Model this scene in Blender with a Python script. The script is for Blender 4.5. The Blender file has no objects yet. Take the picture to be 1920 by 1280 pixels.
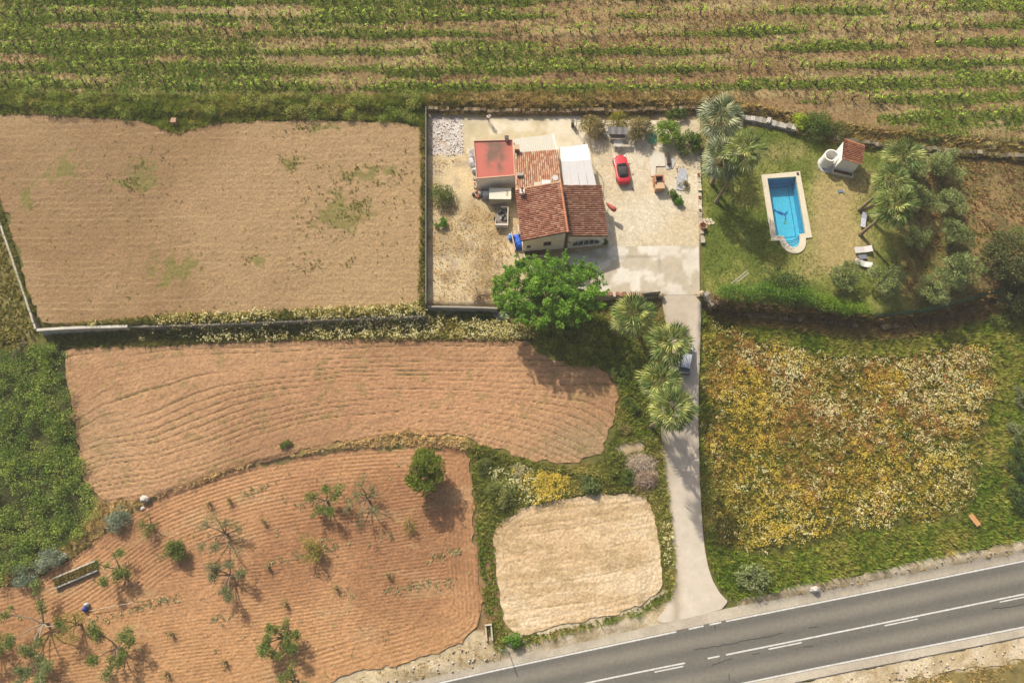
import bpy, math, random
import numpy as np
from mathutils import Vector, Matrix

R = math.radians
random.seed(7)
rng = np.random.default_rng(7)
scene = bpy.context.scene
COL = scene.collection

# ------------------------------------------------------------------ camera
TILT = R(18.4)
DIST = 81.0
FPX = 1280.0                                   # focal length in pixels of a 1920 wide picture
CAM = np.array([0.0, -DIST * math.sin(TILT), DIST * math.cos(TILT)])
cam_data = bpy.data.cameras.new('camera')
cam_data.sensor_width = 36.0
cam_data.lens = FPX / 1920.0 * 36.0
cam_data.clip_start = 0.5
cam_data.clip_end = 12000.0
cam = bpy.data.objects.new('camera', cam_data)
COL.objects.link(cam)
cam.location = CAM
cam.rotation_euler = (TILT, 0, 0)
scene.camera = cam

# ------------------------------------------------------------------ sky and sun
SUN_EL, SUN_ROT = R(39.0), R(-30.0)
world = bpy.data.worlds.new('World')
scene.world = world
world.use_nodes = True
wn = world.node_tree.nodes
wl = world.node_tree.links
wn.clear()
sky = wn.new('ShaderNodeTexSky')
sky.sky_type = 'NISHITA'
sky.sun_disc = False
sky.sun_elevation = SUN_EL
sky.sun_rotation = SUN_ROT
sky.air_density = 1.0
sky.dust_density = 5.0
bg = wn.new('ShaderNodeBackground')
bg.inputs['Strength'].default_value = 0.115
wo = wn.new('ShaderNodeOutputWorld')
wl.new(sky.outputs[0], bg.inputs[0])
wl.new(bg.outputs[0], wo.inputs[0])
sun_data = bpy.data.lights.new('sun', 'SUN')
sun_data.energy = 4.5
sun_data.angle = R(0.55)
sun_data.color = (1.0, 0.94, 0.84)
sun = bpy.data.objects.new('sun', sun_data)
COL.objects.link(sun)
to_sun = Vector((math.sin(SUN_ROT) * math.cos(SUN_EL), math.cos(SUN_ROT) * math.cos(SUN_EL), math.sin(SUN_EL)))
sun.rotation_euler = to_sun.to_track_quat('Z', 'Y').to_euler()
sun.location = (-60, 100, 110)

scene.view_settings.view_transform = 'Standard'
scene.view_settings.look = 'None'
scene.view_settings.gamma = 1.0
scene.view_settings.exposure = 0.27
scene.view_settings.use_curve_mapping = False
scene.render.engine = 'CYCLES'
scene.cycles.max_bounces = 6
scene.cycles.transparent_max_bounces = 8

# ------------------------------------------------------------------ pixel rays to world points
_ct, _st = math.cos(TILT), math.sin(TILT)

def P(px, py, z=0.0):
    """world point at height z seen at photograph pixel (px, py)"""
    dx = (np.asarray(px, float) - 960.0) / FPX
    dy = (640.0 - np.asarray(py, float)) / FPX
    ry = dy * _ct + _st
    rz = dy * _st - _ct
    t = (z - CAM[2]) / rz
    return np.stack([CAM[0] + t * dx, CAM[1] + t * ry, np.zeros_like(t) + z], -1)

def proj(x, y, z=0.0):
    vx, vy, vz = x - CAM[0], y - CAM[1], z - CAM[2]
    d = vy * _st - vz * _ct
    u = vy * _ct + vz * _st
    return 960.0 + FPX * vx / d, 640.0 - FPX * u / d

def polyw(pts, z=0.0):
    a = np.array(pts, float)
    return P(a[:, 0], a[:, 1], z)[:, :2]

# ------------------------------------------------------------------ numpy helpers
def _hash(ix, iy, s):
    v = np.sin(ix * 127.1 + iy * 311.7 + s * 74.7) * 43758.5453
    return v - np.floor(v)

def vnoise(x, y, s=0):
    ix, iy = np.floor(x), np.floor(y)
    fx, fy = x - ix, y - iy
    fx = fx * fx * (3 - 2 * fx)
    fy = fy * fy * (3 - 2 * fy)
    a, b = _hash(ix, iy, s), _hash(ix + 1, iy, s)
    c, d = _hash(ix, iy + 1, s), _hash(ix + 1, iy + 1, s)
    return (a * (1 - fx) + b * fx) * (1 - fy) + (c * (1 - fx) + d * fx) * fy

def fbm(x, y, s=0, o=4):
    v, a, t = 0.0, 1.0, 0.0
    for k in range(o):
        v = v + a * vnoise(x * 2 ** k, y * 2 ** k, s + k * 13)
        t += a
        a *= 0.55
    return v / t

def sstep(a, b, x):
    t = np.clip((x - a) / (b - a), 0, 1)
    return t * t * (3 - 2 * t)

def inside(poly, x, y):
    c = np.zeros(np.shape(x), bool)
    n = len(poly)
    j = n - 1
    for i in range(n):
        xi, yi = poly[i]
        xj, yj = poly[j]
        if yi != yj:
            c ^= ((yi > y) != (yj > y)) & (x < (xj - xi) * (y - yi) / (yj - yi) + xi)
        j = i
    return c

def nearest(poly, x, y, closed=True):
    """distance to, and nearest point on, the outline"""
    best = np.full(np.shape(x), 1e9)
    bx, by = np.zeros_like(best), np.zeros_like(best)
    n = len(poly)
    for i in range(n if closed else n - 1):
        ax, ay = poly[i]
        cx, cy = poly[(i + 1) % n]
        ex, ey = cx - ax, cy - ay
        L = ex * ex + ey * ey + 1e-12
        t = np.clip(((x - ax) * ex + (y - ay) * ey) / L, 0, 1)
        qx, qy = ax + t * ex, ay + t * ey
        d = np.hypot(x - qx, y - qy)
        m = d < best
        best = np.where(m, d, best)
        bx = np.where(m, qx, bx)
        by = np.where(m, qy, by)
    return best, bx, by

def smooth_poly(poly, n=2):
    p = np.array(poly, float)
    for _ in range(n):
        q = np.roll(p, -1, 0)
        p = np.stack([p * .75 + q * .25, p * .25 + q * .75], 1).reshape(-1, p.shape[1])
    return p

def smooth_path(path, n=2):
    p = np.array(path, float)
    for _ in range(n):
        a, b = p[:-1], p[1:]
        m = np.stack([a * .75 + b * .25, a * .25 + b * .75], 1).reshape(-1, p.shape[1])
        p = np.vstack([p[:1], m[1:-1], p[-1:]])
    return p

def resample(path, step):
    p = np.array(path, float)
    d = np.r_[0, np.cumsum(np.linalg.norm(np.diff(p, axis=0), axis=1))]
    n = max(2, int(d[-1] / step) + 1)
    s = np.linspace(0, d[-1], n)
    return np.stack([np.interp(s, d, p[:, k]) for k in range(p.shape[1])], -1)

def lin(c):
    c = np.asarray(c, float) / 255.0
    return np.where(c <= 0.04045, c / 12.92, ((c + 0.055) / 1.055) ** 2.4)

KEY = 1.55           # how bright a sunlit level surface of albedo 1 comes out
def C(r, g, b):
    return lin((r, g, b)) / KEY

# ------------------------------------------------------------------ terrain levels
BX0, BX1, BY0, BY1, BRES = -100.0, 100.0, -66.0, 92.0, 0.25
_gx = np.arange(BX0, BX1 + 1e-6, BRES)
_gy = np.arange(BY0, BY1 + 1e-6, BRES)
GX, GY = np.meshgrid(_gx, _gy)
LEV = np.full(GX.shape, -1.55)

def level(z, pts):
    LEV[inside(polyw(pts, z), GX, GY)] = z

level(-1.25, [(-500, 600), (60, 612), (240, 612), (800, 592), (1130, 590), (1240, 600), (1245, 830), (1130, 900), (900, 850), (760, 815), (620, 842), (480, 872), (300, 932), (200, 945), (-500, 945)])
level(-1.75, [(-500, 1080), (20, 1100), (140, 1038), (240, 958), (300, 930), (400, 893), (500, 866), (620, 846), (760, 836), (880, 846), (1240, 930), (1300, 1600), (-500, 1600)])
level(-0.9, [(-500, 380), (0, 400), (70, 615), (60, 640), (-500, 640)])
level(0.3, [(-500, 120), (330, 120), (640, 120), (798, 120), (798, 592), (240, 613), (72, 616), (40, 545), (0, 410), (-500, 380)])
level(0.0, [(799, 160), (1316, 160), (1316, 556), (1232, 556), (1130, 562), (930, 577), (799, 574)])
level(0.1, [(1315, 160), (1390, 180), (1480, 205), (1600, 225), (1960, 250), (2500, 260), (2500, 540), (1960, 528), (1880, 545), (1800, 566), (1700, 590), (1640, 592), (1560, 586), (1480, 582), (1380, 577), (1315, 566)])
level(0.9, [(-500, -500), (2500, -500), (2500, 285), (1920, 272), (1800, 260), (1700, 252), (1600, 240), (1480, 216), (1390, 202), (1330, 197), (1200, 198), (1060, 200), (800, 198), (640, 206), (330, 214), (0, 198), (-500, 198)])
# the drive ramps down from the gate to the road
_dr = polyw([(1232, 552), (1316, 552), (1316, 700), (1330, 1000), (1420, 1150), (1200, 1180), (1240, 900), (1232, 700)], -1.0)
_px, _py = proj(GX, GY, -1.0)
_m = inside(_dr, GX, GY)
LEV[_m] = np.interp(_py[_m], [556, 640, 760, 900, 1140], [0.0, -0.55, -1.1, -1.55, -1.95])
level(-2.0, [(60, 1470), (600, 1342), (760, 1275), (900, 1240), (1230, 1166), (1370, 1132), (1530, 1108), (1700, 1074), (1960, 1025), (2400, 900), (2400, 1600), (60, 1600)])
def _blur(a, r):
    k = 2 * r + 1
    for ax in (0, 1):
        p = np.pad(a, [(r + 1, r) if i == ax else (0, 0) for i in (0, 1)], mode='edge')
        c = np.cumsum(p, ax)
        a = (np.take(c, range(k, c.shape[ax]), ax) - np.take(c, range(0, c.shape[ax] - k), ax)) / k
    return a
LEV = _blur(_blur(LEV, 1), 1)

def T(x, y):
    fx = np.clip((np.asarray(x, float) - BX0) / BRES, 0, len(_gx) - 1.001)
    fy = np.clip((np.asarray(y, float) - BY0) / BRES, 0, len(_gy) - 1.001)
    ix, iy = fx.astype(int), fy.astype(int)
    tx, ty = fx - ix, fy - iy
    return (LEV[iy, ix] * (1 - tx) + LEV[iy, ix + 1] * tx) * (1 - ty) + (LEV[iy + 1, ix] * (1 - tx) + LEV[iy + 1, ix + 1] * tx) * ty

def G(px, py, dz=0.0):
    """point of the terrain seen at the pixel (base of a thing standing there)"""
    z = 0.0
    for _ in range(4):
        p = P(px, py, z)
        z = float(T(p[0], p[1]))
    p = P(px, py, z)
    return Vector((float(p[0]), float(p[1]), z + dz))

def TOPV(px, py, h):
    """base point of an upright thing whose top, h above the ground, is seen at the pixel"""
    z = 0.0
    for _ in range(4):
        p = P(px, py, z + h)
        z = float(T(p[0], p[1]))
    return Vector((float(p[0]), float(p[1]), z))

# ------------------------------------------------------------------ objects
def link(o):
    COL.objects.link(o)
    return o

def tag(o, label, cat, group=None):
    o['label'] = label
    o['category'] = cat
    if group:
        o['group'] = group
    return o

def thing(name, label, cat, loc=(0, 0, 0), rz=0.0, group=None):
    o = link(bpy.data.objects.new(name, None))
    o.empty_display_size = 0.3
    o.location = loc
    o.rotation_euler = (0, 0, rz)
    return tag(o, label, cat, group)

def mesh_np(name, V, F, Cv=None, smooth=False):
    V = np.ascontiguousarray(V, dtype=np.float32)
    F = np.ascontiguousarray(F, dtype=np.int32)
    k = F.shape[1]
    me = bpy.data.meshes.new(name)
    me.vertices.add(len(V))
    me.vertices.foreach_set('co', V.ravel())
    me.loops.add(F.size)
    me.loops.foreach_set('vertex_index', F.ravel())
    me.polygons.add(len(F))
    me.polygons.foreach_set('loop_start', np.arange(0, F.size, k, dtype=np.int32))
    me.update(calc_edges=True)
    if smooth:
        me.polygons.foreach_set('use_smooth', np.ones(len(F), bool))
    if Cv is not None:
        at = me.color_attributes.new('Col', 'FLOAT_COLOR', 'POINT')
        c4 = np.ones((len(V), 4), np.float32)
        c4[:, :3] = np.clip(Cv, 0, 1)
        at.data.foreach_set('color', c4.ravel())
    return me

def obj(name, me, mat, parent=None, kind=None):
    if mat is not None and not me.materials:
        me.materials.append(mat)
    o = link(bpy.data.objects.new(name, me))
    if parent is not None:
        o.parent = parent
    if kind:
        o['kind'] = kind
    return o

class MB:
    """collects boxes, prisms and tubes into one mesh"""
    def __init__(s):
        s.v, s.f, s.c = [], [], []
        s.col = None
    def add(s, vs, fs, col=None):
        o = len(s.v)
        s.v += [tuple(map(float, p)) for p in vs]
        s.f += [tuple(o + i for i in f) for f in fs]
        s.c += [tuple(col if col is not None else (s.col if s.col is not None else (1, 1, 1)))] * len(vs)
    def box(s, x0, x1, y0, y1, z0, z1, col=None):
        vs = [(x0, y0, z0), (x1, y0, z0), (x1, y1, z0), (x0, y1, z0), (x0, y0, z1), (x1, y0, z1), (x1, y1, z1), (x0, y1, z1)]
        s.add(vs, [(3, 2, 1, 0), (4, 5, 6, 7), (0, 1, 5, 4), (1, 2, 6, 5), (2, 3, 7, 6), (3, 0, 4, 7)], col)
    def obox(s, c, u, v, w, col=None):
        """box by centre and three half-axis vectors"""
        c, u, v, w = (np.array(k, float) for k in (c, u, v, w))
        vs = [c + a * u + b * v + d * w for d in (-1, 1) for (a, b) in ((-1, -1), (1, -1), (1, 1), (-1, 1))]
        s.add(vs, [(3, 2, 1, 0), (4, 5, 6, 7), (0, 1, 5, 4), (1, 2, 6, 5), (2, 3, 7, 6), (3, 0, 4, 7)], col)
    def prism(s, base, top, col=None):
        """base and top: equal lists of points, counter-clockwise from above"""
        n = len(base)
        s.add(list(base) + list(top), [tuple(range(n))[::-1], tuple(range(n, 2 * n))] + [(i, (i + 1) % n, n + (i + 1) % n, n + i) for i in range(n)], col)
    def tube(s, pts, rad, n=6, col=None, cap=True):
        pts = [Vector(p) for p in pts]
        rad = [rad] * len(pts) if isinstance(rad, (int, float)) else rad
        vs, fs = [], []
        up = Vector((0.31, 0.17, 0.93))
        for i, p in enumerate(pts):
            d = (pts[min(i + 1, len(pts) - 1)] - pts[max(i - 1, 0)]).normalized()
            a = d.cross(up)
            if a.length < 1e-3:
                a = d.cross(Vector((1, 0, 0)))
            a.normalize()
            b = d.cross(a)
            for k in range(n):
                t = 2 * math.pi * k / n
                vs.append(p + (a * math.cos(t) + b * math.sin(t)) * rad[i])
        for i in range(len(pts) - 1):
            for k in range(n):
                k2 = (k + 1) % n
                fs.append((i * n + k, i * n + k2, (i + 1) * n + k2, (i + 1) * n + k))
        if cap:
            fs.append(tuple(range(n))[::-1])
            fs.append(tuple((len(pts) - 1) * n + k for k in range(n)))
        s.add(vs, fs, col)
    def lathe(s, prof, n=12, c=(0, 0, 0), col=None):
        vs, fs = [], []
        for (r, z) in prof:
            for k in range(n):
                t = 2 * math.pi * k / n
                vs.append((c[0] + r * math.cos(t), c[1] + r * math.sin(t), c[2] + z))
        for i in range(len(prof) - 1):
            for k in range(n):
                k2 = (k + 1) % n
                fs.append((i * n + k, i * n + k2, (i + 1) * n + k2, (i + 1) * n + k))
        fs.append(tuple(range(n))[::-1])
        fs.append(tuple((len(prof) - 1) * n + k for k in range(n)))
        s.add(vs, fs, col)
    def mesh(s, name, smooth=False):
        me = bpy.data.meshes.new(name)
        me.from_pydata(s.v, [], s.f)
        me.update()
        if smooth:
            me.polygons.foreach_set('use_smooth', np.ones(len(s.f), bool))
        at = me.color_attributes.new('Col', 'FLOAT_COLOR', 'POINT')
        c4 = np.ones((len(s.v), 4), np.float32)
        c4[:, :3] = np.array(s.c, np.float32).reshape(-1, 3)
        at.data.foreach_set('color', c4.ravel())
        return me
    def build(s, name, mat, parent=None, smooth=False, kind=None):
        return obj(name, s.mesh(name, smooth), mat, parent, kind)

# ------------------------------------------------------------------ materials
def _nt(name):
    m = bpy.data.materials.new(name)
    m.use_nodes = True
    nt = m.node_tree
    nt.nodes.clear()
    out = nt.nodes.new('ShaderNodeOutputMaterial')
    return m, nt, out

def mat_plain(name, col, rough=0.6, metal=0.0, var=0.12, nscale=6.0, bump=0.0, bscale=20.0, spec=0.4, coat=0.0):
    """painted, plastered or metal surface with slight uneven tone"""
    m, nt, out = _nt(name)
    N, L = nt.nodes.new, nt.links.new
    b = N('ShaderNodeBsdfPrincipled')
    b.inputs['Roughness'].default_value = rough
    b.inputs['Metallic'].default_value = metal
    b.inputs['Specular IOR Level'].default_value = spec
    b.inputs['Coat Weight'].default_value = coat
    tc = N('ShaderNodeTexCoord')
    no = N('ShaderNodeTexNoise')
    no.inputs['Scale'].default_value = nscale
    no.inputs['Detail'].default_value = 5
    L(tc.outputs['Object'], no.inputs['Vector'])
    rp = N('ShaderNodeValToRGB')
    c = np.array(col)
    rp.color_ramp.elements[0].position = 0.3
    rp.color_ramp.elements[1].position = 0.7
    rp.color_ramp.elements[0].color = (*np.clip(c * (1 - var), 0, 1), 1)
    rp.color_ramp.elements[1].color = (*np.clip(c * (1 + var), 0, 1), 1)
    L(no.outputs['Fac'], rp.inputs['Fac'])
    L(rp.outputs['Color'], b.inputs['Base Color'])
    if bump:
        n2 = N('ShaderNodeTexNoise')
        n2.inputs['Scale'].default_value = bscale
        n2.inputs['Detail'].default_value = 4
        L(tc.outputs['Object'], n2.inputs['Vector'])
        bp = N('ShaderNodeBump')
        bp.inputs['Strength'].default_value = 1.0
        bp.inputs['Distance'].default_value = bump
        L(n2.outputs['Fac'], bp.inputs['Height'])
        L(bp.outputs['Normal'], b.inputs['Normal'])
    L(b.outputs[0], out.inputs[0])
    return m

def mat_col(name, rough=0.9, grain=0.25, gscale=3.0, bump=0.03, bscale=5.0, spec=0.15, world=True, extra=None):
    """surface whose own colour comes from the mesh's Col attribute, with grain and fine relief"""
    m, nt, out = _nt(name)
    N, L = nt.nodes.new, nt.links.new
    b = N('ShaderNodeBsdfPrincipled')
    b.inputs['Roughness'].default_value = rough
    b.inputs['Specular IOR Level'].default_value = spec
    at = N('ShaderNodeAttribute')
    at.attribute_name = 'Col'
    tc = N('ShaderNodeTexCoord')
    no = N('ShaderNodeTexNoise')
    no.inputs['Scale'].default_value = gscale
    no.inputs['Detail'].default_value = 6
    no.inputs['Roughness'].default_value = 0.7
    L(tc.outputs['Object'], no.inputs['Vector'])
    mr = N('ShaderNodeMapRange')
    mr.inputs['From Min'].default_value = 0.3
    mr.inputs['From Max'].default_value = 0.7
    mr.inputs['To Min'].default_value = 1 - grain
    mr.inputs['To Max'].default_value = 1 + grain
    L(no.outputs['Fac'], mr.inputs['Value'])
    mx = N('ShaderNodeVectorMath')
    mx.operation = 'SCALE'
    L(at.outputs['Color'], mx.inputs[0])
    L(mr.outputs[0], mx.inputs['Scale'])
    colour = mx.outputs[0]
    height = None
    if bump:
        n2 = N('ShaderNodeTexNoise')
        n2.inputs['Scale'].default_value = bscale
        n2.inputs['Detail'].default_value = 5
        n2.inputs['Roughness'].default_value = 0.65
        L(tc.outputs['Object'], n2.inputs['Vector'])
        height = n2.outputs['Fac']
    if extra == 'crazy':              # crazy paving: flat stones with recessed joints
        vo = N('ShaderNodeTexVoronoi')
        vo.feature = 'DISTANCE_TO_EDGE'
        vo.inputs['Scale'].default_value = 2.7
        L(tc.outputs['Object'], vo.inputs['Vector'])
        v2 = N('ShaderNodeTexVoronoi')
        v2.inputs['Scale'].default_value = 2.7
        L(tc.outputs['Object'], v2.inputs['Vector'])
        m2 = N('ShaderNodeMapRange')
        m2.inputs['From Min'].default_value = 0.02
        m2.inputs['From Max'].default_value = 0.10
        m2.inputs['To Min'].default_value = 0.80
        m2.inputs['To Max'].default_value = 1.0
        L(vo.outputs['Distance'], m2.inputs['Value'])
        sv = N('ShaderNodeSeparateColor')
        L(v2.outputs['Color'], sv.inputs[0])
        m3 = N('ShaderNodeMapRange')
        m3.inputs['To Min'].default_value = 0.88
        m3.inputs['To Max'].default_value = 1.08
        L(sv.outputs[0], m3.inputs['Value'])
        mm = N('ShaderNodeMath')
        mm.operation = 'MULTIPLY'
        L(m2.outputs[0], mm.inputs[0])
        L(m3.outputs[0], mm.inputs[1])
        my = N('ShaderNodeVectorMath')
        my.operation = 'SCALE'
        L(colour, my.inputs[0])
        L(mm.outputs[0], my.inputs['Scale'])
        colour = my.outputs[0]
        height = m2.outputs[0]
    L(colour, b.inputs['Base Color'])
    if height is not None:
        bp = N('ShaderNodeBump')
        bp.inputs['Strength'].default_value = 1.0
        bp.inputs['Distance'].default_value = bump
        L(height, bp.inputs['Height'])
        L(bp.outputs['Normal'], b.inputs['Normal'])
    L(b.outputs[0], out.inputs[0])
    return m

def mat_leaf(name, trans=0.3, rough=0.55, spec=0.25):
    m, nt, out = _nt(name)
    N, L = nt.nodes.new, nt.links.new
    at = N('ShaderNodeAttribute')
    at.attribute_name = 'Col'
    tc = N('ShaderNodeTexCoord')
    no = N('ShaderNodeTexNoise')
    no.inputs['Scale'].default_value = 1.3
    L(tc.outputs['Object'], no.inputs['Vector'])
    mr = N('ShaderNodeMapRange')
    mr.inputs['From Min'].default_value = 0.3
    mr.inputs['From Max'].default_value = 0.7
    mr.inputs['To Min'].default_value = 0.82
    mr.inputs['To Max'].default_value = 1.18
    L(no.outputs['Fac'], mr.inputs['Value'])
    mx = N('ShaderNodeVectorMath')
    mx.operation = 'SCALE'
    L(at.outputs['Color'], mx.inputs[0])
    L(mr.outputs[0], mx.inputs['Scale'])
    b = N('ShaderNodeBsdfPrincipled')
    b.inputs['Roughness'].default_value = rough
    b.inputs['Specular IOR Level'].default_value = spec
    L(mx.outputs[0], b.inputs['Base Color'])
    t = N('ShaderNodeBsdfTranslucent')
    L(mx.outputs[0], t.inputs['Color'])
    ms = N('ShaderNodeMixShader')
    ms.inputs[0].default_value = trans
    L(b.outputs[0], ms.inputs[1])
    L(t.outputs[0], ms.inputs[2])
    L(ms.outputs[0], out.inputs[0])
    return m

def mat_glass(name, col, rough=0.05):
    m, nt, out = _nt(name)
    b = nt.nodes.new('ShaderNodeBsdfPrincipled')
    b.inputs['Base Color'].default_value = (*col, 1)
    b.inputs['Roughness'].default_value = rough
    b.inputs['Specular IOR Level'].default_value = 0.8
    nt.links.new(b.outputs[0], out.inputs[0])
    return m

M = {}
M['soil'] = mat_col('tilled_soil', grain=0.34, gscale=3.6, bump=0.08, bscale=4.0)
M['ground'] = mat_col('rough_ground', grain=0.35, gscale=1.6, bump=0.06, bscale=3.0)
M['gravel'] = mat_col('gravel', grain=0.38, gscale=4.5, bump=0.03, bscale=7.0)
M['concrete'] = mat_col('concrete', grain=0.09, gscale=1.2, bump=0.006, bscale=8.0, rough=0.85)
M['asphalt'] = mat_col('asphalt', grain=0.16, gscale=3.0, bump=0.006, bscale=30.0, rough=0.75, spec=0.3)
M['crazy'] = mat_col('crazy_paving', grain=0.10, gscale=3.0, bump=0.03, extra='crazy', rough=0.85)
M['lawn'] = mat_col('lawn_turf', grain=0.42, gscale=3.4, bump=0.06, bscale=6.0)
M['stone'] = mat_col('field_stone', grain=0.25, gscale=5.0, bump=0.02, bscale=9.0)
M['tile'] = mat_col('clay_tile', grain=0.16, gscale=6.0, bump=0.004, bscale=20.0, rough=0.8)
M['leaf'] = mat_leaf('leaf')
M['grass'] = mat_leaf('grass', trans=0.35, rough=0.7, spec=0.1)
M['bark'] = mat_col('bark', grain=0.3, gscale=6.0, bump=0.03, bscale=10.0)
M['painted'] = mat_col('painted_surface', grain=0.07, gscale=4.0, bump=0.003, bscale=12.0, rough=0.6, spec=0.3)
M['plaster'] = mat_plain('cream_plaster', (0.80, 0.70, 0.55), 0.9, var=0.08, nscale=1.5, bump=0.004, spec=0.15)
M['white_plaster'] = mat_plain('white_plaster', (0.80, 0.77, 0.70), 0.9, var=0.05, nscale=2, bump=0.004, spec=0.15)
M['white'] = mat_plain('white_paint', (0.74, 0.73, 0.70), 0.5, var=0.06, nscale=3)
M['road_white'] = mat_plain('road_marking_white', C(236, 232, 222), 0.7, var=0.16, nscale=3, spec=0.2)
M['dark_metal'] = mat_plain('dark_metal', (0.05, 0.05, 0.05), 0.5, var=0.2)
M['grey_metal'] = mat_plain('grey_metal', (0.32, 0.33, 0.33), 0.45, 0.4, var=0.15)
M['terracotta'] = mat_plain('terracotta', C(196, 120, 84), 0.8, var=0.15, nscale=5)
M['glass'] = mat_glass('window_glass', (0.03, 0.045, 0.055))
M['car_glass'] = mat_glass('car_glass', (0.02, 0.022, 0.025))
M['rubber'] = mat_plain('black_rubber', (0.02, 0.02, 0.02), 0.8, var=0.2)

# ================================================================== THE SETTING
def mixc(a, b, t):
    t = np.asarray(t)[..., None]
    return np.asarray(a) * (1 - t) + np.asarray(b) * t

def blob(px, py, cx, cy, rx, ry):
    return np.exp(-(((px - cx) / rx) ** 2 + ((py - cy) / ry) ** 2))

def patch(name, pts, res, mat, zoff, colfn, lv=0.0, zfn=None, smooth=2, jitter=0.0, kind='structure'):
    poly = smooth_poly(polyw(pts, lv), smooth) if smooth else polyw(pts, lv)
    poly0 = poly
    if jitter:
        q = resample(np.vstack([poly, poly[:1]]), 0.5)[:-1]
        ja = 2 * fbm(q[:, 0] * .8, q[:, 1] * .8, 5, 3) - 1
        jb = 2 * fbm(q[:, 0] * .8, q[:, 1] * .8, 9, 3) - 1
        q[:, 0] += jitter * ja * 2.6
        q[:, 1] += jitter * jb * 2.6
        poly = q
    x0, y0 = poly.min(0) - res
    x1, y1 = poly.max(0) + res
    nx, ny = int((x1 - x0) / res) + 2, int((y1 - y0) / res) + 2
    X, Y = np.meshgrid(x0 + res * np.arange(nx), y0 + res * np.arange(ny))
    keep = inside(poly, X[:-1, :-1] + res / 2, Y[:-1, :-1] + res / 2)
    cnt = np.zeros(X.shape, int)
    for dy in (0, 1):
        for dx in (0, 1):
            cnt[dy:ny - 1 + dy, dx:nx - 1 + dx] += keep
    used = cnt > 0
    edge = used & (cnt < 4)
    d, qx, qy = nearest(poly, X[edge], Y[edge])
    ok = d < res * 1.3
    ex, ey = X[edge], Y[edge]
    X[edge] = np.where(ok, qx, ex)
    Y[edge] = np.where(ok, qy, ey)
    idx = -np.ones(X.shape, int)
    idx[used] = np.arange(used.sum())
    x, y = X[used], Y[used]
    z = T(x, y) + zoff
    px, py = proj(x, y, z)
    if zfn is not None:
        sd = nearest(poly0, x, y)[0]
        z = z + zfn(x, y, px, py, sd)
    c = colfn(px, py, x, y)
    a = np.stack([idx[:-1, :-1], idx[:-1, 1:], idx[1:, 1:], idx[1:, :-1]], -1)[keep]
    me = mesh_np(name, np.stack([x, y, z], -1), a, c, smooth=True)
    return obj(name, me, mat, None, kind)

# ---- the ground sheet, out to the horizon
def ring(a):
    return np.concatenate([[-5000, -1500, -500, -220, -140], np.arange(a[0], a[1] + .01, 0.4), [140, 220, 500, 1500, 5000]])
gx = np.concatenate([[-5000, -1500, -500, -220, -130], np.arange(-92, 92.01, 0.4), [130, 220, 500, 1500, 5000]])
gy = np.concatenate([[-5000, -1500, -500, -220, -110], np.arange(-56, 82.01, 0.4), [130, 220, 500, 1500, 5000]])
X, Y = np.meshgrid(gx, gy)
x, y = X.ravel(), Y.ravel()
z = T(x, y) - 0.10
px, py = proj(x, y, z)
far = (np.abs(x) > 95) | (y > 85) | (y < -58)
jx = px + (fbm(x * .5, y * .5, 3) - .5) * 40
jy = py + (fbm(x * .5, y * .5, 4) - .5) * 40
gc = np.zeros((len(x), 3)) + C(112, 112, 56)
for pts, rgb in [
    ([(-400, -400), (2400, -400), (2400, 290), (-400, 290)], (150, 130, 86)),
    ([(-400, 178), (800, 185), (800, 245), (-400, 230)], (104, 112, 46)),
    ([(800, 185), (1330, 185), (1330, 215), (800, 215)], (122, 108, 66)),
    ([(-400, 420), (10, 420), (72, 620), (50, 660), (-400, 660)], (142, 130, 76)),
    ([(-400, 640), (130, 640), (200, 940), (0, 1100), (-400, 1100)], (84, 84, 46)),
    ([(70, 590), (800, 575), (1000, 590), (1000, 640), (140, 650)], (120, 116, 62)),
    ([(180, 930), (500, 850), (760, 805), (890, 820), (890, 850), (760, 840), (500, 880), (120, 1050)], (178, 152, 100)),
    ([(870, 820), (1130, 860), (1250, 830), (1250, 960), (1000, 960), (930, 1010), (885, 960)], (132, 124, 66)),
    ([(880, 940), (935, 960), (945, 1200), (900, 1210)], (156, 124, 86)),
    ([(560, 1270), (900, 1185), (960, 1195), (960, 1260), (560, 1360)], (214, 194, 156)),
    ([(950, 1185), (1100, 1150), (1262, 1105), (1262, 1180), (950, 1260)], (206, 190, 158)),
    ([(1130, 560), (1250, 560), (1250, 830), (1150, 830), (1160, 690)], (122, 104, 66)),
    ([(1310, 570), (2200, 570), (2200, 1100), (1310, 1110)], (106, 108, 46)),
    ([(1380, 1130), (1500, 1098), (1700, 1062), (1920, 1018), (2200, 960), (2200, 990), (1920, 1045), (1700, 1085), (1500, 1122)], (200, 182, 146)),
    ([(1200, 1350), (1483, 1282), (1920, 1192), (2200, 1135), (2200, 1190), (1920, 1238), (1700, 1280), (1600, 1330)], (216, 196, 156)),
    ([(1620, 1330), (1713, 1272), (1920, 1238), (2200, 1180), (2200, 1400)], (142, 126, 74)),
    ([(1800, 270), (2200, 280), (2200, 560), (1860, 560), (1810, 470)], (150, 122, 76)),
    ([(1690, 280), (1830, 280), (1830, 580), (1690, 590)], (136, 118, 72)),
]:
    gc[inside(np.array(pts, float), jx, jy)] = C(*rgb)
n1 = fbm(x * .35, y * .35, 21)[:, None]
n2 = fbm(x * 1.1, y * 1.1, 22)[:, None]
gc = gc * (0.72 + 0.35 * n1 + 0.25 * n2)
gc[far] = C(122, 116, 66)
i = np.arange(len(x)).reshape(X.shape)
F = np.stack([i[:-1, :-1], i[:-1, 1:], i[1:, 1:], i[1:, :-1]], -1).reshape(-1, 4)
obj('ground', mesh_np('ground', np.stack([x, y, z], -1), F, gc, smooth=True), M['ground'], None, 'structure')

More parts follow.
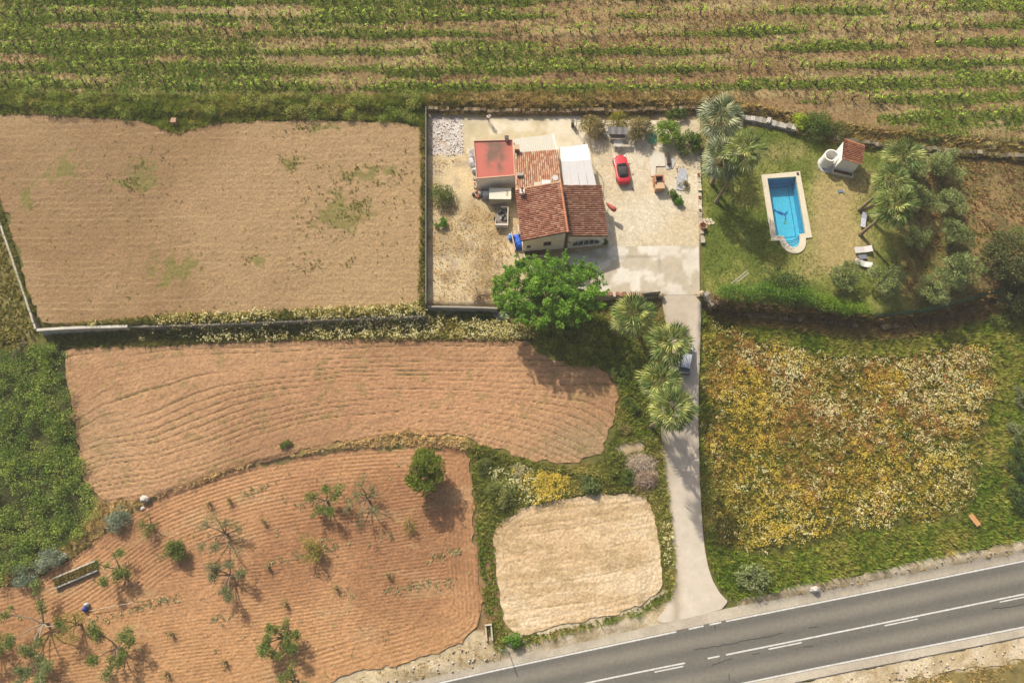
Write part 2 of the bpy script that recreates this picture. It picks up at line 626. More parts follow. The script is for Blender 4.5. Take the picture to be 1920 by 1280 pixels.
# ---- vineyard rows, as heights of the picture at four columns (used for soil, grass and vines)
RX = [-400, 0, 640, 1280, 1920, 2400]
ROWS = [[-62, -60, -58, -68, -86, -98], [-32, -30, -28, -36, -54, -66], [-2, 0, 3, -5, -22, -34], [28, 30, 34, 28, 12, 0], [58, 60, 63, 62, 45, 33], [90, 92, 97, 95, 78, 66],
        [123, 125, 130, 128, 115, 104], [156, 158, 163, 165, 148, 138], [200, 200, 200, 197, 178, 168], [240, 240, 240, 236, 212, 200]]
ROW_START = [-500] * 8 + [1515, 1665]
def row_y(k, px):
    return np.interp(px, RX, ROWS[k])

def green_mask(px, py, x, y):
    g = np.zeros_like(px)
    for k in range(len(ROWS)):
        d = np.abs(py - row_y(k, px) - 2)
        g = np.maximum(g, np.exp(-(d / 8.0) ** 2) * (px > ROW_START[k] - 20))
    n = fbm(x * .09, y * .33, 31)
    side = np.interp(px, [0, 500, 800, 1300, 1500, 1920], [.17, .15, .06, .0, .08, .16])
    m = sstep(0.52, 0.70, n + side + (g - .5) * .34)
    lanes = 0.8 * sstep(.60, .70, fbm(x * .05 + 9, y * .2, 37) + side * .6) * (px < 1200)
    return np.clip(np.maximum(m, lanes), 0, 1)

def col_vine(px, py, x, y):
    c = mixc(C(154, 130, 88), C(186, 164, 114), sstep(.4, .65, fbm(x * .15, y * .6, 32)))
    red = sstep(.45, .7, fbm(x * .04, y * .4, 33) + np.interp(px, [0, 900, 1920], [-.1, .03, .1]))
    c = mixc(c, C(162, 126, 88), red * .55)
    g = green_mask(px, py, x, y) * (.6 + .4 * vnoise(x * 2, y * 2, 3))
    c = mixc(c, C(108, 122, 46), g * .8)
    low = sstep(170, 200, py - np.interp(px, [0, 1300, 1500, 1920], [0, 0, 30, 70]))
    c = mixc(c, C(150, 128, 78), low * .6)
    c = c * (.78 + .44 * fbm(x * 1.2, y * 1.6, 34))[..., None]
    return c
patch('vineyard_soil', [(-330, -230), (2250, -230), (2250, 278), (1920, 268), (1800, 256), (1700, 248), (1600, 236), (1480, 210), (1390, 192), (1330, 186), (1200, 188), (1060, 190), (800, 188), (640, 184), (330, 180), (0, 178), (-330, 178)],
      0.35, M['soil'], 0.03, col_vine, 0.9, smooth=1)

# ---- tilled fields with real furrows
def clods(x, y, a):
    return a * (fbm(x * 3.4, y * 3.4, 41, 2) - .5)

def saw(u):
    f = u - np.floor(u)
    return np.where(f < .62, f / .62, (1 - f) / .38) - .5

def z_upper(x, y, px, py, sd):
    u = (py + .022 * px + 11 * (fbm(x * .1, y * .12, 42) - .5) + 3 * (vnoise(x * .03, y * .6, 49) - .5)) / 11.2
    return .006 * np.sin(2 * np.pi * u) + .035 * np.maximum(0, np.cos(2 * np.pi * u)) ** 10 * sstep(.35, .7, vnoise(x * .12, np.floor(u) * 3.1, 8)) * sstep(.3, .6, fbm(x * .5, y * .5, 48)) + clods(x, y, .11)

def col_upper(px, py, x, y):
    c = mixc(C(160, 128, 90), C(178, 147, 106), sstep(.35, .65, fbm(x * .06, y * .06, 43)))
    c = mixc(c, C(188, 158, 114), sstep(500, 800, px) * sstep(150, 500, py) * .7)
    c = mixc(c, C(152, 124, 90), blob(px, py, 160, 330, 200, 110) * .45)
    u = (py + .022 * px + 11 * (fbm(x * .1, y * .12, 42) - .5) + 3 * (vnoise(x * .03, y * .6, 49) - .5)) / 11.2
    c = mixc(c, C(206, 178, 132), (np.maximum(0, np.cos(2 * np.pi * u)) ** 8) * .30 * sstep(.4, .62, fbm(x * .12, y * .9, 47)))
    green = sum(blob(px, py, *b) for b in [(690, 325, 60, 20), (545, 310, 25, 16), (480, 490, 22, 12), (280, 310, 30, 22), (120, 320, 40, 30), (600, 240, 40, 10), (250, 340, 40, 20), (330, 500, 60, 40), (640, 400, 70, 40), (50, 370, 16, 30)])
    g = sstep(.52, .66, fbm(x * 1.0, y * 1.0, 44) * .6 + np.clip(green, 0, 1) * .32 + .06)
    c = mixc(c, C(128, 126, 62), g * .7)
    return c * (.88 + .26 * fbm(x * .9, y * .9, 45))[..., None]
UPPER = [(-330, 205), (-100, 212), (0, 214), (80, 211), (200, 216), (262, 222), (296, 236), (328, 250), (362, 240), (410, 229), (520, 224), (640, 224), (720, 228), (790, 238), (795, 260), (795, 560), (770, 578), (700, 584), (600, 588), (450, 596), (300, 600), (180, 606), (86, 611), (72, 600), (54, 545), (24, 440), (2, 370), (-330, 350)]
patch('upper_field', UPPER, 0.16, M['soil'], 0.0, col_upper, 0.3, z_upper, smooth=2, jitter=.3)

MB_X = [100, 190, 290, 380, 480, 620, 760, 870, 990, 1100, 1200]
MB_Y = [975, 945, 932, 905, 868, 838, 812, 822, 858, 900, 960]
def u_mid(x, y, px, py):
    b = np.interp(px, MB_X, MB_Y)
    w = sstep(640, 860, py - .05 * (px - 600))
    straight = py + .03 * px
    return (straight * (1 - w) + (py - b + 860) * w + 14 * (fbm(x * .1, y * .1, 51) - .5)) / 9.5
def z_mid(x, y, px, py, sd):
    u = u_mid(x, y, px, py)
    ln = np.floor(u + .5)
    return -.13 * np.maximum(0, np.cos(2 * np.pi * u)) ** 9 * sstep(.15, .6, vnoise(x * .08 + ln * 7.3, ln * 3.7, 52)) + .012 * np.sin(6 * np.pi * u) + clods(x, y, .11)
def col_mid(px, py, x, y):
    c = mixc(C(176, 136, 98), C(196, 154, 112), sstep(.35, .65, fbm(x * .07, y * .07, 53)))
    c = mixc(c, C(206, 156, 114), blob(px, py, 820, 740, 300, 90) * .6)
    c = mixc(c, C(170, 150, 112), blob(px, py, 1090, 830, 70, 40) * .7 + blob(px, py, 200, 830, 60, 80) * .3)
    g = sstep(.60, .72, fbm(x * .8, y * .8, 54))
    c = mixc(c, C(150, 134, 84), g * .45)
    c = mixc(c, C(150, 108, 76), (np.maximum(0, np.cos(2 * np.pi * u_mid(x, y, px, py))) ** 6) * .25)
    return c * (.88 + .26 * fbm(x * .9, y * .9, 55))[..., None]
MIDDLE = [(138, 648), (300, 645), (450, 637), (650, 632), (850, 634), (985, 632), (1010, 660), (1060, 684), (1140, 690), (1158, 740), (1150, 800), (1124, 850), (1070, 872), (990, 862), (930, 842), (870, 818), (760, 806), (620, 834), (480, 864), (380, 902), (290, 932), (230, 942), (190, 936), (162, 910), (147, 840), (132, 760), (122, 690), (126, 660)]
patch('middle_field', MIDDLE, 0.13, M['soil'], 0.0, col_mid, -1.25, z_mid, smooth=2, jitter=.28)

def u_plough(x, y, px, py, sd):
    main = (py + .13 * px + 16 * (fbm(x * .06, y * .06, 61) - .5) + 1.6 * (fbm(x * .3, y * .3, 69) - .5)) / 6.6
    edge = sd / 0.44
    w = sstep(3.6, 3.0, sd + 1.2 * (fbm(x * .2, y * .2, 62) - .5))
    top = sstep(9.0, 8.0, sd) * (py < 1150 - .36 * px + 120) * (px < 700)
    return np.where(np.maximum(w, top) > .5, edge, main)
PLOUGH = [(-300, 1150), (-60, 1116), (0, 1106), (60, 1088), (140, 1044), (240, 964), (300, 932), (400, 895), (500, 868), (620, 850), (760, 840), (850, 840), (878, 850), (886, 900), (890, 1000), (898, 1100), (903, 1165), (880, 1198), (800, 1226), (700, 1252), (620, 1276), (500, 1310), (300, 1360), (-300, 1420)]
def z_plough(x, y, px, py, sd):
    return .085 * saw(u_plough(x, y, px, py, sd)) * sstep(.1, .7, fbm(x * .25, y * .5, 63)) * 1.25 + clods(x, y, .10)
def col_plough(px, py, x, y):
    c = mixc(C(172, 126, 88), C(198, 150, 106), sstep(.35, .65, fbm(x * .08, y * .08, 64)))
    c = mixc(c, C(204, 158, 106), sstep(1050, 1280, py) * .5)
    c = mixc(c, C(196, 160, 116), sstep(.62, .75, fbm(x * .2, y * .5, 65)) * .5)
    return c * (.88 + .26 * fbm(x * 1.1, y * 1.1, 66))[..., None]
patch('ploughed_field', PLOUGH, 0.115, M['soil'], 0.02, col_plough, -1.75, z_plough, smooth=2, jitter=.28)

PALE = [(926, 1000), (945, 975), (985, 948), (1070, 930), (1180, 924), (1216, 934), (1230, 970), (1237, 1030), (1245, 1070), (1241, 1108), (1200, 1137), (1100, 1162), (1010, 1184), (975, 1190), (950, 1178), (936, 1110), (927, 1050)]
def z_pale(x, y, px, py, sd):
    u = np.where(sd < 1.6, sd / .55, (py + .14 * px + 22 * (fbm(x * .15, y * .15, 71) - .5)) / 16.0)
    ln = np.floor(u + .5)
    return -.07 * np.maximum(0, np.cos(2 * np.pi * u)) ** 10 * sstep(.35, .7, vnoise(x * .12 + ln * 5.1, ln * 2.3, 79)) + .006 * np.sin(10 * np.pi * u) + clods(x * 1.8, y * 1.8, .11)
def col_pale(px, py, x, y):
    c = mixc(C(226, 194, 150), C(240, 214, 174), sstep(.35, .65, fbm(x * .18, y * .3, 72)))
    c = mixc(c, C(184, 156, 108), sstep(.5, .72, fbm(x * .5, y * .9, 73)) * .55)
    c = mixc(c, C(196, 164, 118), sstep(.55, .75, vnoise(x * .15 + 3, (py + .14 * px) * .22, 78)) * .5)
    return c * (.88 + .24 * fbm(x * 1.4, y * 1.4, 74))[..., None]
patch('stubble_field', PALE, 0.12, M['soil'], 0.0, col_pale, -1.78, z_pale, smooth=2, jitter=.16)

# ---- meadow floor and roadside strips come from the ground sheet; the lawn is its own sheet
LAWN = [(1316, 240), (1395, 236), (1440, 242), (1480, 250), (1600, 275), (1690, 284), (1840, 290), (1960, 300), (1960, 525), (1860, 548), (1760, 572), (1690, 586), (1640, 588), (1560, 582), (1480, 574), (1390, 568), (1335, 562), (1318, 540), (1318, 400)]
def col_lawn(px, py, x, y):
    c = mixc(C(110, 122, 48), C(148, 148, 74), sstep(.4, .62, fbm(x * .3, y * .3, 81)))
    dry = np.clip(1.1 * blob(px, py, 1560, 395, 48, 80) + .9 * blob(px, py, 1610, 340, 60, 30) + .9 * blob(px, py, 1590, 470, 60, 40) + .55 * blob(px, py, 1470, 285, 60, 26) + .5 * blob(px, py, 1520, 500, 40, 30) + .7 * blob(px, py, 1408, 248, 8, 14) + .8 * blob(px, py, 1330, 262, 14, 20), 0, 1)
    c = mixc(c, C(186, 166, 110), sstep(.15, .95, dry * .85 + .45 * (fbm(x * .5, y * .5, 82) - .35)))
    grove = sstep(1660, 1710, px + 30 * (fbm(x * .4, y * .4, 83) - .5))
    c = mixc(c, mixc(C(118, 112, 62), C(150, 130, 82), sstep(.4, .6, fbm(x * .35, y * .35, 84))), grove * .9)
    plot = sstep(1805, 1835, px + 20 * (fbm(x * .4, y * .4, 85) - .5))
    c = mixc(c, mixc(C(128, 108, 70), C(166, 136, 90), sstep(.42, .62, fbm(x * .3, y * .3, 86) + .2 * blob(px, py, 1840, 400, 50, 80))), plot)
    c = mixc(c, C(112, 118, 52), plot * sstep(.62, .72, fbm(x * .5, y * .5, 87)))
    return c * (.80 + .4 * fbm(x * 1.5, y * 1.5, 88))[..., None]
patch('lawn', LAWN, 0.3, M['lawn'], 0.0, col_lawn, 0.1, smooth=1)

# ---- yard round the house
def col_yard(px, py, x, y):
    c = mixc(C(194, 168, 124), C(222, 200, 158), sstep(.35, .65, fbm(x * .3, y * .3, 91)))
    c = mixc(c, C(228, 204, 158), blob(px, py, 865, 330, 20, 45) * .8)
    c = mixc(c, C(158, 132, 92), sstep(.5, .68, fbm(x * .5, y * .5, 92)) * .6 * sstep(380, 430, py))
    c = mixc(c, C(226, 216, 206), sstep(1.0, .7, np.maximum(np.abs(px - 838) / 34, np.abs(py - 254) / 42)) * .9)
    c = mixc(c, C(178, 148, 116), sstep(.55, .68, fbm(x * 1.6, y * 1.6, 93)) * blob(px, py, 838, 254, 36, 40) * .8)
    c = mixc(c, C(168, 152, 132), sstep(.56, .7, fbm(x * .7 + 5, y * .7, 94)) * .5)
    return c * (.84 + .32 * fbm(x * 1.8, y * 1.8, 95))[..., None]
patch('yard_ground', [(802, 212), (1312, 205), (1312, 556), (1235, 556), (1130, 560), (930, 574), (802, 572)], 0.28, M['gravel'], 0.0, col_yard, 0.0, smooth=0)

def col_patio(px, py, x, y):
    c = mixc(C(212, 196, 158), C(242, 228, 198), sstep(.35, .7, fbm(x * .5, y * .5, 101) + .25 * sstep(1000, 1070, px)))
    return c * (.9 + .2 * fbm(x * 1.5, y * 1.5, 102))[..., None]
patch('concrete_patio', [(866, 221), (1088, 219), (1104, 262), (1116, 350), (1056, 350), (1046, 300), (880, 300), (868, 262)], 0.3, M['concrete'], 0.05, col_patio, 0.0, smooth=0)

def col_terrace(px, py, x, y):
    c = mixc(C(230, 211, 174), C(244, 229, 198), sstep(.35, .65, fbm(x * .25, y * .25, 103)))
    c = mixc(c, C(240, 226, 196), blob(px, py, 1170, 420, 30, 60) * .5)
    return c * (.92 + .16 * fbm(x * 1.5, y * 1.5, 104))[..., None]
patch('stone_terrace', [(1106, 226), (1308, 226), (1309, 300), (1310, 464), (1140, 467), (1120, 352), (1108, 262)], 0.3, M['crazy'], 0.042, col_terrace, 0.0, smooth=0)

def col_slab(px, py, x, y):
    c = mixc(C(212, 198, 172), C(244, 235, 216), sstep(.44, .54, fbm(x * .6, y * .6, 105, 6)))
    c = mixc(c, C(198, 184, 158), sstep(1232, 1240, px) * .25)
    c = mixc(c, C(160, 146, 122), np.maximum(np.exp(-((px - 1236) / 1.2) ** 2), np.exp(-((py - 505 + .02 * px) / 1.2) ** 2) * (px < 1236)) * .5)
    return c * (.9 + .2 * fbm(x * 1.5, y * 1.5, 106))[..., None]
patch('concrete_forecourt', [(990, 500), (1064, 478), (1140, 463), (1310, 460), (1312, 552), (1236, 553), (1140, 549), (1060, 540)], 0.3, M['concrete'], 0.05, col_slab, 0.0, smooth=0)

def col_drive(px, py, x, y):
    c = mixc(C(214, 198, 174), C(228, 212, 188), sstep(.35, .65, fbm(x * .3, y * .15, 107)))
    c = mixc(c, C(236, 222, 200), sstep(820, 1000, py) * .6)
    dirt = np.exp(-((px - np.interp(py, [555, 900, 1100], [1240, 1246, 1268])) / 8.0) ** 2)
    c = mixc(c, C(176, 156, 122), dirt * .6)
    return c * (.92 + .16 * fbm(x * 1.3, y * 1.3, 108))[..., None]
DRIVE = [(1236, 556), (1312, 556), (1311, 640), (1308, 760), (1312, 880), (1318, 980), (1326, 1050), (1344, 1102), (1376, 1136), (1300, 1158), (1225, 1172), (1258, 1130), (1266, 1095), (1262, 1010), (1250, 920), (1240, 830), (1238, 760), (1252, 690), (1252, 640), (1240, 590)]
patch('driveway', DRIVE, 0.25, M['concrete'], 0.035, col_drive, -1.3, smooth=1)

# ---- the road
UP = np.array([(100, 1446), (560, 1340), (827, 1279), (968, 1247), (1279, 1181), (1360, 1164), (1650, 1106), (1920, 1051), (2250, 984)], float)
CE = np.array([(400, 1432), (820, 1340), (1100, 1279), (1279, 1243), (1360, 1227), (1657, 1167), (1920, 1113), (2250, 1046)], float)
LO = np.array([(650, 1440), (1090, 1345), (1393, 1280), (1613, 1235), (1920, 1175), (2250, 1108)], float)
SU = np.array([(50, 1444), (500, 1340), (760, 1282), (900, 1246), (1100, 1202), (1225, 1172), (1300, 1155), (1376, 1136), (1530, 1110), (1700, 1076), (1920, 1035), (2250, 968)], float)
SL = np.array([(760, 1436), (1200, 1342), (1483, 1281), (1700, 1238), (1920, 1194), (2250, 1127)], float)
ZR = -2.0
def band(a, b):
    return np.vstack([smooth_path(a, 2), smooth_path(b, 2)[::-1]])
cew = smooth_path(polyw(CE, ZR), 2)
def col_road(px, py, x, y):
    d, qx, qy = nearest(cew, x, y, closed=False)
    side = np.sign((y - qy))
    lane = np.abs(d - 1.75)
    c = mixc(C(122, 117, 106), C(150, 143, 128), np.exp(-(lane / .55) ** 2) * .7 + .3 * fbm(x * .05 + y * .2, y * .5, 111))
    c = mixc(c, C(104, 101, 95), np.exp(-((lane - .95) / .35) ** 2) * .5)
    return c * (.93 + .14 * fbm(x * .8, y * .8, 112))[..., None]
road = patch('road', band(UP + (0, -2.5), LO + (0, 2.5)), 0.35, M['asphalt'], 0.03, col_road, ZR, smooth=0)
def col_should(px, py, x, y):
    c = mixc(C(200, 187, 164), C(216, 203, 178), sstep(.35, .65, fbm(x * .4, y * .4, 113)))
    return c * (.92 + .16 * fbm(x * 1.5, y * 1.5, 114))[..., None]
patch('road_shoulder', band(SU, UP + (0, -2.5)), 0.35, M['asphalt'], 0.026, col_should, ZR, smooth=0)
patch('road_shoulder', band(LO + (0, 2.5), SL), 0.35, M['asphalt'], 0.026, col_should, ZR, smooth=0)

def ribbon(path_px, half, z, name, mat, parent, lv=ZR, wob=0.0):
    p = resample(polyw(path_px, lv), 0.5 if not wob else 0.25)
    if wob:
        p = p + (rng.random(p.shape) - .5) * wob
    d = np.gradient(p, axis=0)
    d /= np.linalg.norm(d, axis=1)[:, None] + 1e-9
    n = np.stack([-d[:, 1], d[:, 0]], -1) * half
    V = np.vstack([np.c_[p + n, np.full(len(p), z)], np.c_[p - n, np.full(len(p), z)]])
    k = len(p)
    i = np.arange(k - 1)
    F = np.stack([i + k, i + k + 1, i + 1, i], -1)
    return obj(name, mesh_np(name, V, F), mat, parent)
def sub(path, x0, x1, dy=0.0):
    xs = np.arange(x0, x1 + .1, max(2.0, (x1 - x0) / 40))
    s = smooth_path(path, 2)
    return np.stack([xs, np.interp(xs, s[:, 0], s[:, 1]) + dy], -1)
zm = ZR + 0.036
for a, b in ((110, 1268), (1291, 1320), (1330, 1353), (1361, 2240)):
    ribbon(sub(UP, a, b), .08, zm, 'edge_line', M['road_white'], road)
ribbon(sub(LO, 660, 2240), .08, zm, 'edge_line', M['road_white'], road)
for a, b in ((410, 1284), (1327, 1350), (1361, 2240)):
    ribbon(sub(CE, a, b), .075, zm, 'centre_line', M['road_white'], road)
for a, b in ((1010, 1068), (1227, 1282), (1441, 1504), (1658, 1720), (1874, 1936), (2090, 2150)):
    ribbon(sub(CE, a, b, 5.5), .06, zm, 'centre_dash', M['road_white'], road)
M['tar'] = mat_plain('tar_crack', C(72, 70, 66), 0.8, var=.15)
for pts in ([(1300, 1218), (1350, 1210), (1400, 1200), (1466, 1187)], [(1334, 1247), (1352, 1240), (1374, 1234)], [(1516, 1176), (1534, 1174)], [(1860, 1141), (1890, 1138), (1925, 1131)], [(1505, 1213), (1524, 1211)], [(1340, 1172), (1341, 1182)], [(1367, 1262), (1368, 1276)], [(1618, 1111), (1621, 1116)], [(1651, 1104), (1653, 1110)], [(1410, 1226), (1424, 1224)]):
    ribbon(pts, .045, zm - .003, 'crack', M['tar'], road, wob=.12)
ribbon(sub(SL, 1490, 2230, -1), .035, ZR + .031, 'kerb_crack', M['tar'], road, wob=.05)
def col_verge(px, py, x, y):
    c = mixc(C(206, 184, 144), C(230, 212, 178), sstep(.35, .65, fbm(x * .5, y * .5, 116)))
    c = mixc(c, C(170, 146, 104), sstep(.55, .7, fbm(x * 1.1, y * 1.1, 117)) * .6)
    return c * (.85 + .3 * fbm(x * 2, y * 2, 118))[..., None]
patch('gravel_verge', [(600, 1300), (700, 1262), (800, 1236), (880, 1208), (905, 1196), (935, 1200), (944, 1246), (900, 1257), (760, 1294), (640, 1326)], 0.3, M['gravel'], -0.03, col_verge, -1.9, smooth=1, jitter=.2)
patch('gravel_verge', [(960, 1225), (1000, 1196), (1100, 1170), (1200, 1146), (1245, 1124), (1262, 1128), (1250, 1172), (1100, 1212), (1000, 1236), (950, 1244)], 0.3, M['gravel'], -0.02, col_verge, -1.95, smooth=1, jitter=.2)
patch('gravel_verge', [(1372, 1130), (1440, 1108), (1530, 1092), (1700, 1055), (1920, 1010), (2200, 956), (2200, 990), (1920, 1044), (1700, 1086), (1530, 1120), (1400, 1144)], 0.3, M['gravel'], -0.02, col_verge, -1.95, smooth=1, jitter=.2)
patch('dirt_strip', [(770, 1437), (1210, 1342), (1483, 1283), (1700, 1240), (1920, 1196), (2250, 1129), (2250, 1180), (1920, 1236), (1720, 1268), (1560, 1310), (1000, 1440)], 0.3, M['gravel'], -0.02, col_verge, -2.0, smooth=1, jitter=.2)
def col_pad(px, py, x, y):
    return mixc(C(188, 164, 126), C(214, 196, 164), sstep(.35, .65, fbm(x * .7, y * .7, 119))) * (.9 + .2 * fbm(x * 2, y * 2, 120))[..., None]
patch('concrete_pad', [(1143, 828), (1175, 823), (1218, 824), (1222, 842), (1200, 852), (1150, 856)], 0.3, M['concrete'], 0.0, col_pad, -1.3, smooth=1, jitter=.1)

# ================================================================== BUILT THINGS
def V3(a):
    return np.array(a, float)

def rot2(v):
    return np.array([-v[1], v[0]])

# ---- pool -----------------------------------------------------------------
ZL = 0.10
def arc_between(a, b, sag, n=14):
    """points of a bow from a to b bulging to the right of a->b"""
    a, b = V3(a), V3(b)
    m, d = (a + b) / 2, b - a
    L = np.linalg.norm(d)
    nrm = np.array([-d[1], d[0]]) / L
    t = np.linspace(0, math.pi, n)
    return [m - d / 2 * math.cos(k) + nrm * sag * math.sin(k) for k in t]
def pool_outline(tl, tr, br, r1, r0, bl, sag, z):
    q = [P(*p, z)[:2] for p in (tl, tr, br, r1, r0, bl)]
    bow = arc_between(q[3], q[4], sag)                 # right shoulder to left shoulder, bulging to the south
    return np.array([q[0], q[5]] + bow[::-1] + [q[2], q[1]])   # counter-clockwise from above
OUT = pool_outline((1427, 329), (1499, 322), (1522, 446), (1510, 447), (1461, 451.5), (1446, 452.5), 1.95, ZL)
INN = pool_outline((1438, 335.5), (1492, 332), (1510, 438), (1498.5, 439.5), (1468.5, 442.5), (1455, 443), 1.75, ZL)
# order inner to match outer point for point
lawn_o = bpy.data.objects['lawn']
me = lawn_o.data
HOLE = OUT * .5 + INN * .5
gco = np.empty(len(me.vertices) * 3, np.float32)
me.vertices.foreach_get('co', gco)
gco = gco.reshape(-1, 3)
ins = inside(HOLE, gco[:, 0], gco[:, 1])
gco[ins, 2] = -2.6                                      # the dug-out under the basin
me.vertices.foreach_set('co', gco.ravel())
gme = bpy.data.objects['ground'].data
gg = np.empty(len(gme.vertices) * 3, np.float32)
gme.vertices.foreach_get('co', gg)
gg = gg.reshape(-1, 3)
cen = OUT.mean(0)
gg[inside(cen + (OUT - cen) * 1.12, gg[:, 0], gg[:, 1]), 2] = -2.7
gme.vertices.foreach_set('co', gg.ravel())

M['pool_tile'] = mat_col('pool_mosaic', grain=.22, gscale=5.0, bump=.0, rough=.4, spec=.4)
def mat_water():
    m, nt, out = _nt('pool_water')
    N, L = nt.nodes.new, nt.links.new
    tr = N('ShaderNodeBsdfTransparent')
    tr.inputs['Color'].default_value = (0.66, 0.92, 0.97, 1)
    gl = N('ShaderNodeBsdfGlossy')
    gl.inputs['Roughness'].default_value = 0.04
    no = N('ShaderNodeTexNoise')
    no.inputs['Scale'].default_value = 2.5
    no.inputs['Detail'].default_value = 3
    bp = N('ShaderNodeBump')
    bp.inputs['Distance'].default_value = 0.06
    L(no.outputs['Fac'], bp.inputs['Height'])
    L(bp.outputs['Normal'], gl.inputs['Normal'])
    mx = N('ShaderNodeMixShader')
    mx.inputs[0].default_value = 0.05
    L(tr.outputs[0], mx.inputs[1])
    L(gl.outputs[0], mx.inputs[2])
    L(mx.outputs[0], out.inputs[0])
    return m
M['water'] = mat_water()
pool = thing('swimming_pool', 'blue tiled swimming pool with cream coping and rounded step end', 'swimming pool', (cen[0], cen[1], ZL))
def loc2(p, z):
    return [(q[0] - cen[0], q[1] - cen[1], z) for q in p]
n = len(OUT)
mb = MB()
zc, zb = .13, -.25
vs = loc2(OUT, zb) + loc2(OUT, zc) + loc2(INN, zc) + loc2(INN, zb)
fs = []
for i in range(n):
    j = (i + 1) % n
    fs += [(i, j, n + j, n + i), (n + i, n + j, 2 * n + j, 2 * n + i), (2 * n + i, 2 * n + j, 3 * n + j, 3 * n + i)]
mb.add(vs, fs)
cop = mb.build('coping', mat_plain('pool_coping', C(240, 226, 196), .8, var=.06, nscale=1.2, bump=.003), pool)
wall_c, floor_c = C(92, 182, 222), C(126, 222, 244)
ZF = -1.55
core = [0, 1, n - 2, n - 1]
# basin: walls all round, floor of the deep part, steps in the rounded end
mb = MB()
mb.add(loc2(INN, ZF) + loc2(INN, zb + .01), [(j, i, n + i, n + j) for i in range(n) for j in [(i + 1) % n]], wall_c)
mb.add(loc2(INN, ZF), [tuple(range(n))], floor_c)
mb.build('basin', M['pool_tile'], pool)
a, b = INN[2], INN[n - 3]                                # left and right shoulder of the step bay
mid = (a + b) / 2
ax = (b - a) / np.linalg.norm(b - a)
dn = np.array([ax[1], -ax[0]])
hw = np.linalg.norm(b - a) / 2
for k, (r0_, zt) in enumerate(((.35, -.42), (.60, -.72), (.82, -1.02))):
    pts = []
    t = np.linspace(0, math.pi, 14)
    outer = [mid - ax * hw * math.cos(q) + dn * 1.74 * math.sin(q) for q in t]
    inner = [mid - ax * hw * math.cos(q) * (1 - .0 * k) + dn * (1.74 * (1 - r0_) + .0) * math.sin(q) * 1.0 for q in t]
    ring_ = outer + inner[::-1]
    base = loc2(ring_, ZF + .004 * (k + 1))
    top = loc2(ring_, zt)
    m2 = MB()
    m2.col = C(150, 222, 240)
    for i in range(13):
        i2 = 27 - i
        quad = [base[i], base[i + 1], base[i2 - 1], base[i2]]
        quadt = [top[i], top[i + 1], top[i2 - 1], top[i2]]
        m2.prism(quad, quadt)
    st = m2.build('step', M['pool_tile'], pool)
    m3 = MB()
    m3.tube([(p[0] + .0, p[1], zt + .015) for p in loc2(inner, 0)], .035, 5, C(70, 130, 165))
    m3.build('nosing', M['pool_tile'], st)
me = mesh_np('water', np.array(loc2(INN, -.06)), np.array([list(range(n))]))
obj('water', me, M['water'], pool)
# tile line on the floor and the leaping-fish mosaic
mb = MB()
tl, tr_, br_, bl_ = INN[0], INN[n - 1], INN[n - 2], INN[1]
def bil(u, v):
    return (tl * (1 - u) + tr_ * u) * (1 - v) + (bl_ * (1 - u) + br_ * u) * v
def fl(p, z=ZF + .012):
    return (p[0] - cen[0], p[1] - cen[1], z)
line = [bil(.10, .06), bil(.86, .06), bil(.86, .95), bil(.10, .95), bil(.10, .06)]
for p, q in zip(line[:-1], line[1:]):
    d = (q - p) / np.linalg.norm(q - p)
    nn = rot2(d) * .035
    mb.add([fl(p - nn), fl(q - nn), fl(q + nn), fl(p + nn)], [(0, 1, 2, 3)], C(34, 96, 140))
mb.build('tile_line', M['pool_tile'], pool)
def fpx(px, py, z=ZF + .016):
    p = P(px, py, ZL + z)
    return (p[0] - cen[0], p[1] - cen[1], z)
mb = MB()
body = [(1452, 392), (1456, 395), (1462, 396.5), (1467, 398), (1471, 401), (1473.5, 406), (1474, 411), (1472.5, 414.5), (1471.5, 411), (1470.5, 407.5), (1467, 404.5), (1462, 402), (1457, 399), (1453, 396.5), (1450, 397)]
mb.add([fpx(*p) for p in body], [tuple(range(len(body)))[::-1]], C(40, 110, 176))
mb.add([fpx(1469, 401, ZF + .02), fpx(1474, 397, ZF + .02), fpx(1479, 396, ZF + .02), fpx(1476, 400, ZF + .02), fpx(1473.5, 405, ZF + .02)], [(0, 1, 2, 3, 4)], C(60, 140, 196))
belly = [(1466, 402.5), (1470, 403.5), (1472, 407), (1472.3, 411), (1471.2, 409), (1470, 406.6)]
mb.add([fpx(px_, py_, ZF + .022) for px_, py_ in belly], [tuple(range(6))[::-1]], C(180, 226, 240))
bo = mb.build('dolphin_mosaic', M['pool_tile'], pool)
bo['label'] = 'blue dolphin mosaic laid in the pool floor'
mb = MB()
mb.tube([fpx(1472 + 2.4 * math.cos(t), 417 + 2.4 * math.sin(t)) for t in np.linspace(0, 2 * math.pi, 13)], .05, 5, C(170, 196, 110))
mb.build('ring_mosaic', M['pool_tile'], pool)
# skimmer lid on the coping
mb = MB()
p = P(1495, 327, ZL)
mb.obox((p[0] - cen[0], p[1] - cen[1], .15), (.14, .01, 0), (-.02, .2, 0), (0, 0, .03), C(80, 56, 50))
mb.build('skimmer_lid', M['painted'], pool)

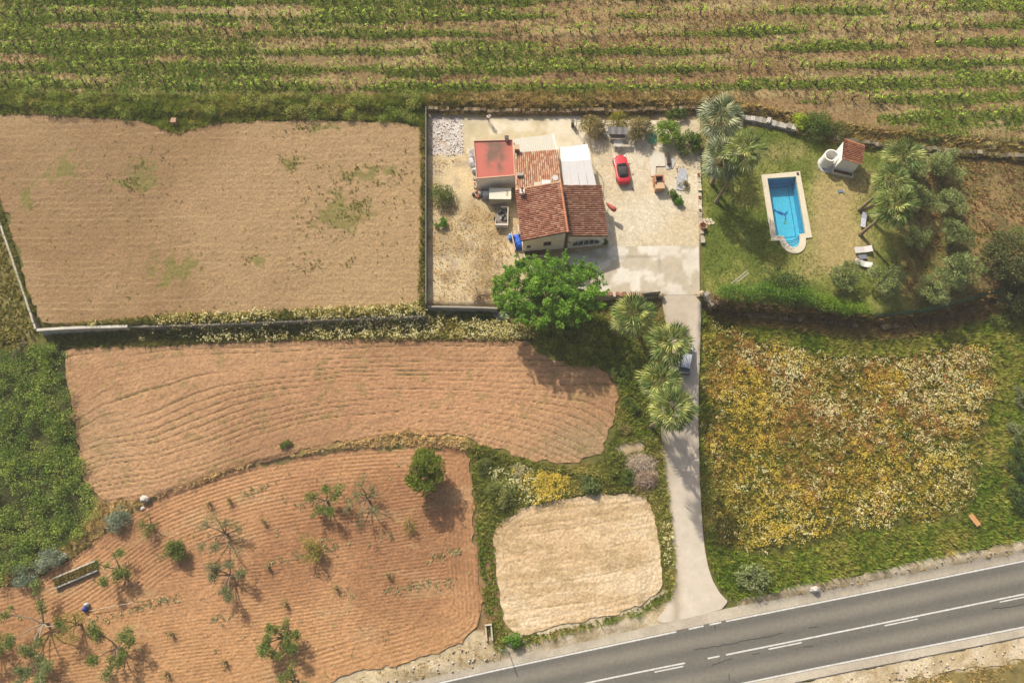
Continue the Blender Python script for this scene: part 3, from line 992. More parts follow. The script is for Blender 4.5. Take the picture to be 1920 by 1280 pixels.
# ---- tiles ------------------------------------------------------------------
def tile_roof(parent, hiA, hiB, loB, loA, ncol, nrow, cols, deck_col, thick=.14, name='roof', name2='roof_tiles', seed=0, pale=0.0):
    hiA, hiB, loB, loA = (V3(k) for k in (hiA, hiB, loB, loA))
    rr = np.random.default_rng(seed)
    dz = V3((0, 0, thick))
    quad = [hiA, loA, loB, hiB]
    nn = np.cross(loA - hiA, hiB - hiA)
    if nn[2] < 0:
        quad = quad[::-1]
    mb = MB()
    mb.col = deck_col
    mb.prism([q - dz for q in quad], quad)
    roof = mb.build(name, M['tile'], parent)
    mb = MB()
    for i in range(ncol):
        u0, u1 = i / ncol, (i + 1) / ncol
        hA, hB = hiA + (hiB - hiA) * u0, hiA + (hiB - hiA) * u1
        lA, lB = loA + (loB - loA) * u0, loA + (loB - loA) * u1
        for j in range(nrow):
            v0, v1 = j / nrow - .012, (j + 1) / nrow + .012
            tc, tcb = (hA + hB) / 2, (lA + lB) / 2
            side = (hB - hA) / 2
            c0, c1 = tc + (tcb - tc) * v0, tc + (tcb - tc) * v1
            up = np.cross(tcb - tc, side)
            up /= np.linalg.norm(up)
            if up[2] < 0:
                up = -up
            w = np.linalg.norm(side)
            vs = []
            for (c, s, lift) in ((c0, .70, .0), (c1, .84, .03)):
                for k in range(5):
                    t = math.pi * k / 4
                    vs.append(c - side * s * math.cos(t) + up * (w * s * math.sin(t) * .95 + lift + .004))
            col = V3(cols[rr.integers(len(cols))]) * rr.uniform(.82, 1.16)
            if pale and rr.random() < pale:
                col = C(226, 196, 160) * rr.uniform(.85, 1.1)
            mb.add(vs, [(k, k + 1, 6 + k, 5 + k) for k in range(4)] + [(5, 6, 7, 8, 9)], col)
    t = mb.build(name2, M['tile'], roof, kind='stuff')
    return roof

def ridge_line(parent, a, b, n, cols, r=.14, name='ridge_tiles', seed=1):
    a, b = V3(a), V3(b)
    rr = np.random.default_rng(seed)
    mb = MB()
    d = (b - a) / n
    s = np.array([-d[1], d[0], 0])
    s /= np.linalg.norm(s)
    for i in range(n):
        p0, p1 = a + d * i, a + d * (i + 1.06)
        vs = []
        for c, q in ((p0, r * .86), (p1, r)):
            for k in range(6):
                t = math.pi * k / 5
                vs.append(c + s * q * math.cos(t) + V3((0, 0, q * math.sin(t) - .02)))
        mb.add(vs, [(k, k + 1, 7 + k, 6 + k) for k in range(5)] + [(6, 7, 8, 9, 10, 11)], V3(cols[rr.integers(len(cols))]) * rr.uniform(.85, 1.12))
    return mb.build(name, M['tile'], parent, kind='stuff')

# ---- farmhouse --------------------------------------------------------------
house = thing('farmhouse', 'cream farmhouse with stepped terracotta tile roofs and a flat red-roofed annexe', 'house', (0, 0, 0))
RED = [C(198, 138, 110), C(208, 152, 122), C(188, 126, 98), C(174, 114, 90), C(218, 170, 140)]
WING_SHADE = [C(176, 128, 102), C(156, 110, 86), C(190, 146, 118), C(166, 116, 92)]  # browner wing tiles; shade of the slope facing off the sun is in the colour
OLD = [C(202, 148, 116), C(214, 164, 130), C(192, 134, 104), C(222, 178, 146)]
def shell(name, corners, inset, drop=.10, mat=None, z0=-.15):
    """walls under a roof given by its corners, counter-clockwise from above; returns wall corners"""
    c = np.array([k[:2] for k in corners])
    m = c.mean(0)
    w = []
    for i, k in enumerate(corners):
        d = m - c[i]
        d = d / np.linalg.norm(d)
        q = c[i] + d * inset * 1.35
        # height of the roof plane at the inset corner, by blending towards the mean
        f = inset * 1.35 / np.linalg.norm(m - c[i])
        zt = k[2] * (1 - f) + np.mean([q_[2] for q_ in corners]) * f - drop
        w.append((q[0], q[1], zt))
    mb = MB()
    mb.prism([(a, b, z0) for a, b, _ in w], w)
    mb.build(name, mat or M['plaster'], house)
    return w
mTL, mTR, mBR, mBL = P(967, 356, 3.6), P(1051, 341, 4.75), P(1065, 435, 4.75), P(978, 452, 3.6)
main_w = shell('wall', [mTL, mBL, mBR, mTR], .22, .16)
roof = tile_roof(house, mTR, mBR, mBL, mTL, 27, 15, RED, C(150, 88, 64), seed=3)
ridge_line(roof, mTR + (0, 0, .05), mBR + (0, 0, .05), 17, [C(214, 138, 102), C(222, 150, 112)], seed=4)
ridge_line(roof, mTL + (0, 0, .03), mTR + (0, 0, .03), 15, [C(216, 176, 140), C(226, 196, 160)], r=.11, name='verge_tiles', seed=5)
wTL, wTR, wBR, wBL = P(1056, 347, 3.75), P(1127, 347, 2.75), P(1139, 443, 2.75), P(1066, 443, 3.75)
wing_w = shell('wall', [wTL, wBL, wBR, wTR], .22, .16)
tile_roof(house, wTL, wBL, wBR, wTR, 27, 12, WING_SHADE, C(120, 74, 56), seed=6)
nTL, nTR, nBR, nBL = P(966, 288, 2.85), P(1046, 282, 2.85), P(1053, 343, 3.45), P(968, 357, 3.45)
shell('wall', [nTL, nBL, nBR, nTR], .18, .16)
roof = tile_roof(house, nBL, nBR, nTR, nTL, 21, 11, OLD, C(186, 130, 98), seed=7, pale=.14)
ridge_line(roof, nTL + (0, 0, .03), nBL + (0, 0, .03), 12, [C(216, 176, 140), C(204, 150, 112)], r=.10, name='verge_tiles', seed=8)
gTL, gTR, gBR, gBL = P(962, 261, 2.35), P(1037, 252, 2.35), P(1045, 284, 2.7), P(966, 290, 2.7)
shell('wall', [gTL, gBL, gBR, gTR], .12, .10)
mb = MB()                                                  # corrugated sheet roof
nr = 46
prev = None
for i in range(nr + 1):
    u = i / nr
    h_ = .03 * (i % 2)
    a = gBL + (gBR - gBL) * u + V3((0, 0, h_))
    b = gTL + (gTR - gTL) * u + V3((0, 0, h_))
    if prev is not None:
        mb.prism([prev[0] - (0, 0, .04), a - (0, 0, .04), b - (0, 0, .04), prev[1] - (0, 0, .04)], [prev[0], a, b, prev[1]], C(218, 212, 192))
    prev = (a, b)
mb.build('sheet_roof', M['painted'], house)
mb = MB()                                                  # white flashing on its east edge
d = gBR - gTR
mb.obox((gTR + gBR) / 2 + (0, 0, .05), d / 2, (.10, .0, 0), (0, 0, .05), C(240, 236, 226))
mb.build('flashing', M['painted'], house)

# annexe with the flat red roof inside a low parapet
aTL, aTR, aBR, aBL = P(887, 263, 2.9), P(962, 261, 2.9), P(966, 329, 2.9), P(893, 335, 2.9)
ann = [aTL, aBL, aBR, aTR]
mb = MB()
mb.prism([(p[0], p[1], -.15) for p in ann], [(p[0], p[1], 2.72) for p in ann])
mb.build('wall', M['plaster'], house)
def col_red(px, py, x, y):
    c = mixc(C(206, 104, 86), C(216, 118, 96), fbm(x * .6, y * .6, 131))
    st = np.clip(1.2 * blob(px, py, 936, 288, 13, 18) + blob(px, py, 918, 292, 8, 22) + blob(px, py, 938, 312, 6, 12) * .9 + blob(px, py, 930, 270, 22, 5) * .8, 0, 1)
    return mixc(c, C(116, 92, 72), st * sstep(.15, .55, fbm(x * 1.2, y * 1.2, 132)) * .9)
m_in = np.mean(ann, 0)
inn = [m_in + (p - m_in) * .955 for p in ann]
k = 26
uu, vv = np.meshgrid(np.linspace(0, 1, k), np.linspace(0, 1, k))
pts = (inn[0] * ((1 - uu) * (1 - vv))[..., None] + inn[3] * (uu * (1 - vv))[..., None] + inn[2] * (uu * vv)[..., None] + inn[1] * ((1 - uu) * vv)[..., None]).reshape(-1, 3)
pts[:, 2] = 2.76
px, py = proj(pts[:, 0], pts[:, 1], 2.76)
i = np.arange(k * k).reshape(k, k)
F = np.stack([i[1:, :-1], i[1:, 1:], i[:-1, 1:], i[:-1, :-1]], -1).reshape(-1, 4)
o_ = obj('flat_roof', mesh_np('flat_roof', pts, F, col_red(px, py, pts[:, 0], pts[:, 1])), M['painted'], house)
o_['label'] = 'flat red roof with dark water stains'
mb = MB()
for i in range(4):
    j = (i + 1) % 4
    mb.prism([(ann[i][0], ann[i][1], 2.70), (ann[j][0], ann[j][1], 2.70), (inn[j][0], inn[j][1], 2.70), (inn[i][0], inn[i][1], 2.70)],
             [(ann[i][0], ann[i][1], 2.9), (ann[j][0], ann[j][1], 2.9), (inn[j][0], inn[j][1], 2.9), (inn[i][0], inn[i][1], 2.9)], C(234, 190, 160))
mb.build('parapet', M['painted'], house)

def chimney(px, py, z0, z1, w, body, cap, name='chimney', cowl=None):
    p = P(px, py, z1)
    mb = MB()
    mb.box(p[0] - w / 2, p[0] + w / 2, p[1] - w / 2, p[1] + w / 2, z0, z1, body)
    c = mb.build(name, M['painted'], house)
    mb = MB()
    mb.box(p[0] - w * .62, p[0] + w * .62, p[1] - w * .62, p[1] + w * .62, z1, z1 + .08, cap)
    mb.build('chimney_cap', M['painted'], c)
    if cowl is not None:
        mb = MB()
        mb.tube([(p[0], p[1], z1 + .08), (p[0], p[1], z1 + .75)], .09, 8, cowl)
        mb.lathe([(.17, .75), (.02, .92)], 8, (p[0], p[1], z1), cowl)
        mb.build('flue', M['painted'], c)
    return c
chimney(969, 276, 2.3, 3.5, .55, C(206, 160, 120), C(222, 186, 150))
chimney(979, 359, 3.4, 4.35, .5, C(238, 226, 204), C(240, 230, 212), cowl=C(140, 92, 74))
chimney(950, 258, 2.6, 3.25, .42, C(226, 214, 190), C(90, 80, 70))
for k, (px_, py_, sx, sy, cc) in enumerate([(1008, 345, .42, .3, (232, 216, 190)), (1024, 341, .55, .3, (240, 238, 232)), (975, 326, .35, .2, (190, 180, 168))]):
    p = P(px_, py_, 3.75)
    mb = MB()
    mb.box(p[0] - sx, p[0] + sx, p[1] - sy, p[1] + sy, 3.2, 3.72, C(*cc))
    mb.build(['vent_block', 'skylight', 'roof_vent'][k], M['painted'], house)
p = P(1041, 334, 3.9)                                       # small dish on its arm
mb = MB()
mb.tube([(p[0] + .4, p[1] - .3, 3.3), (p[0] + .3, p[1] - .2, 3.8), (p[0], p[1], 3.9)], .03, 5, C(200, 196, 190))
mb.lathe([(.05, .0), (.30, .06), (.38, .16)], 12, (p[0], p[1], 3.86), C(224, 220, 212))
mb.build('satellite_dish', M['painted'], house)

def on_wall(A, B, s0, s1, z0, z1, d0, d1, mb, col=None):
    """box on the outside of the wall from A to B (outside to the right of A->B)"""
    A, B = V3(A)[:2], V3(B)[:2]
    d = B - A
    n_ = np.array([d[1], -d[0]]) / np.linalg.norm(d)
    c = A + d * (s0 + s1) / 2 + n_ * (d0 + d1) / 2
    mb.obox((c[0], c[1], (z0 + z1) / 2), (*(d * (s1 - s0) / 2), 0), (*(n_ * (d1 - d0) / 2), 0), (0, 0, (z1 - z0) / 2), col)
def window(A, B, s0, s1, z0, z1, mull=1, frame=None, shutter=False):
    L_ = np.linalg.norm(V3(B)[:2] - V3(A)[:2])
    t = .06 / L_
    mb = MB()
    fc = frame if frame is not None else C(236, 230, 216)
    for (a, b, c, d) in ((s0, s1, z1 - .07, z1), (s0, s1, z0, z0 + .07), (s0, s0 + t, z0 + .07, z1 - .07), (s1 - t, s1, z0 + .07, z1 - .07)):
        on_wall(A, B, a, b, c, d, -.05, .06, mb, fc)
    w_ = mb.build('window', M['painted'], house)
    step = (s1 - s0 - 2 * t) / mull
    for q in range(mull):
        mb = MB()
        on_wall(A, B, s0 + t + q * step, s0 + t + (q + 1) * step - (t * .6 if q < mull - 1 else 0), z0 + .07, z1 - .07, -.05, .015, mb)
        mb.build('pane', M['glass'], w_)
    mb = MB()
    on_wall(A, B, s0 - t, s1 + t, z0 - .07, z0 - .002, -.02, .14, mb, C(226, 212, 186))
    mb.build('sill', M['painted'], w_)
A, B = main_w[1], main_w[2]                               # south wall of the main block, west to east
window(A, B, .10, .19, 1.3, 1.75, 1, C(150, 128, 104))
window(A, B, .50, .68, 1.45, 2.25, 2, C(140, 122, 102))
mb = MB()
on_wall(A, B, .02, .62, -.1, .34, .75, .90, mb, C(228, 212, 182))
on_wall(A, B, .02, .05, -.1, .34, .02, .75, mb, C(228, 212, 182))
on_wall(A, B, .59, .62, -.1, .34, .02, .75, mb, C(228, 212, 182))
pb = mb.build('planter', M['painted'], house)
mb = MB()
on_wall(A, B, .05, .59, -.1, .26, .02, .745, mb, C(120, 92, 66))
mb.build('planter_soil', M['soil'], pb)
A, B = wing_w[1], wing_w[2]
L_ = np.linalg.norm(V3(B)[:2] - V3(A)[:2])
d2 = (V3(B)[:2] - V3(A)[:2]) / L_
n2_ = np.array([d2[1], -d2[0]])
def arch(s0, s1, z0, zs, rise, k=13):
    pts = [(s0, z0), (s1, z0)]
    for q in np.linspace(0, math.pi, k):
        pts.append(((s0 + s1) / 2 + (s1 - s0) / 2 * math.cos(q), zs + rise * math.sin(q) ** .8))
    return pts
def wall_pts(pts, d):
    return [(A[0] + d2[0] * s + n2_[0] * d, A[1] + d2[1] * s + n2_[1] * d, z) for s, z in pts]
o_p, i_p = arch(.10 * L_, .90 * L_, .55, 1.15, .85), arch(.13 * L_, .87 * L_, .67, 1.15, .72)
mb = MB()
nn_ = len(o_p)
vs = wall_pts(o_p, -.02) + wall_pts(o_p, .09) + wall_pts(i_p, .09) + wall_pts(i_p, .0)
mb.add(vs, [f for i in range(nn_) for j in [(i + 1) % nn_] for f in ((i, j, nn_ + j, nn_ + i), (nn_ + i, nn_ + j, 2 * nn_ + j, 2 * nn_ + i), (2 * nn_ + i, 2 * nn_ + j, 3 * nn_ + j, 3 * nn_ + i))], C(240, 236, 226))
aw = mb.build('arched_window', M['painted'], house)
aw['label'] = 'wide white-framed arched window'
lo, hi = .13 * L_, .87 * L_
wpan = (hi - lo) / 5
for q in range(5):
    a0, a1 = lo + q * wpan + .04, lo + (q + 1) * wpan - .04
    pts = [(a0, .68), (a1, .68)]
    for s in np.linspace(a1, a0, 6):
        t = np.clip((s - (lo + hi) / 2) / ((hi - lo) / 2), -1, 1)
        pts.append((s, 1.13 + .70 * (1 - t * t) ** .4))
    mb = MB()
    mb.add(wall_pts(pts, .03), [tuple(range(len(pts)))])
    mb.build('pane', M['glass'], aw)
    if q:
        mb = MB()
        s = lo + q * wpan
        mb.obox((A[0] + d2[0] * s + n2_[0] * .04, A[1] + d2[1] * s + n2_[1] * .04, 1.2), (*(d2 * .04), 0), (*(n2_ * .035), 0), (0, 0, .58), C(240, 236, 226))
        mb.build('mullion', M['painted'], aw)
for s in (.03, .97):                                        # wall lamps
    mb = MB()
    p = wall_pts([(s * L_, 1.75)], .1)[0]
    mb.lathe([(.06, -.12), (.09, .05), (.02, .13)], 8, p, (.03, .03, .03))
    mb.build('wall_lamp', M['painted'], house)
p_w = main_w[0]
mb = MB()                                                   # white panel at the west wall
A, B = main_w[0], main_w[1]
on_wall(A, B, .55, .70, .1, 1.9, .25, .33, mb, C(238, 232, 220))
tag(mb.build('door_panel', M['painted']), 'white panel standing against the west wall of the farmhouse', 'panel')

# ---- canopy beside the house
can = thing('canopy', 'white sheeted canopy on slim posts between the house and the red car', 'canopy')
cA, cB, cC, cD = P(1050, 277, 2.55), P(1101, 271, 2.45), P(1118, 347, 2.45), P(1056, 347, 2.65)
f = .38
mA, mB_ = cA + (cD - cA) * f, cB + (cC - cB) * f
k = 14
uu, vv = np.meshgrid(np.linspace(0, 1, k), np.linspace(0, 1, 8))
pts = (cA * ((1 - uu) * (1 - vv))[..., None] + cB * (uu * (1 - vv))[..., None] + mB_ * (uu * vv)[..., None] + mA * ((1 - uu) * vv)[..., None])
pts[..., 2] += .22 * np.sin(vv * math.pi) * 0 - .14 * np.sin(uu * math.pi) + .05 * rng.random(uu.shape) + .10 * (1 - vv)
i = np.arange(k * 8).reshape(8, k)
F = np.stack([i[1:, :-1], i[1:, 1:], i[:-1, 1:], i[:-1, :-1]], -1).reshape(-1, 4)
M['cloth'] = mat_plain('white_cloth', (0.80, 0.79, 0.76), .9, var=.04, nscale=2)
o_ = obj('fabric', mesh_np('fabric', pts.reshape(-1, 3), F, smooth=True), M['cloth'], can)
for q in range(4):
    a0, a1 = q / 4 + .006, (q + 1) / 4 - .006
    qa = [mA + (mB_ - mA) * a0, cD + (cC - cD) * a0, cD + (cC - cD) * a1, mA + (mB_ - mA) * a1]
    mb = MB()
    mb.prism([V3(p) + (0, 0, .00) for p in qa], [V3(p) + (0, 0, .03) for p in qa], C(232, 228, 224))
    mb.build('sheet', M['painted'], can)
for p in (cA, cB, mB_, cC, mA):
    mb = MB()
    mb.tube([(p[0], p[1], -.02), (p[0], p[1], p[2] - .02)], .04, 6, C(236, 234, 228))
    mb.build('post', M['painted'], can)
for a, b in ((cA, cB), (mA, mB_), (cB, cC)):
    mb = MB()
    mb.tube([a - (0, 0, .06), b - (0, 0, .06)], .04, 6, C(236, 234, 228))
    mb.build('rail', M['painted'], can)

# ---- pool hut with the curled shower wall
hTL, hTR, hBR, hBL = P(1582.5, 261, 2.75), P(1621, 274, 2.6), P(1615, 308, 2.6), P(1579, 297.5, 2.75)
hm = np.mean([hTL, hTR, hBR, hBL], 0)
hut = thing('pool_hut', 'small white pool hut with tiled roof and curled shower wall', 'hut', (hm[0], hm[1], ZL))
off = np.array([hm[0], hm[1], ZL])
hq = [p - off for p in (hTL, hTR, hBR, hBL)]
mb = MB()
ws = [V3((q[0] * .93, q[1] * .93, q[2] - .13)) for q in (hq[0], hq[3], hq[2], hq[1])]
mb.prism([(q[0], q[1], -.15) for q in ws], ws)
mb.build('wall', M['white_plaster'], hut)
tile_roof(hut, hq[0], hq[3], hq[2], hq[1], 11, 7, [C(166, 110, 82), C(150, 98, 72), C(178, 120, 90)], C(84, 54, 42), thick=.10, seed=9)
hr = [o for o in hut.children if o.name.startswith('roof')][0]
ridge_line(hr, hq[0] + (0, 0, .03), hq[1] + (0, 0, .03), 8, [C(206, 138, 102), C(216, 152, 114)], r=.10, seed=21)
ridge_line(hr, hq[3] + (0, 0, .03), hq[2] + (0, 0, .03), 8, [C(206, 138, 102), C(216, 152, 114)], r=.10, name='verge_tiles', seed=22)
sc = P(1558, 293, ZL + 1.75) - off
mb = MB()
ts = np.linspace(R(-15), R(-345), 34)
rad = np.interp(np.arange(34), [0, 20, 33], [.62, .80, .98])
ring_o = [(sc[0] + (r + .07) * math.cos(t), sc[1] + (r + .07) * math.sin(t)) for r, t in zip(rad, ts)]
ring_i = [(sc[0] + (r - .07) * math.cos(t), sc[1] + (r - .07) * math.sin(t)) for r, t in zip(rad, ts)]
for i in range(33):
    q = [ring_o[i + 1], ring_o[i], ring_i[i], ring_i[i + 1]]
    mb.prism([(a, b, -.1) for a, b in q][::-1], [(a, b, 1.85) for a, b in q][::-1])
mb.build('shower_wall', M['white_plaster'], hut)
mb = MB()
mb.lathe([(1.25, -.1), (1.25, .03)], 20, (sc[0] + .25, sc[1] - .1, 0))
mb.build('shower_floor', mat_plain('blue_grey_floor', C(196, 198, 204), .8, var=.08), hut)
tr0, tr1 = P(1558, 327, ZL) - off, P(1597, 336, ZL) - off
d = (tr1 - tr0)[:2]
Lh = np.linalg.norm(d)
d /= Lh
nrm = np.array([-d[1], d[0]])
mb = MB()
def hb(s0, s1, t0, t1, z0, z1, c):
    cc = tr0[:2] + d * (s0 + s1) / 2 + nrm * (t0 + t1) / 2
    mb.obox((cc[0], cc[1], (z0 + z1) / 2), (*(d * (s1 - s0) / 2), 0), (*(nrm * (t1 - t0) / 2), 0), (0, 0, (z1 - z0) / 2), c)
wc = C(236, 226, 206)
hb(0, Lh, 0, .12, -.1, .42, wc)
hb(0, .12, .12, .70, -.1, .42, wc)
hb(Lh - .12, Lh, .12, .70, -.1, .42, wc)
pl = mb.build('planter', M['painted'], hut)
mb = MB()
hb(.12, Lh - .12, .12, .70, -.1, .24, C(120, 92, 66))
mb.build('planter_soil', M['soil'], pl)

# ---- walls and fences
def wpath(px_path, lv, step=.8, smooth=1):
    p = polyw(px_path, lv)
    p = smooth_path(p, smooth) if smooth else p
    return resample(p, step)
def solid_wall(name, label, cat, px_path, lv, zb, zt, thick, col, mat='painted', wob=.03, group=None):
    p = wpath(px_path, lv)
    root = thing(name, label, cat, (p[0][0], p[0][1], zb), 0, group)
    d = np.gradient(p, axis=0)
    d /= np.linalg.norm(d, axis=1)[:, None]
    nn = np.stack([-d[:, 1], d[:, 0]], -1) * thick / 2
    mb = MB()
    o = np.array([p[0][0], p[0][1]])
    for i in range(len(p) - 1):
        a, b = p[i] - o, p[i + 1] - o
        j = (rng.random(2) - .5) * wob
        q = [a - nn[i], b - nn[i + 1], b + nn[i + 1], a + nn[i]]
        h_ = zt - zb
        mb.prism([(*k, 0) for k in q], [(*k, h_ + j[0]) for k in q], V3(col) * rng.uniform(.9, 1.08))
    mb.build('wall_body', M[mat], root)
    return root
def stone_wall(name, label, px_path, lv, zb, zt, thick, cols, size=.34, seed=0, cat='stone wall'):
    rr = np.random.default_rng(seed)
    p = smooth_path(polyw(px_path, lv), 1)
    dl = np.r_[0, np.cumsum(np.linalg.norm(np.diff(p, axis=0), axis=1))]
    o = V3((p[0][0], p[0][1], zb))
    root = thing(name, label, cat, o)
    mb = MB()
    z = 0.0
    H = zt - zb
    while z < H - .05:
        ch = size * rr.uniform(.6, .85)
        s = rr.uniform(0, .2)
        while s < dl[-1]:
            ln = size * rr.uniform(.7, 1.6)
            x_, y_ = np.interp(s + ln / 2, dl, p[:, 0]), np.interp(s + ln / 2, dl, p[:, 1])
            x2, y2 = np.interp(s + ln / 2 + .2, dl, p[:, 0]), np.interp(s + ln / 2 + .2, dl, p[:, 1])
            x1, y1 = np.interp(s + ln / 2 - .2, dl, p[:, 0]), np.interp(s + ln / 2 - .2, dl, p[:, 1])
            d = np.array([x2 - x1, y2 - y1])
            L_ = np.linalg.norm(d)
            if z + ch >= H - .05 and vnoise(np.array([s * .45]), np.array([seed * 1.7]), 4)[0] + rr.uniform(-.2, .2) < .55:
                s += ln
                continue
            if L_ > 1e-6:
                d = d / L_
                n_ = np.array([-d[1], d[0]])
                a = rr.uniform(-.12, .12)
                d, n_ = d * math.cos(a) + n_ * math.sin(a), n_ * math.cos(a) - d * math.sin(a)
                th = thick / 2 * rr.uniform(.85, 1.15)
                tilt = rr.uniform(-.08, .08)
                mb.obox((x_ - o[0], y_ - o[1], z + ch / 2 + rr.uniform(-.02, .05)), (*(d * ln * .49), tilt * .3), (*(n_ * th), tilt * .2), (0, 0, ch * .49), V3(cols[rr.integers(len(cols))]) * rr.uniform(.75, 1.2))
            s += ln
        z += ch
    mb.build('stones', M['stone'], root, kind='stuff')
    return root

GREYS = [C(186, 176, 158), C(160, 150, 132), C(200, 190, 172), C(140, 128, 110)]
BROWNS = [C(126, 108, 80), C(104, 90, 66), C(142, 124, 94), C(92, 80, 56)]
WHITES = [C(226, 222, 214), C(208, 204, 198), C(188, 182, 174), C(160, 150, 138)]
solid_wall('field_wall', 'pale concrete wall down the left edge of the upper field', 'wall', [(-30, 330), (0, 412), (22, 475), (46, 545), (70, 618)], 0.0, -1.2, .40, .22, C(196, 186, 164), wob=.10)
solid_wall('field_wall', 'pale concrete retaining wall between the two brown fields', 'wall', [(70, 619), (130, 615), (240, 612)], 0.3, -1.5, .46, .32, C(220, 212, 196))
solid_wall('field_wall', 'grey overgrown wall between the brown fields, running on to the yard', 'wall', [(243, 612), (300, 611), (400, 608), (520, 603), (650, 598), (798, 592)], 0.2, -1.5, .22, .22, C(150, 142, 126), wob=.12)
solid_wall('block_wall', 'tall grey block wall between the upper field and the yard', 'wall', [(799, 203), (799, 380), (799, 571)], .9, -.2, 1.25, .10, C(128, 128, 120))
solid_wall('block_wall', 'low grey block wall along the south edge of the yard', 'wall', [(801, 573), (870, 574), (932, 576)], .5, -1.4, .28, .2, C(176, 168, 152))
stone_wall('stone_wall', 'dark stone terrace wall between the vineyard and the patio', [(803, 210), (900, 213), (1000, 214), (1090, 213), (1200, 212), (1310, 208), (1340, 208)], 0.0, -.1, .72, .45, [C(140, 120, 90), C(116, 98, 72), C(160, 142, 112)], seed=11)
stone_wall('stone_wall', 'whitish stone wall behind the big palm at the top of the lawn', [(1370, 222), (1400, 222), (1440, 230), (1486, 243)], 0.3, -.1, .62, .8, [C(206, 200, 188), C(180, 172, 158), C(156, 146, 128)], seed=12, size=.45)
stone_wall('stone_wall', 'mossy grey stone wall along the top of the lawn, right of the bushes', [(1560, 262), (1610, 270), (1680, 276), (1760, 283), (1860, 292), (1960, 300)], 0.3, -.1, .70, .55, [C(140, 130, 108), C(112, 102, 80), C(168, 158, 136), C(96, 90, 66)], seed=13)
stone_wall('stone_wall', 'brown stone retaining wall under the hedge, above the flower meadow', [(1320, 572), (1380, 585), (1480, 594), (1560, 602), (1640, 612), (1720, 606), (1800, 586), (1880, 560), (1960, 540)], -.6, -1.9, -.95, .6, BROWNS, seed=14, size=.42)
stone_wall('stone_wall', 'rough stone wall end at the gateway by the drive', [(1318, 552), (1328, 562), (1336, 572)], -.4, -1.2, .35, .9, GREYS, seed=15)
stone_wall('stone_wall', 'stone edging between the terrace and the lawn', [(1309, 292), (1311, 350), (1313, 420), (1317, 455)], 0.0, -.05, .32, .45, [C(232, 220, 196), C(210, 196, 170), C(226, 206, 172)], seed=16)
stone_wall('stone_wall', 'flower-topped stone wall below the forecourt, behind the palms', [(1140, 553), (1170, 553), (1204, 555)], 0.0, -1.2, .42, .5, [C(220, 206, 182), C(190, 160, 134), C(170, 120, 94)], seed=17)
g0, g1 = P(1203, 556, 0.0), P(1236, 552, 0.0)
gate = thing('gate', 'dark slatted gate lying open beside the driveway entrance', 'gate', (g0[0], g0[1], -.55))
d = (g1 - g0)
mb = MB()
for zz in (.1, .95):
    mb.obox((d[0] / 2, d[1] / 2, zz + .4), d / 2, (0, .03, 0), (0, 0, .04), (.05, .045, .04))
mb.build('frame', M['painted'], gate)
for q in range(12):
    mb = MB()
    u = (q + .5) / 12
    mb.obox((d[0] * u, d[1] * u + .04, .95), d / 30, (0, .012, 0), (0, 0, .5), (.06, .052, .045))
    mb.build('slat', M['painted'], gate)
for px_, py_, lab in ((1240, 551, 'cream gate pillar left of the driveway mouth'), (1316, 549, 'cream gate pillar right of the driveway mouth')):
    p = P(px_, py_, .6)
    t = thing('gate_pillar', lab, 'pillar', (p[0], p[1], -.3), 0, 'gate pillars')
    mb = MB()
    mb.box(-.22, .22, -.22, .22, 0, .9, C(222, 204, 170))
    mb.build('shaft', M['painted'], t)
    mb = MB()
    mb.lathe([(.30, .9), (.34, .98), (.06, 1.1)], 4, (0, 0, 0), C(214, 190, 152))
    mb.build('cap', M['painted'], t)

# green netting fence
p = wpath([(1640, 590), (1700, 586), (1760, 576), (1820, 560), (1885, 540)], .5, 1.6)
fence = thing('net_fence', 'green netting fence curving below the olive trees', 'fence', (p[0][0], p[0][1], 0))
def mat_net():
    m, nt, out = _nt('green_net')
    N, L = nt.nodes.new, nt.links.new
    b = N('ShaderNodeBsdfPrincipled')
    b.inputs['Base Color'].default_value = (*C(36, 120, 92), 1)
    b.inputs['Roughness'].default_value = .7
    tr = N('ShaderNodeBsdfTransparent')
    mx = N('ShaderNodeMixShader')
    mx.inputs[0].default_value = .72
    L(tr.outputs[0], mx.inputs[1])
    L(b.outputs[0], mx.inputs[2])
    L(mx.outputs[0], out.inputs[0])
    return m
M['net'] = mat_net()
for i in range(len(p)):
    q = p[i] - p[0]
    mb = MB()
    mb.tube([(q[0], q[1], -.1), (q[0], q[1], 1.05)], .03, 6, C(70, 90, 80))
    mb.build('post', M['painted'], fence)
    if i < len(p) - 1:
        q2 = p[i + 1] - p[0]
        vs = []
        for k in range(7):
            u = k / 6
            b_ = q + (q2 - q) * u
            sag = -.10 * math.sin(u * math.pi)
            vs += [(b_[0], b_[1] - .15 * math.sin(u * 3.1), .02), (b_[0], b_[1] + .04 * math.sin(u * 6), .95 + sag)]
        mb = MB()
        mb.add(vs, [(2 * k, 2 * k + 2, 2 * k + 3, 2 * k + 1) for k in range(6)])
        mb.build('netting', M['net'], fence)

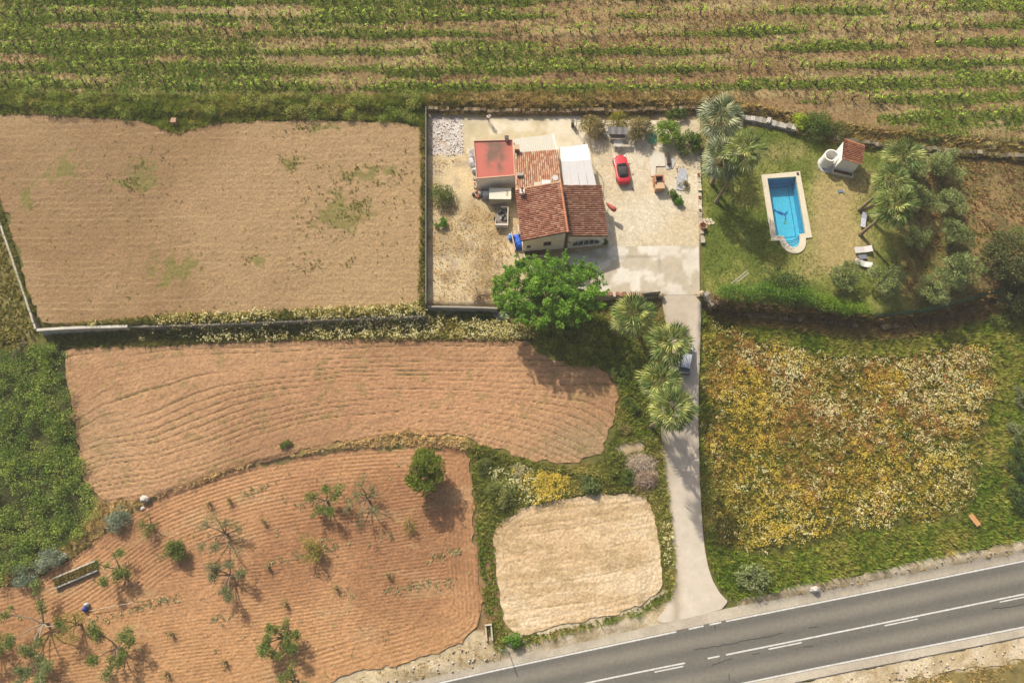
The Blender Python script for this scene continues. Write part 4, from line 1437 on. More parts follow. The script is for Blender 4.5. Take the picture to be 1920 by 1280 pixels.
# ---- cars ---------------------------------------------------------------------
def loft(stations, name, mat, parent, sec, levels=1):
    """stations along y; sec(st) gives half outline (x, z) from the top centre round to the bottom centre"""
    mb = MB()
    rings = []
    for st in stations:
        h = sec(st)
        ring_ = [(x, st[0], z) for x, z in h] + [(-x, st[0], z) for x, z in h[::-1] if x > 1e-6]
        rings.append(ring_)
    k = len(rings[0])
    vs = [p for r in rings for p in r]
    fs = []
    for i in range(len(rings) - 1):
        for j in range(k):
            j2 = (j + 1) % k
            fs.append((i * k + j, i * k + j2, (i + 1) * k + j2, (i + 1) * k + j))
    fs += [tuple(range(k))[::-1], tuple((len(rings) - 1) * k + j for j in range(k))]
    mb.add(vs, fs)
    o = mb.build(name, mat, parent, smooth=True)
    md = o.modifiers.new('subsurf', 'SUBSURF')
    md.levels = md.render_levels = levels
    return o
def body_sec(zb=.20):
    def f(st):
        y_, w, zt, zs = st
        return [(0, zt), (w * .5, zt - .012), (w * .82, zt - .05), (w * .97, zs), (w, zs - .16), (w * .97, zb + .12), (w * .88, zb), (0, zb)]
    return f
def cabin_sec(st):
    y_, w, zt, zs = st
    return [(0, zt), (w * .6, zt - .02), (w * .88, zt - .07), (w * 1.02, (zt + zs) / 2), (w * 1.12, zs), (0, zs)]
def wheel(parent, x_, y_, r, w):
    mb = MB()
    s = 1 if x_ > 0 else -1
    mb.lathe([(r * .7, -w / 2), (r, -w * .35), (r, w * .35), (r * .7, w / 2)], 18)
    t = mb.build('tyre', M['rubber'], None)
    for v in t.data.vertices:
        v.co = Vector((v.co.z, v.co.y, -v.co.x))
    wh = link(bpy.data.objects.new('wheel', t.data))
    bpy.data.objects.remove(t)
    wh.parent = parent
    wh.location = (x_, y_, r)
    mb = MB()
    mb.lathe([(r * .62, s * w * .3), (r * .66, s * w * .52), (.03, s * w * .46)], 12, col=(.4, .4, .42))
    rm = mb.build('rim', M['grey_metal'], wh)
    for v in rm.data.vertices:
        v.co = Vector((v.co.z, v.co.y, -v.co.x))
def quad_part(name, pts, mat, parent, thick=.012):
    mb = MB()
    p = [V3(q) for q in pts]
    nn = np.cross(p[1] - p[0], p[2] - p[0])
    nn = nn / np.linalg.norm(nn) * thick
    if nn[2] < 0:
        p = p[::-1]
        nn = -nn
    mb.prism([q - nn for q in p], [q + nn for q in p])
    return mb.build(name, mat, parent)
M['car_red'] = mat_plain('red_car_paint', C(226, 44, 56) * 1.05, .35, var=.03, coat=.4, spec=.5)
M['soft_top'] = mat_plain('black_soft_top', (.045, .04, .036), .85, var=.15, nscale=9)
M['car_grey'] = mat_plain('silver_blue_paint', C(208, 212, 218), .35, .0, var=.03, coat=.5)
M['lamp_clear'] = mat_plain('headlight_glass', (.6, .6, .62), .15, var=.05)
M['lamp_red'] = mat_plain('tail_light_red', (.35, .01, .01), .2, var=.05)
M['black_plastic'] = mat_plain('black_plastic', (.03, .03, .03), .6, var=.1)

a, b = G(1159, 294), G(1170, 351)
fd = (a - b)
ctr = (a + b) / 2
car = thing('sports_car', 'red two-seat convertible with black soft top parked on the terrace', 'car', (ctr.x, ctr.y, .055), math.atan2(fd.y, fd.x) - math.pi / 2)
car.scale = (1.08, 1.06, 1.05)
loft([(1.98, .48, .52, .45), (1.93, .66, .58, .50), (1.7, .78, .66, .58), (1.35, .84, .73, .66), (.9, .84, .78, .70), (.45, .83, .83, .74), (.0, .83, .84, .76), (-.7, .84, .85, .77), (-1.15, .85, .87, .78), (-1.5, .82, .85, .76), (-1.8, .74, .80, .70), (-1.95, .62, .72, .60), (-2.0, .5, .6, .5)], 'body', M['car_red'], car, body_sec(.18), 2)
loft([(.58, .60, .84, .78), (.15, .56, 1.12, .80), (-.2, .54, 1.2, .82), (-.7, .53, 1.19, .82), (-1.05, .54, 1.08, .84), (-1.32, .58, .90, .84)], 'soft_top', M['soft_top'], car, cabin_sec, 1)
quad_part('windscreen', [(-.56, .60, .88), (.56, .60, .88), (.47, .14, 1.17), (-.47, .14, 1.17)], M['car_glass'], car)
quad_part('rear_window', [(-.40, -1.06, 1.10), (.40, -1.06, 1.10), (.44, -1.30, .93), (-.44, -1.30, .93)], M['car_glass'], car)
for s in (-1, 1):
    quad_part('side_window', [(s * .63, .42, .87), (s * .60, -.02, 1.08), (s * .60, -.75, 1.07), (s * .64, -1.0, .88)], M['car_glass'], car, .01)
    mb = MB()
    mb.obox((s * .92, .42, .86), (.09, .0, 0), (0, .06, 0), (0, 0, .06))
    mb.build('mirror', M['car_red'], car, smooth=True)
    quad_part('headlight', [(s * .48, 1.88, .62), (s * .70, 1.80, .61), (s * .72, 1.55, .69), (s * .54, 1.62, .70)], M['lamp_clear'], car)
    quad_part('tail_light', [(s * .36, -1.99, .60), (s * .60, -1.93, .62), (s * .64, -1.86, .74), (s * .40, -1.94, .74)], M['lamp_red'], car)
    for yy in (1.28, -1.18):
        wheel(car, s * .74, yy, .30, .2)

a, b = G(1289, 632), G(1284, 702)
a, b = TOPV(1290, 634, .9), TOPV(1282, 700, .9)
fd = a - b
ctr = (a + b) / 2
ctr = Vector((ctr.x, ctr.y, float(T(ctr.x, ctr.y)) + .05))
car = thing('hatchback', 'silver grey hatchback on the driveway, half hidden under a palm', 'car', ctr, math.atan2(fd.y, fd.x) - math.pi / 2)
fz, bz = float(T(ctr.x, ctr.y + 1.5)), float(T(ctr.x, ctr.y - 1.5))
car.rotation_euler = (math.atan2(fz - bz, 3.0), 0, car.rotation_euler[2])
loft([(2.02, .50, .60, .5), (1.96, .70, .68, .58), (1.7, .80, .80, .68), (1.3, .84, .90, .78), (.8, .85, .96, .84), (.2, .85, .98, .86), (-.8, .85, .98, .86), (-1.6, .84, .98, .86), (-1.9, .80, .95, .8), (-2.02, .70, .8, .6)], 'body', M['car_grey'], car, body_sec(.2), 2)
loft([(1.0, .72, .98, .92), (.45, .66, 1.32, .92), (.1, .64, 1.45, .92), (-.6, .63, 1.48, .92), (-1.3, .62, 1.44, .92), (-1.75, .62, 1.22, .92), (-1.95, .66, .98, .92)], 'cabin', M['car_glass'], car, cabin_sec, 1)
mb = MB()
k = 7
ys = np.linspace(.18, -1.5, k)
vs = []
for y_ in ys:
    zt = np.interp(y_, [-1.5, -1.3, -.6, .1, .45], [1.37, 1.455, 1.49, 1.46, 1.335])
    for x_ in (-.60, -.36, 0, .36, .60):
        vs.append((x_, y_, zt - .05 * (abs(x_) / .6) ** 2 + .012))
mb.add(vs, [(i * 5 + j, (i + 1) * 5 + j, (i + 1) * 5 + j + 1, i * 5 + j + 1) for i in range(k - 1) for j in range(4)])
rf = mb.build('roof', M['car_grey'], car, smooth=True)
for s in (-1, 1):
    mb = MB()
    mb.tube([(s * .60, .1, 1.48), (s * .59, -.7, 1.53), (s * .58, -1.4, 1.46)], .025, 5, (.1, .1, .1))
    mb.build('roof_rail', M['black_plastic'], car)
    mb = MB()
    mb.obox((s * .96, .75, .98), (.10, 0, 0), (0, .07, 0), (0, 0, .07))
    mb.build('mirror', M['car_grey'], car)
    quad_part('headlight', [(s * .46, 1.96, .70), (s * .72, 1.84, .70), (s * .76, 1.60, .82), (s * .56, 1.68, .84)], M['lamp_clear'], car)
    quad_part('tail_light', [(s * .60, -2.00, .72), (s * .76, -1.93, .72), (s * .76, -1.92, .96), (s * .62, -1.97, .96)], M['lamp_red'], car)
    for yy in (1.28, -1.25):
        wheel(car, s * .75, yy, .31, .2)
mb = MB()
mb.obox((0, -2.03, .45), (.72, 0, 0), (0, .06, 0), (0, 0, .13))
mb.build('bumper', M['black_plastic'], car)

# ---- person on the patio -----------------------------------------------------------
def skinned(name, verts, edges, radii, mat, parent, sub=2, root=0):
    me = bpy.data.meshes.new(name)
    me.from_pydata(verts, edges, [])
    o = obj(name, me, mat, parent)
    md = o.modifiers.new('skin', 'SKIN')
    for i, r in enumerate(radii):
        me.skin_vertices[0].data[i].radius = (r, r) if not isinstance(r, tuple) else r
    me.skin_vertices[0].data[root].use_root = True
    md.use_smooth_shade = True
    s = o.modifiers.new('subsurf', 'SUBSURF')
    s.levels = s.render_levels = sub
    return o
pp = G(917, 230)
per = thing('person', 'person in a white shirt and dark shorts walking across the patio', 'person', (pp.x, pp.y, .06), R(205))
M['skin'] = mat_plain('skin', (.42, .25, .17), .6, var=.05)
M['shirt'] = mat_plain('white_shirt', (.78, .78, .80), .9, var=.04)
M['shorts'] = mat_plain('dark_shorts', (.10, .085, .075), .9, var=.1)
M['hair'] = mat_plain('dark_hair', (.03, .022, .016), .8, var=.1)
bv = [(0, 0, .93), (0, 0, 1.12), (0, .01, 1.38), (0, .02, 1.50), (0, .03, 1.58), (0, .04, 1.66), (0, .03, 1.73),
      (.10, 0, .90), (.12, .12, .50), (.12, .10, .10), (.12, .24, .04), (-.10, 0, .90), (-.13, -.12, .50), (-.13, -.24, .12), (-.13, -.12, .05),
      (.19, .01, 1.41), (.27, -.06, 1.14), (.28, .06, .92), (.28, .10, .84), (-.19, .01, 1.41), (-.27, .08, 1.14), (-.27, .24, .98), (-.27, .30, .93)]
be = [(0, 1), (1, 2), (2, 3), (3, 4), (4, 5), (5, 6), (0, 7), (7, 8), (8, 9), (9, 10), (0, 11), (11, 12), (12, 13), (13, 14), (2, 15), (15, 16), (16, 17), (17, 18), (2, 19), (19, 20), (20, 21), (21, 22)]
br = [.13, .13, .14, .07, .06, .095, .08, .085, .058, .042, .035, .085, .058, .042, .035, .065, .045, .034, .034, .065, .045, .034, .034]
skinned('body', bv, be, br, M['skin'], per)
skinned('shirt', [(0, 0, .96), (0, 0, 1.14), (0, .01, 1.36), (0, .015, 1.46), (.20, .01, 1.41), (.25, -.04, 1.24), (-.20, .01, 1.41), (-.25, .05, 1.24)], [(0, 1), (1, 2), (2, 3), (2, 4), (4, 5), (2, 6), (6, 7)], [.155, .155, .17, .09, .085, .075, .085, .075], M['shirt'], per)
skinned('shorts', [(0, 0, .95), (.10, 0, .88), (.125, .07, .62), (-.10, 0, .88), (-.13, -.07, .62)], [(0, 1), (1, 2), (0, 3), (3, 4)], [.15, .11, .09, .11, .09], M['shorts'], per)
skinned('hair', [(0, .005, 1.68), (0, .03, 1.745)], [(0, 1)], [.098, .085], M['hair'], per)
for s in (-1, 1):
    mb = MB()
    y0_ = .14 if s > 0 else -.22
    mb.obox((s * .125, y0_ + .03, .04), (.05, 0, 0), (0, .13, 0), (0, 0, .04), (.5, .48, .45))
    mb.build('shoe', M['painted'], per)

# ---- furniture, clutter ----------------------------------------------------------------
p = G(1155, 264)
sw = thing('swing_seat', 'grey canopied garden swing seat under the flowering shrubs', 'swing seat', (p.x, p.y, .05), R(-2))
mb = MB()
for k in range(6):
    x0_ = -1.25 + k * .42
    mb.obox((x0_ + .2, .35, 1.62), (.205, 0, 0), (0, .50, .06), (0, -.002, .02), C(150, 142, 136) if k % 2 else C(120, 116, 116))
mb.build('canopy', M['painted'], sw)
mb = MB()
mb.obox((0, .30, .45), (1.05, 0, 0), (0, .28, 0), (0, 0, .06), C(196, 186, 172))
mb.build('seat', M['painted'], sw)
mb = MB()
mb.obox((0, .62, .75), (1.05, 0, 0), (0, .05, .02), (0, -.08, .28), C(150, 142, 136))
mb.build('backrest', M['painted'], sw)
for s in (-1, 1):
    for yy in (-.2, .9):
        mb = MB()
        mb.tube([(s * 1.22, .35, 1.6), (s * 1.25, yy, 0)], .03, 6, C(210, 204, 196))
        mb.build('leg', M['painted'], sw)
p = G(1158, 275)
tb = thing('round_table', 'round white garden table in front of the swing seat', 'table', (p.x, p.y, .05))
mb = MB()
mb.lathe([(.58, .70), (.60, .72), (.60, .75), (.57, .76)], 24, col=C(226, 216, 200))
mb.build('table_top', M['painted'], tb)
mb = MB()
mb.lathe([(.22, 0), (.06, .08), (.05, .70)], 10, col=C(200, 194, 186))
mb.build('pedestal', M['painted'], tb)
p = G(1129, 259)
bn = thing('plank_bench', 'weathered plank bench left of the swing seat', 'bench', (p.x, p.y, .05))
for k in range(3):
    mb = MB()
    mb.box(-.62, .62, -.18 + k * .13, -.07 + k * .13, .40, .44, C(168, 150, 126))
    mb.build('plank', M['painted'], bn)
for s in (-1, 1):
    mb = MB()
    mb.box(s * .45 - .05, s * .45 + .05, -.16, .18, 0, .40, C(150, 134, 112))
    mb.build('leg', M['painted'], bn)
p = G(1079, 246)
wp = thing('washing_post', 'dark metal washing-line post at the corner of the patio', 'post', (p.x, p.y, .05))
mb = MB()
mb.tube([(0, 0, 0), (0, 0, 2.1)], .04, 6, (.10, .09, .08))
mb.build('pole', M['painted'], wp)
mb = MB()
mb.tube([(-.55, 0, 2.05), (.4, 0, 2.05)], .035, 6, (.10, .09, .08))
mb.build('crossbar', M['painted'], wp)
p = G(1073, 236)
sp = thing('speaker_box', 'narrow dark box standing by the washing-line post', 'box', (p.x, p.y, .05))
mb = MB()
mb.box(-.16, .16, -.3, .3, 0, 1.0, (.07, .055, .045))
mb.build('box_body', M['painted'], sp)
mb = MB()
mb.box(-.18, .18, -.32, .32, 1.0, 1.05, (.14, .12, .10))
mb.build('lid', M['painted'], sp)

# concrete L kerb bed, barbecue, pots
def slab(name, label, cat, px_pts, lv, z0, z1, col, mat='concrete'):
    q = polyw(px_pts, lv)
    c = q.mean(0)
    area = np.sum(q[:, 0] * np.roll(q[:, 1], -1) - q[:, 1] * np.roll(q[:, 0], -1))
    if area < 0:
        q = q[::-1]
    o = thing(name, label, cat, (c[0], c[1], z0))
    mb = MB()
    mb.prism([(*(k - c), 0) for k in q], [(*(k - c), z1 - z0) for k in q], col)
    mb.build('slab_body', M[mat], o)
    return o
slab('concrete_slab', 'white L-shaped concrete slab beside the barbecue', 'slab', [(1217, 286), (1246, 288), (1247, 312), (1230, 312), (1229, 330), (1221, 331)], 0.1, .0, .16, C(238, 228, 206))
sl = slab('garden_bed', 'grey gravel bed between the slab and the lawn edging', 'flower bed', [(1272, 318), (1284, 315), (1289, 326), (1288, 345), (1280, 358), (1268, 356), (1268, 338)], 0.05, .0, .14, C(196, 196, 198), 'gravel')
slab('garden_bed', 'rounded grey bed at the right end of the white slab', 'flower bed', [(1249, 290), (1262, 292), (1266, 304), (1262, 316), (1249, 318)], 0.05, .0, .12, C(206, 202, 196), 'gravel')
p = G(1252, 300)
tr = thing('plant_trough', 'dark wooden trough between the white slab and the grey bed', 'trough', (p.x, p.y, .1), R(2))
mb = MB()
mb.box(-.2, .2, -.85, .85, 0, .45, (.10, .075, .055))
mb.build('trough_body', M['painted'], tr)
mb = MB()
mb.box(-.15, .15, -.8, .8, .45, .47, (.05, .04, .03))
mb.build('soil', M['soil'], tr)
p = G(1234, 354)
bq = thing('barbecue', 'brick barbecue with dark grill at the edge of the terrace', 'barbecue', (p.x, p.y, .05), R(3))
mb = MB()
mb.box(-.55, .55, -.55, .25, 0, .95, C(220, 170, 124))
mb.build('base', M['painted'], bq)
mb = MB()
for (a0, a1, b0, b1) in ((-.62, -.45, .25, 1.25), (.45, .62, .25, 1.25), (-.45, .45, 1.08, 1.25)):
    mb.box(a0, a1, b0, b1, 0, 1.25, C(206, 142, 100))
mb.build('hearth', M['painted'], bq)
mb = MB()
mb.box(-.45, .45, .25, 1.08, .7, .8, (.05, .05, .055))
mb.build('grill', M['painted'], bq)
mb = MB()
mb.box(-.58, .58, -.58, .25, .951, 1.0, C(232, 190, 146))
mb.build('worktop', M['painted'], bq)
def pot(px_, py_, lab, r=.3, h=.5, dz=.05, plant=None, col=None):
    p = G(px_, py_)
    t = thing('flower_pot', lab, 'flower pot', (p.x, p.y, p.z + dz), 0, 'flower pots')
    mb = MB()
    mb.lathe([(r * .65, 0), (r * .95, h * .85), (r * 1.08, h * .86), (r * 1.08, h), (r * .85, h), (r * .8, h * .86)], 14, col=col if col is not None else C(196, 112, 76))
    mb.build('pot', M['painted'], t)
    mb = MB()
    mb.lathe([(r * .8, h * .8), (r * .8, h * .88)], 12, col=(.06, .045, .03))
    mb.build('soil', M['soil'], t)
pot(1316, 427, 'large terracotta pot at the step between terrace and lawn', .42, .6)
pot(1186, 355, 'tiny dark pot beside the rear of the red car', .12, .2, col=(.1, .09, .08))
for k, (px_, py_) in enumerate([(1320, 413), (1326, 412), (1332, 413), (1322, 419), (1329, 419), (1336, 418), (1323, 425)]):
    p = G(px_, py_)
    mb = MB()
    rr_ = [(.22 + .06 * rng.random()) for _ in range(6)]
    q = [(rr_[i] * math.cos(i * 1.047), rr_[i] * math.sin(i * 1.047)) for i in range(6)]
    mb.prism([(*a_, 0) for a_ in q], [(*a_, .08) for a_ in q], C(232, 214, 182) * rng.uniform(.85, 1.05))
    o = mb.build('paving_stone', M['stone'])
    o.location = (p.x, p.y, p.z)
    tag(o, 'small cream paving stone set in the lawn by the terracotta pot', 'paving stone', 'paving stones by the pot')

pot(1309, 330, 'small clay pot on the terrace edging, above the gravel bed', .16, .25)
pot(1311, 372, 'small clay pot on the terrace edging, right of the two shrubs', .18, .28)
pot(1312, 396, 'small dark pot on the terrace edging, above the large terracotta pot', .15, .25, col=(.12, .10, .08))
pot(1222, 276, 'small white pot below the netting heap', .18, .25, col=C(226, 220, 210))
pot(1248, 272, 'small dark pot below the yellow-green bush', .18, .25, col=(.10, .09, .08))
hp = [G(px_, py_) for px_, py_ in ((1119, 322), (1126, 331), (1131, 342), (1132, 356), (1131, 368), (1134, 376))]
mb = MB()
mb.tube([(q.x, q.y, .09) for q in hp], .03, 5, (.06, .07, .05))
tag(mb.build('garden_hose', M['painted']), 'thin dark hose trailing from the canopy along the house wing', 'hose')

# folded parasol by the east wall
p = G(1143, 402)
pr = thing('parasol', 'folded salmon-red parasol leaning out from the east wall of the house', 'parasol', (p.x, p.y, .05))
a_, b_ = V3((-.1, .1, 0)), V3((-.1, .1, 1.0))
mb = MB()
mb.tube([(-.3, .35, 0), (-.3, .35, 1.55)], .03, 6, C(210, 200, 190))
mb.build('pole', M['painted'], pr)
mb = MB()
mb.tube([(-.62, .62, 1.75), (-.35, .42, 1.62), (.05, .05, 1.55), (.42, -.2, 1.5), (.62, -.28, 1.5)], [.10, .2, .3, .34, .16], 9, C(226, 116, 94))
mb.build('fabric', M['painted'], pr, smooth=True)

# storage shed, trailer and clutter west of the house
p = G(938, 385)
sh = thing('storage_shed', 'white box-shaped storage shed with a rust mark on its flat lid', 'shed', (p.x, p.y, 0), R(-.5))
mb = MB()
mb.box(-1.32, 1.32, 0, 1.45, 0, 1.55, C(206, 194, 164))
mb.build('box_body', M['painted'], sh)
mb = MB()
mb.box(-1.38, 1.38, -.05, 1.52, 1.552, 1.64, C(246, 240, 218))
mb.build('lid', M['painted'], sh)
mb = MB()
mb.box(.78, 1.0, .35, 1.2, 1.642, 1.648, C(214, 176, 116))
mb.build('rust_mark', M['painted'], sh)
p = G(911, 370)
fr_ = thing('old_fridge', 'small pale blue-grey appliance left of the white shed', 'appliance', (p.x, p.y, 0))
mb = MB()
mb.box(-.38, .38, -.32, .34, 0, .95, C(196, 198, 198))
mb.build('box_body', M['painted'], fr_)
mb = MB()
mb.box(-.36, .36, -.30, .32, .952, .98, C(226, 228, 228))
mb.build('lid', M['painted'], fr_)
p = G(941, 409)
tr = thing('trailer', 'open white-sided trailer box full of dark junk below the shed', 'trailer', (p.x, p.y, 0), R(-1))
mb = MB()
mb.box(-.72, .78, -1.25, 1.2, .28, .36, C(150, 140, 126))
mb.build('floor', M['painted'], tr)
for nm, bx in (('side_panel', (.70, .82, -1.25, 1.2)), ('rear_panel', (-.78, .82, -1.47, -1.252)), ('front_panel', (-.10, .70, 1.08, 1.2)), ('side_panel', (-.80, -.725, -1.25, -.6))):
    mb = MB()
    mb.box(*bx, .2, .92, C(228, 218, 200))
    mb.build(nm, M['painted'], tr)
mb = MB()
mb.box(-.75, .72, -1.20, -.62, .36, .5, C(120, 108, 98))
mb.build('mudguard', M['painted'], tr)
for s in (-1, 1):
    mb = MB()
    mb.tube([(s * .86, -.2, .26), (s * .98, -.2, .26)], .26, 12, (.02, .02, .02))
    mb.build('wheel', M['rubber'], tr)
for k in range(7):
    mb = MB()
    c_ = (rng.uniform(-.3, .5), rng.uniform(-.5, .8), rng.uniform(.42, .6))
    mb.obox(c_, (*(rng.uniform(-.2, .2, 2)), .08), (rng.uniform(-.1, .1), .2, .02), (0, 0, .14), [(.03, .025, .02), (.05, .04, .03), (.10, .08, .06)][k % 3])
    o = mb.build('junk_block', M['painted'])
    o.location = (p.x, p.y, 0)
    tag(o, 'dark scrap lying in the open trailer', 'scrap', 'scrap in the trailer')
mb = MB()
mb.prism([(-.25, -.45, .4), (.15, -.5, .4), (-.1, -.05, .4)], [(-.25, -.45, .55), (.15, -.5, .52), (-.1, -.05, .62)], C(232, 222, 206))
o = mb.build('white_sack', M['painted'])
o.location = (p.x, p.y, 0)
tag(o, 'pale folded sack among the scrap in the trailer', 'sack')
p = G(939, 391)
sl_ = thing('stone_slab', 'grey slab lying between the shed and the trailer', 'slab', (p.x, p.y, 0))
mb = MB()
mb.box(-.75, .65, -.12, .18, 0, .3, C(170, 160, 144))
mb.build('slab_body', M['stone'], sl_)
# blue tarpaulin on its stack
a, b = G(968, 440), G(975, 470)
tp = thing('tarpaulin', 'crumpled bright blue tarpaulin against the west wall', 'tarpaulin', ((a.x + b.x) / 2, (a.y + b.y) / 2, 0), math.atan2(b.y - a.y, b.x - a.x) + math.pi / 2)
k1, k2 = 9, 20
vs, fs = [], []
for j in range(k2):
    for i in range(k1):
        u, v = i / (k1 - 1) * 2 - 1, j / (k2 - 1) * 2 - 1
        h_ = .85 * (1 - abs(u) ** 4) * (1 - abs(v) ** 6) + .18 * (fbm(np.array([u * 2.5 + 3.]), np.array([v * 5 + 2.]), 7)[0] - .5)
        vs.append((u * .52 + .05 * math.sin(v * 7), v * 1.08, max(.02, h_)))
for j in range(k2 - 1):
    for i in range(k1 - 1):
        fs.append((j * k1 + i, j * k1 + i + 1, (j + 1) * k1 + i + 1, (j + 1) * k1 + i))
mb = MB()
mb.add(vs, fs, C(44, 112, 226))
mb.build('sheet', M['painted'], tp)
mb = MB()
mb.obox((-.62, -.05, .45), (.05, 0, 0), (0, 1.2, 0), (0, 0, .45), C(224, 200, 184))
mb.build('board', M['painted'], tp)
p = G(958, 446)
mb = MB()
for k in range(3):
    mb.lathe([(.10, 0), (.24, .12), (.28, .3), (.14, .48)], 9, (.16 * math.cos(k * 2.1), .22 * math.sin(k * 2.1), 0), [C(44, 112, 226), C(150, 196, 236), C(60, 130, 226)][k])
o = mb.build('blue_sack', M['painted'], smooth=True)
o.location = (p.x, p.y, 0)
tag(o, 'small blue and white bundle left of the tarpaulin', 'bundle')
# clay blocks and bins left of the annexe
for k in range(26):
    px_, py_ = 886 + rng.uniform(0, 12), 332 + rng.uniform(0, 40)
    p = G(px_ + (py_ - 332) * .22, py_)
    mb = MB()
    a_ = rng.uniform(0, 3)
    mb.obox((0, 0, .14), (.17 * math.cos(a_), .17 * math.sin(a_), .02), (-.10 * math.sin(a_), .10 * math.cos(a_), 0), (0, 0, .13), [C(196, 112, 72), C(214, 190, 162), C(150, 130, 108), C(176, 92, 60), C(206, 200, 190)][k % 5])
    o = mb.build('clay_block', M['painted'])
    o.location = (p.x, p.y, 0)
    tag(o, 'clay or concrete block in the heap left of the red-roofed annexe', 'block', 'heap of building blocks')
for px_, py_, cc, lab, r_, h_ in ((888, 366, (60, 54, 50), 'black bucket at the lower end of the block heap', .2, .35), (901, 366, (214, 204, 186), 'cream drum between the block heap and the appliance', .28, .8), (946, 350, (222, 208, 180), 'cream gas bottle in the passage behind the shed', .2, .9), (935, 352, (196, 184, 166), 'pale tub in the passage behind the shed', .3, .4)):
    p = G(px_, py_)
    t = thing('drum', lab, 'drum', (p.x, p.y, 0))
    mb = MB()
    mb.lathe([(r_ * .85, 0), (r_, h_ * .1), (r_, h_ * .9), (r_ * .9, h_)], 12, col=C(*cc))
    mb.build('drum_body', M['painted'], t, smooth=False)
    mb = MB()
    mb.lathe([(r_ * .7, h_), (r_ * .7, h_ + .03)], 12, col=C(*cc) * .8)
    mb.build('lid', M['painted'], t)
# rolled plastic sheeting along the annexe's west wall
p0, p1 = G(884, 285), G(888, 325)
mb = MB()
pts = [(p0.x + (p1.x - p0.x) * u + .15 * math.sin(u * 9), p0.y + (p1.y - p0.y) * u, .35 + .2 * math.sin(u * 13)) for u in np.linspace(0, 1, 12)]
mb.tube(pts, [.25 + .16 * abs(math.sin(k * 1.7)) for k in range(12)], 7, C(206, 204, 206))
tag(mb.build('plastic_sheeting', M['painted']), 'grey-white bundled sheeting along the west wall of the annexe', 'sheeting')

# lawn furniture
def lounger(px_, py_, rz, lab, L=1.95, w=.62, cc=(236, 230, 222)):
    p = G(px_, py_)
    t = thing('sun_lounger', lab, 'sun lounger', p, rz, 'white sun loungers')
    for k in range(7):
        mb = MB()
        x0_ = -L / 2 + k * L * .62 / 7
        mb.box(x0_ + .01, x0_ + L * .62 / 7 - .01, -w / 2, w / 2, .30, .34, C(*cc))
        mb.build('slat', M['painted'], t)
    mb = MB()
    mb.obox((L * .30, 0, .47), (L * .185, 0, .15), (0, w / 2, 0), (-.01, 0, .02), C(*cc))
    mb.build('backrest', M['painted'], t)
    for sx in (-1, 1):
        for sy in (-1, 1):
            mb = MB()
            mb.box(sx * L * .36 - .03, sx * L * .36 + .03, sy * w * .42 - .03, sy * w * .42 + .03, 0, .30, C(*cc))
            mb.build('leg', M['painted'], t)
lounger(1616, 470, R(4), 'white sun lounger on the lawn, the upper of the pair by the grey table', 2.1, .8)
lounger(1616, 496, R(-22), 'white sun lounger on the lawn, the lower tilted one of the pair', 2.0, .75)
lounger(1617, 415, R(76), 'white sun lounger under the leaning palm trunks', 2.0, .6, (226, 228, 236))
p = G(1615, 484)
t = thing('side_table', 'low grey table between the two sun loungers', 'table', p, R(5))
mb = MB()
mb.box(-.5, .5, -.28, .28, .36, .40, C(140, 146, 156))
mb.build('table_top', M['painted'], t)
for sx in (-1, 1):
    for sy in (-1, 1):
        mb = MB()
        mb.box(sx * .42 - .03, sx * .42 + .03, sy * .22 - .03, sy * .22 + .03, 0, .36, C(120, 126, 136))
        mb.build('leg', M['painted'], t)
p = G(1575, 359)
t = MB()
t.obox((0, 0, .06), (.3, .1, 0), (-.05, .18, 0), (0, 0, .05), C(130, 140, 160))
t.obox((.35, -.15, .05), (.2, -.05, 0), (.03, .1, 0), (0, 0, .04), C(150, 150, 150))
o = t.build('crumpled_towel', M['painted'])
o.location = p
tag(o, 'small crumpled grey-blue towel on the dry lawn below the hut', 'towel')
# ladder leaning on the hedge
a, b = G(1371, 536), G(1401, 511)
b = TOPV(1401, 511, .6)
ld = thing('ladder', 'pale wooden ladder lying against the hedge by the lawn', 'ladder', (a.x, a.y, a.z))
d = Vector((b.x - a.x, b.y - a.y, .9 + b.z - a.z))
sd = Vector((-d.y, d.x, 0)).normalized() * .18
for s in (-1, 1):
    mb = MB()
    mb.tube([Vector((0, 0, .5)) + sd * s, d + sd * s], .035, 5, C(222, 212, 196))
    mb.build('rail', M['painted'], ld)
for k in range(9):
    mb = MB()
    q = Vector((0, 0, .5)).lerp(d, (k + .5) / 9)
    mb.tube([q - sd, q + sd], .03, 5, C(214, 204, 188))
    mb.build('rung', M['painted'], ld)

# ---- raised trough bed, hose row and small finds in the ploughed field
a, b = G(106, 1102), G(186, 1068)
d = Vector((b.x - a.x, b.y - a.y, 0))
tb = thing('raised_bed', 'long raised bed with pale block rim and weeds in the ploughed field', 'raised bed', a, math.atan2(d.y, d.x))
L_ = d.length
for k in range(13):
    mb = MB()
    x0_ = k * L_ / 13
    mb.box(x0_ + .01, x0_ + L_ / 13 - .01, .95 + rng.uniform(-.02, .02), 1.13, -.05, .42 + rng.uniform(-.02, .02), C(224, 212, 188) * rng.uniform(.85, 1.05))
    mb.build('block', M['stone'], tb)
    mb = MB()
    mb.box(x0_ + .01, x0_ + L_ / 13 - .01, -.12, .05, -.05, .42 + rng.uniform(-.02, .02), C(196, 190, 178) * rng.uniform(.85, 1.05))
    mb.build('block', M['stone'], tb)
mb = MB()
mb.box(.02, L_ - .02, .051, .949, -.05, .32, C(110, 96, 54))
mb.build('soil', M['soil'], tb)
BED = (tb, L_)
p = G(162, 1141)
mb = MB()
mb.lathe([(.16, 0), (.30, .15), (.26, .4), (.08, .6)], 9, (0, 0, 0), C(50, 80, 180))
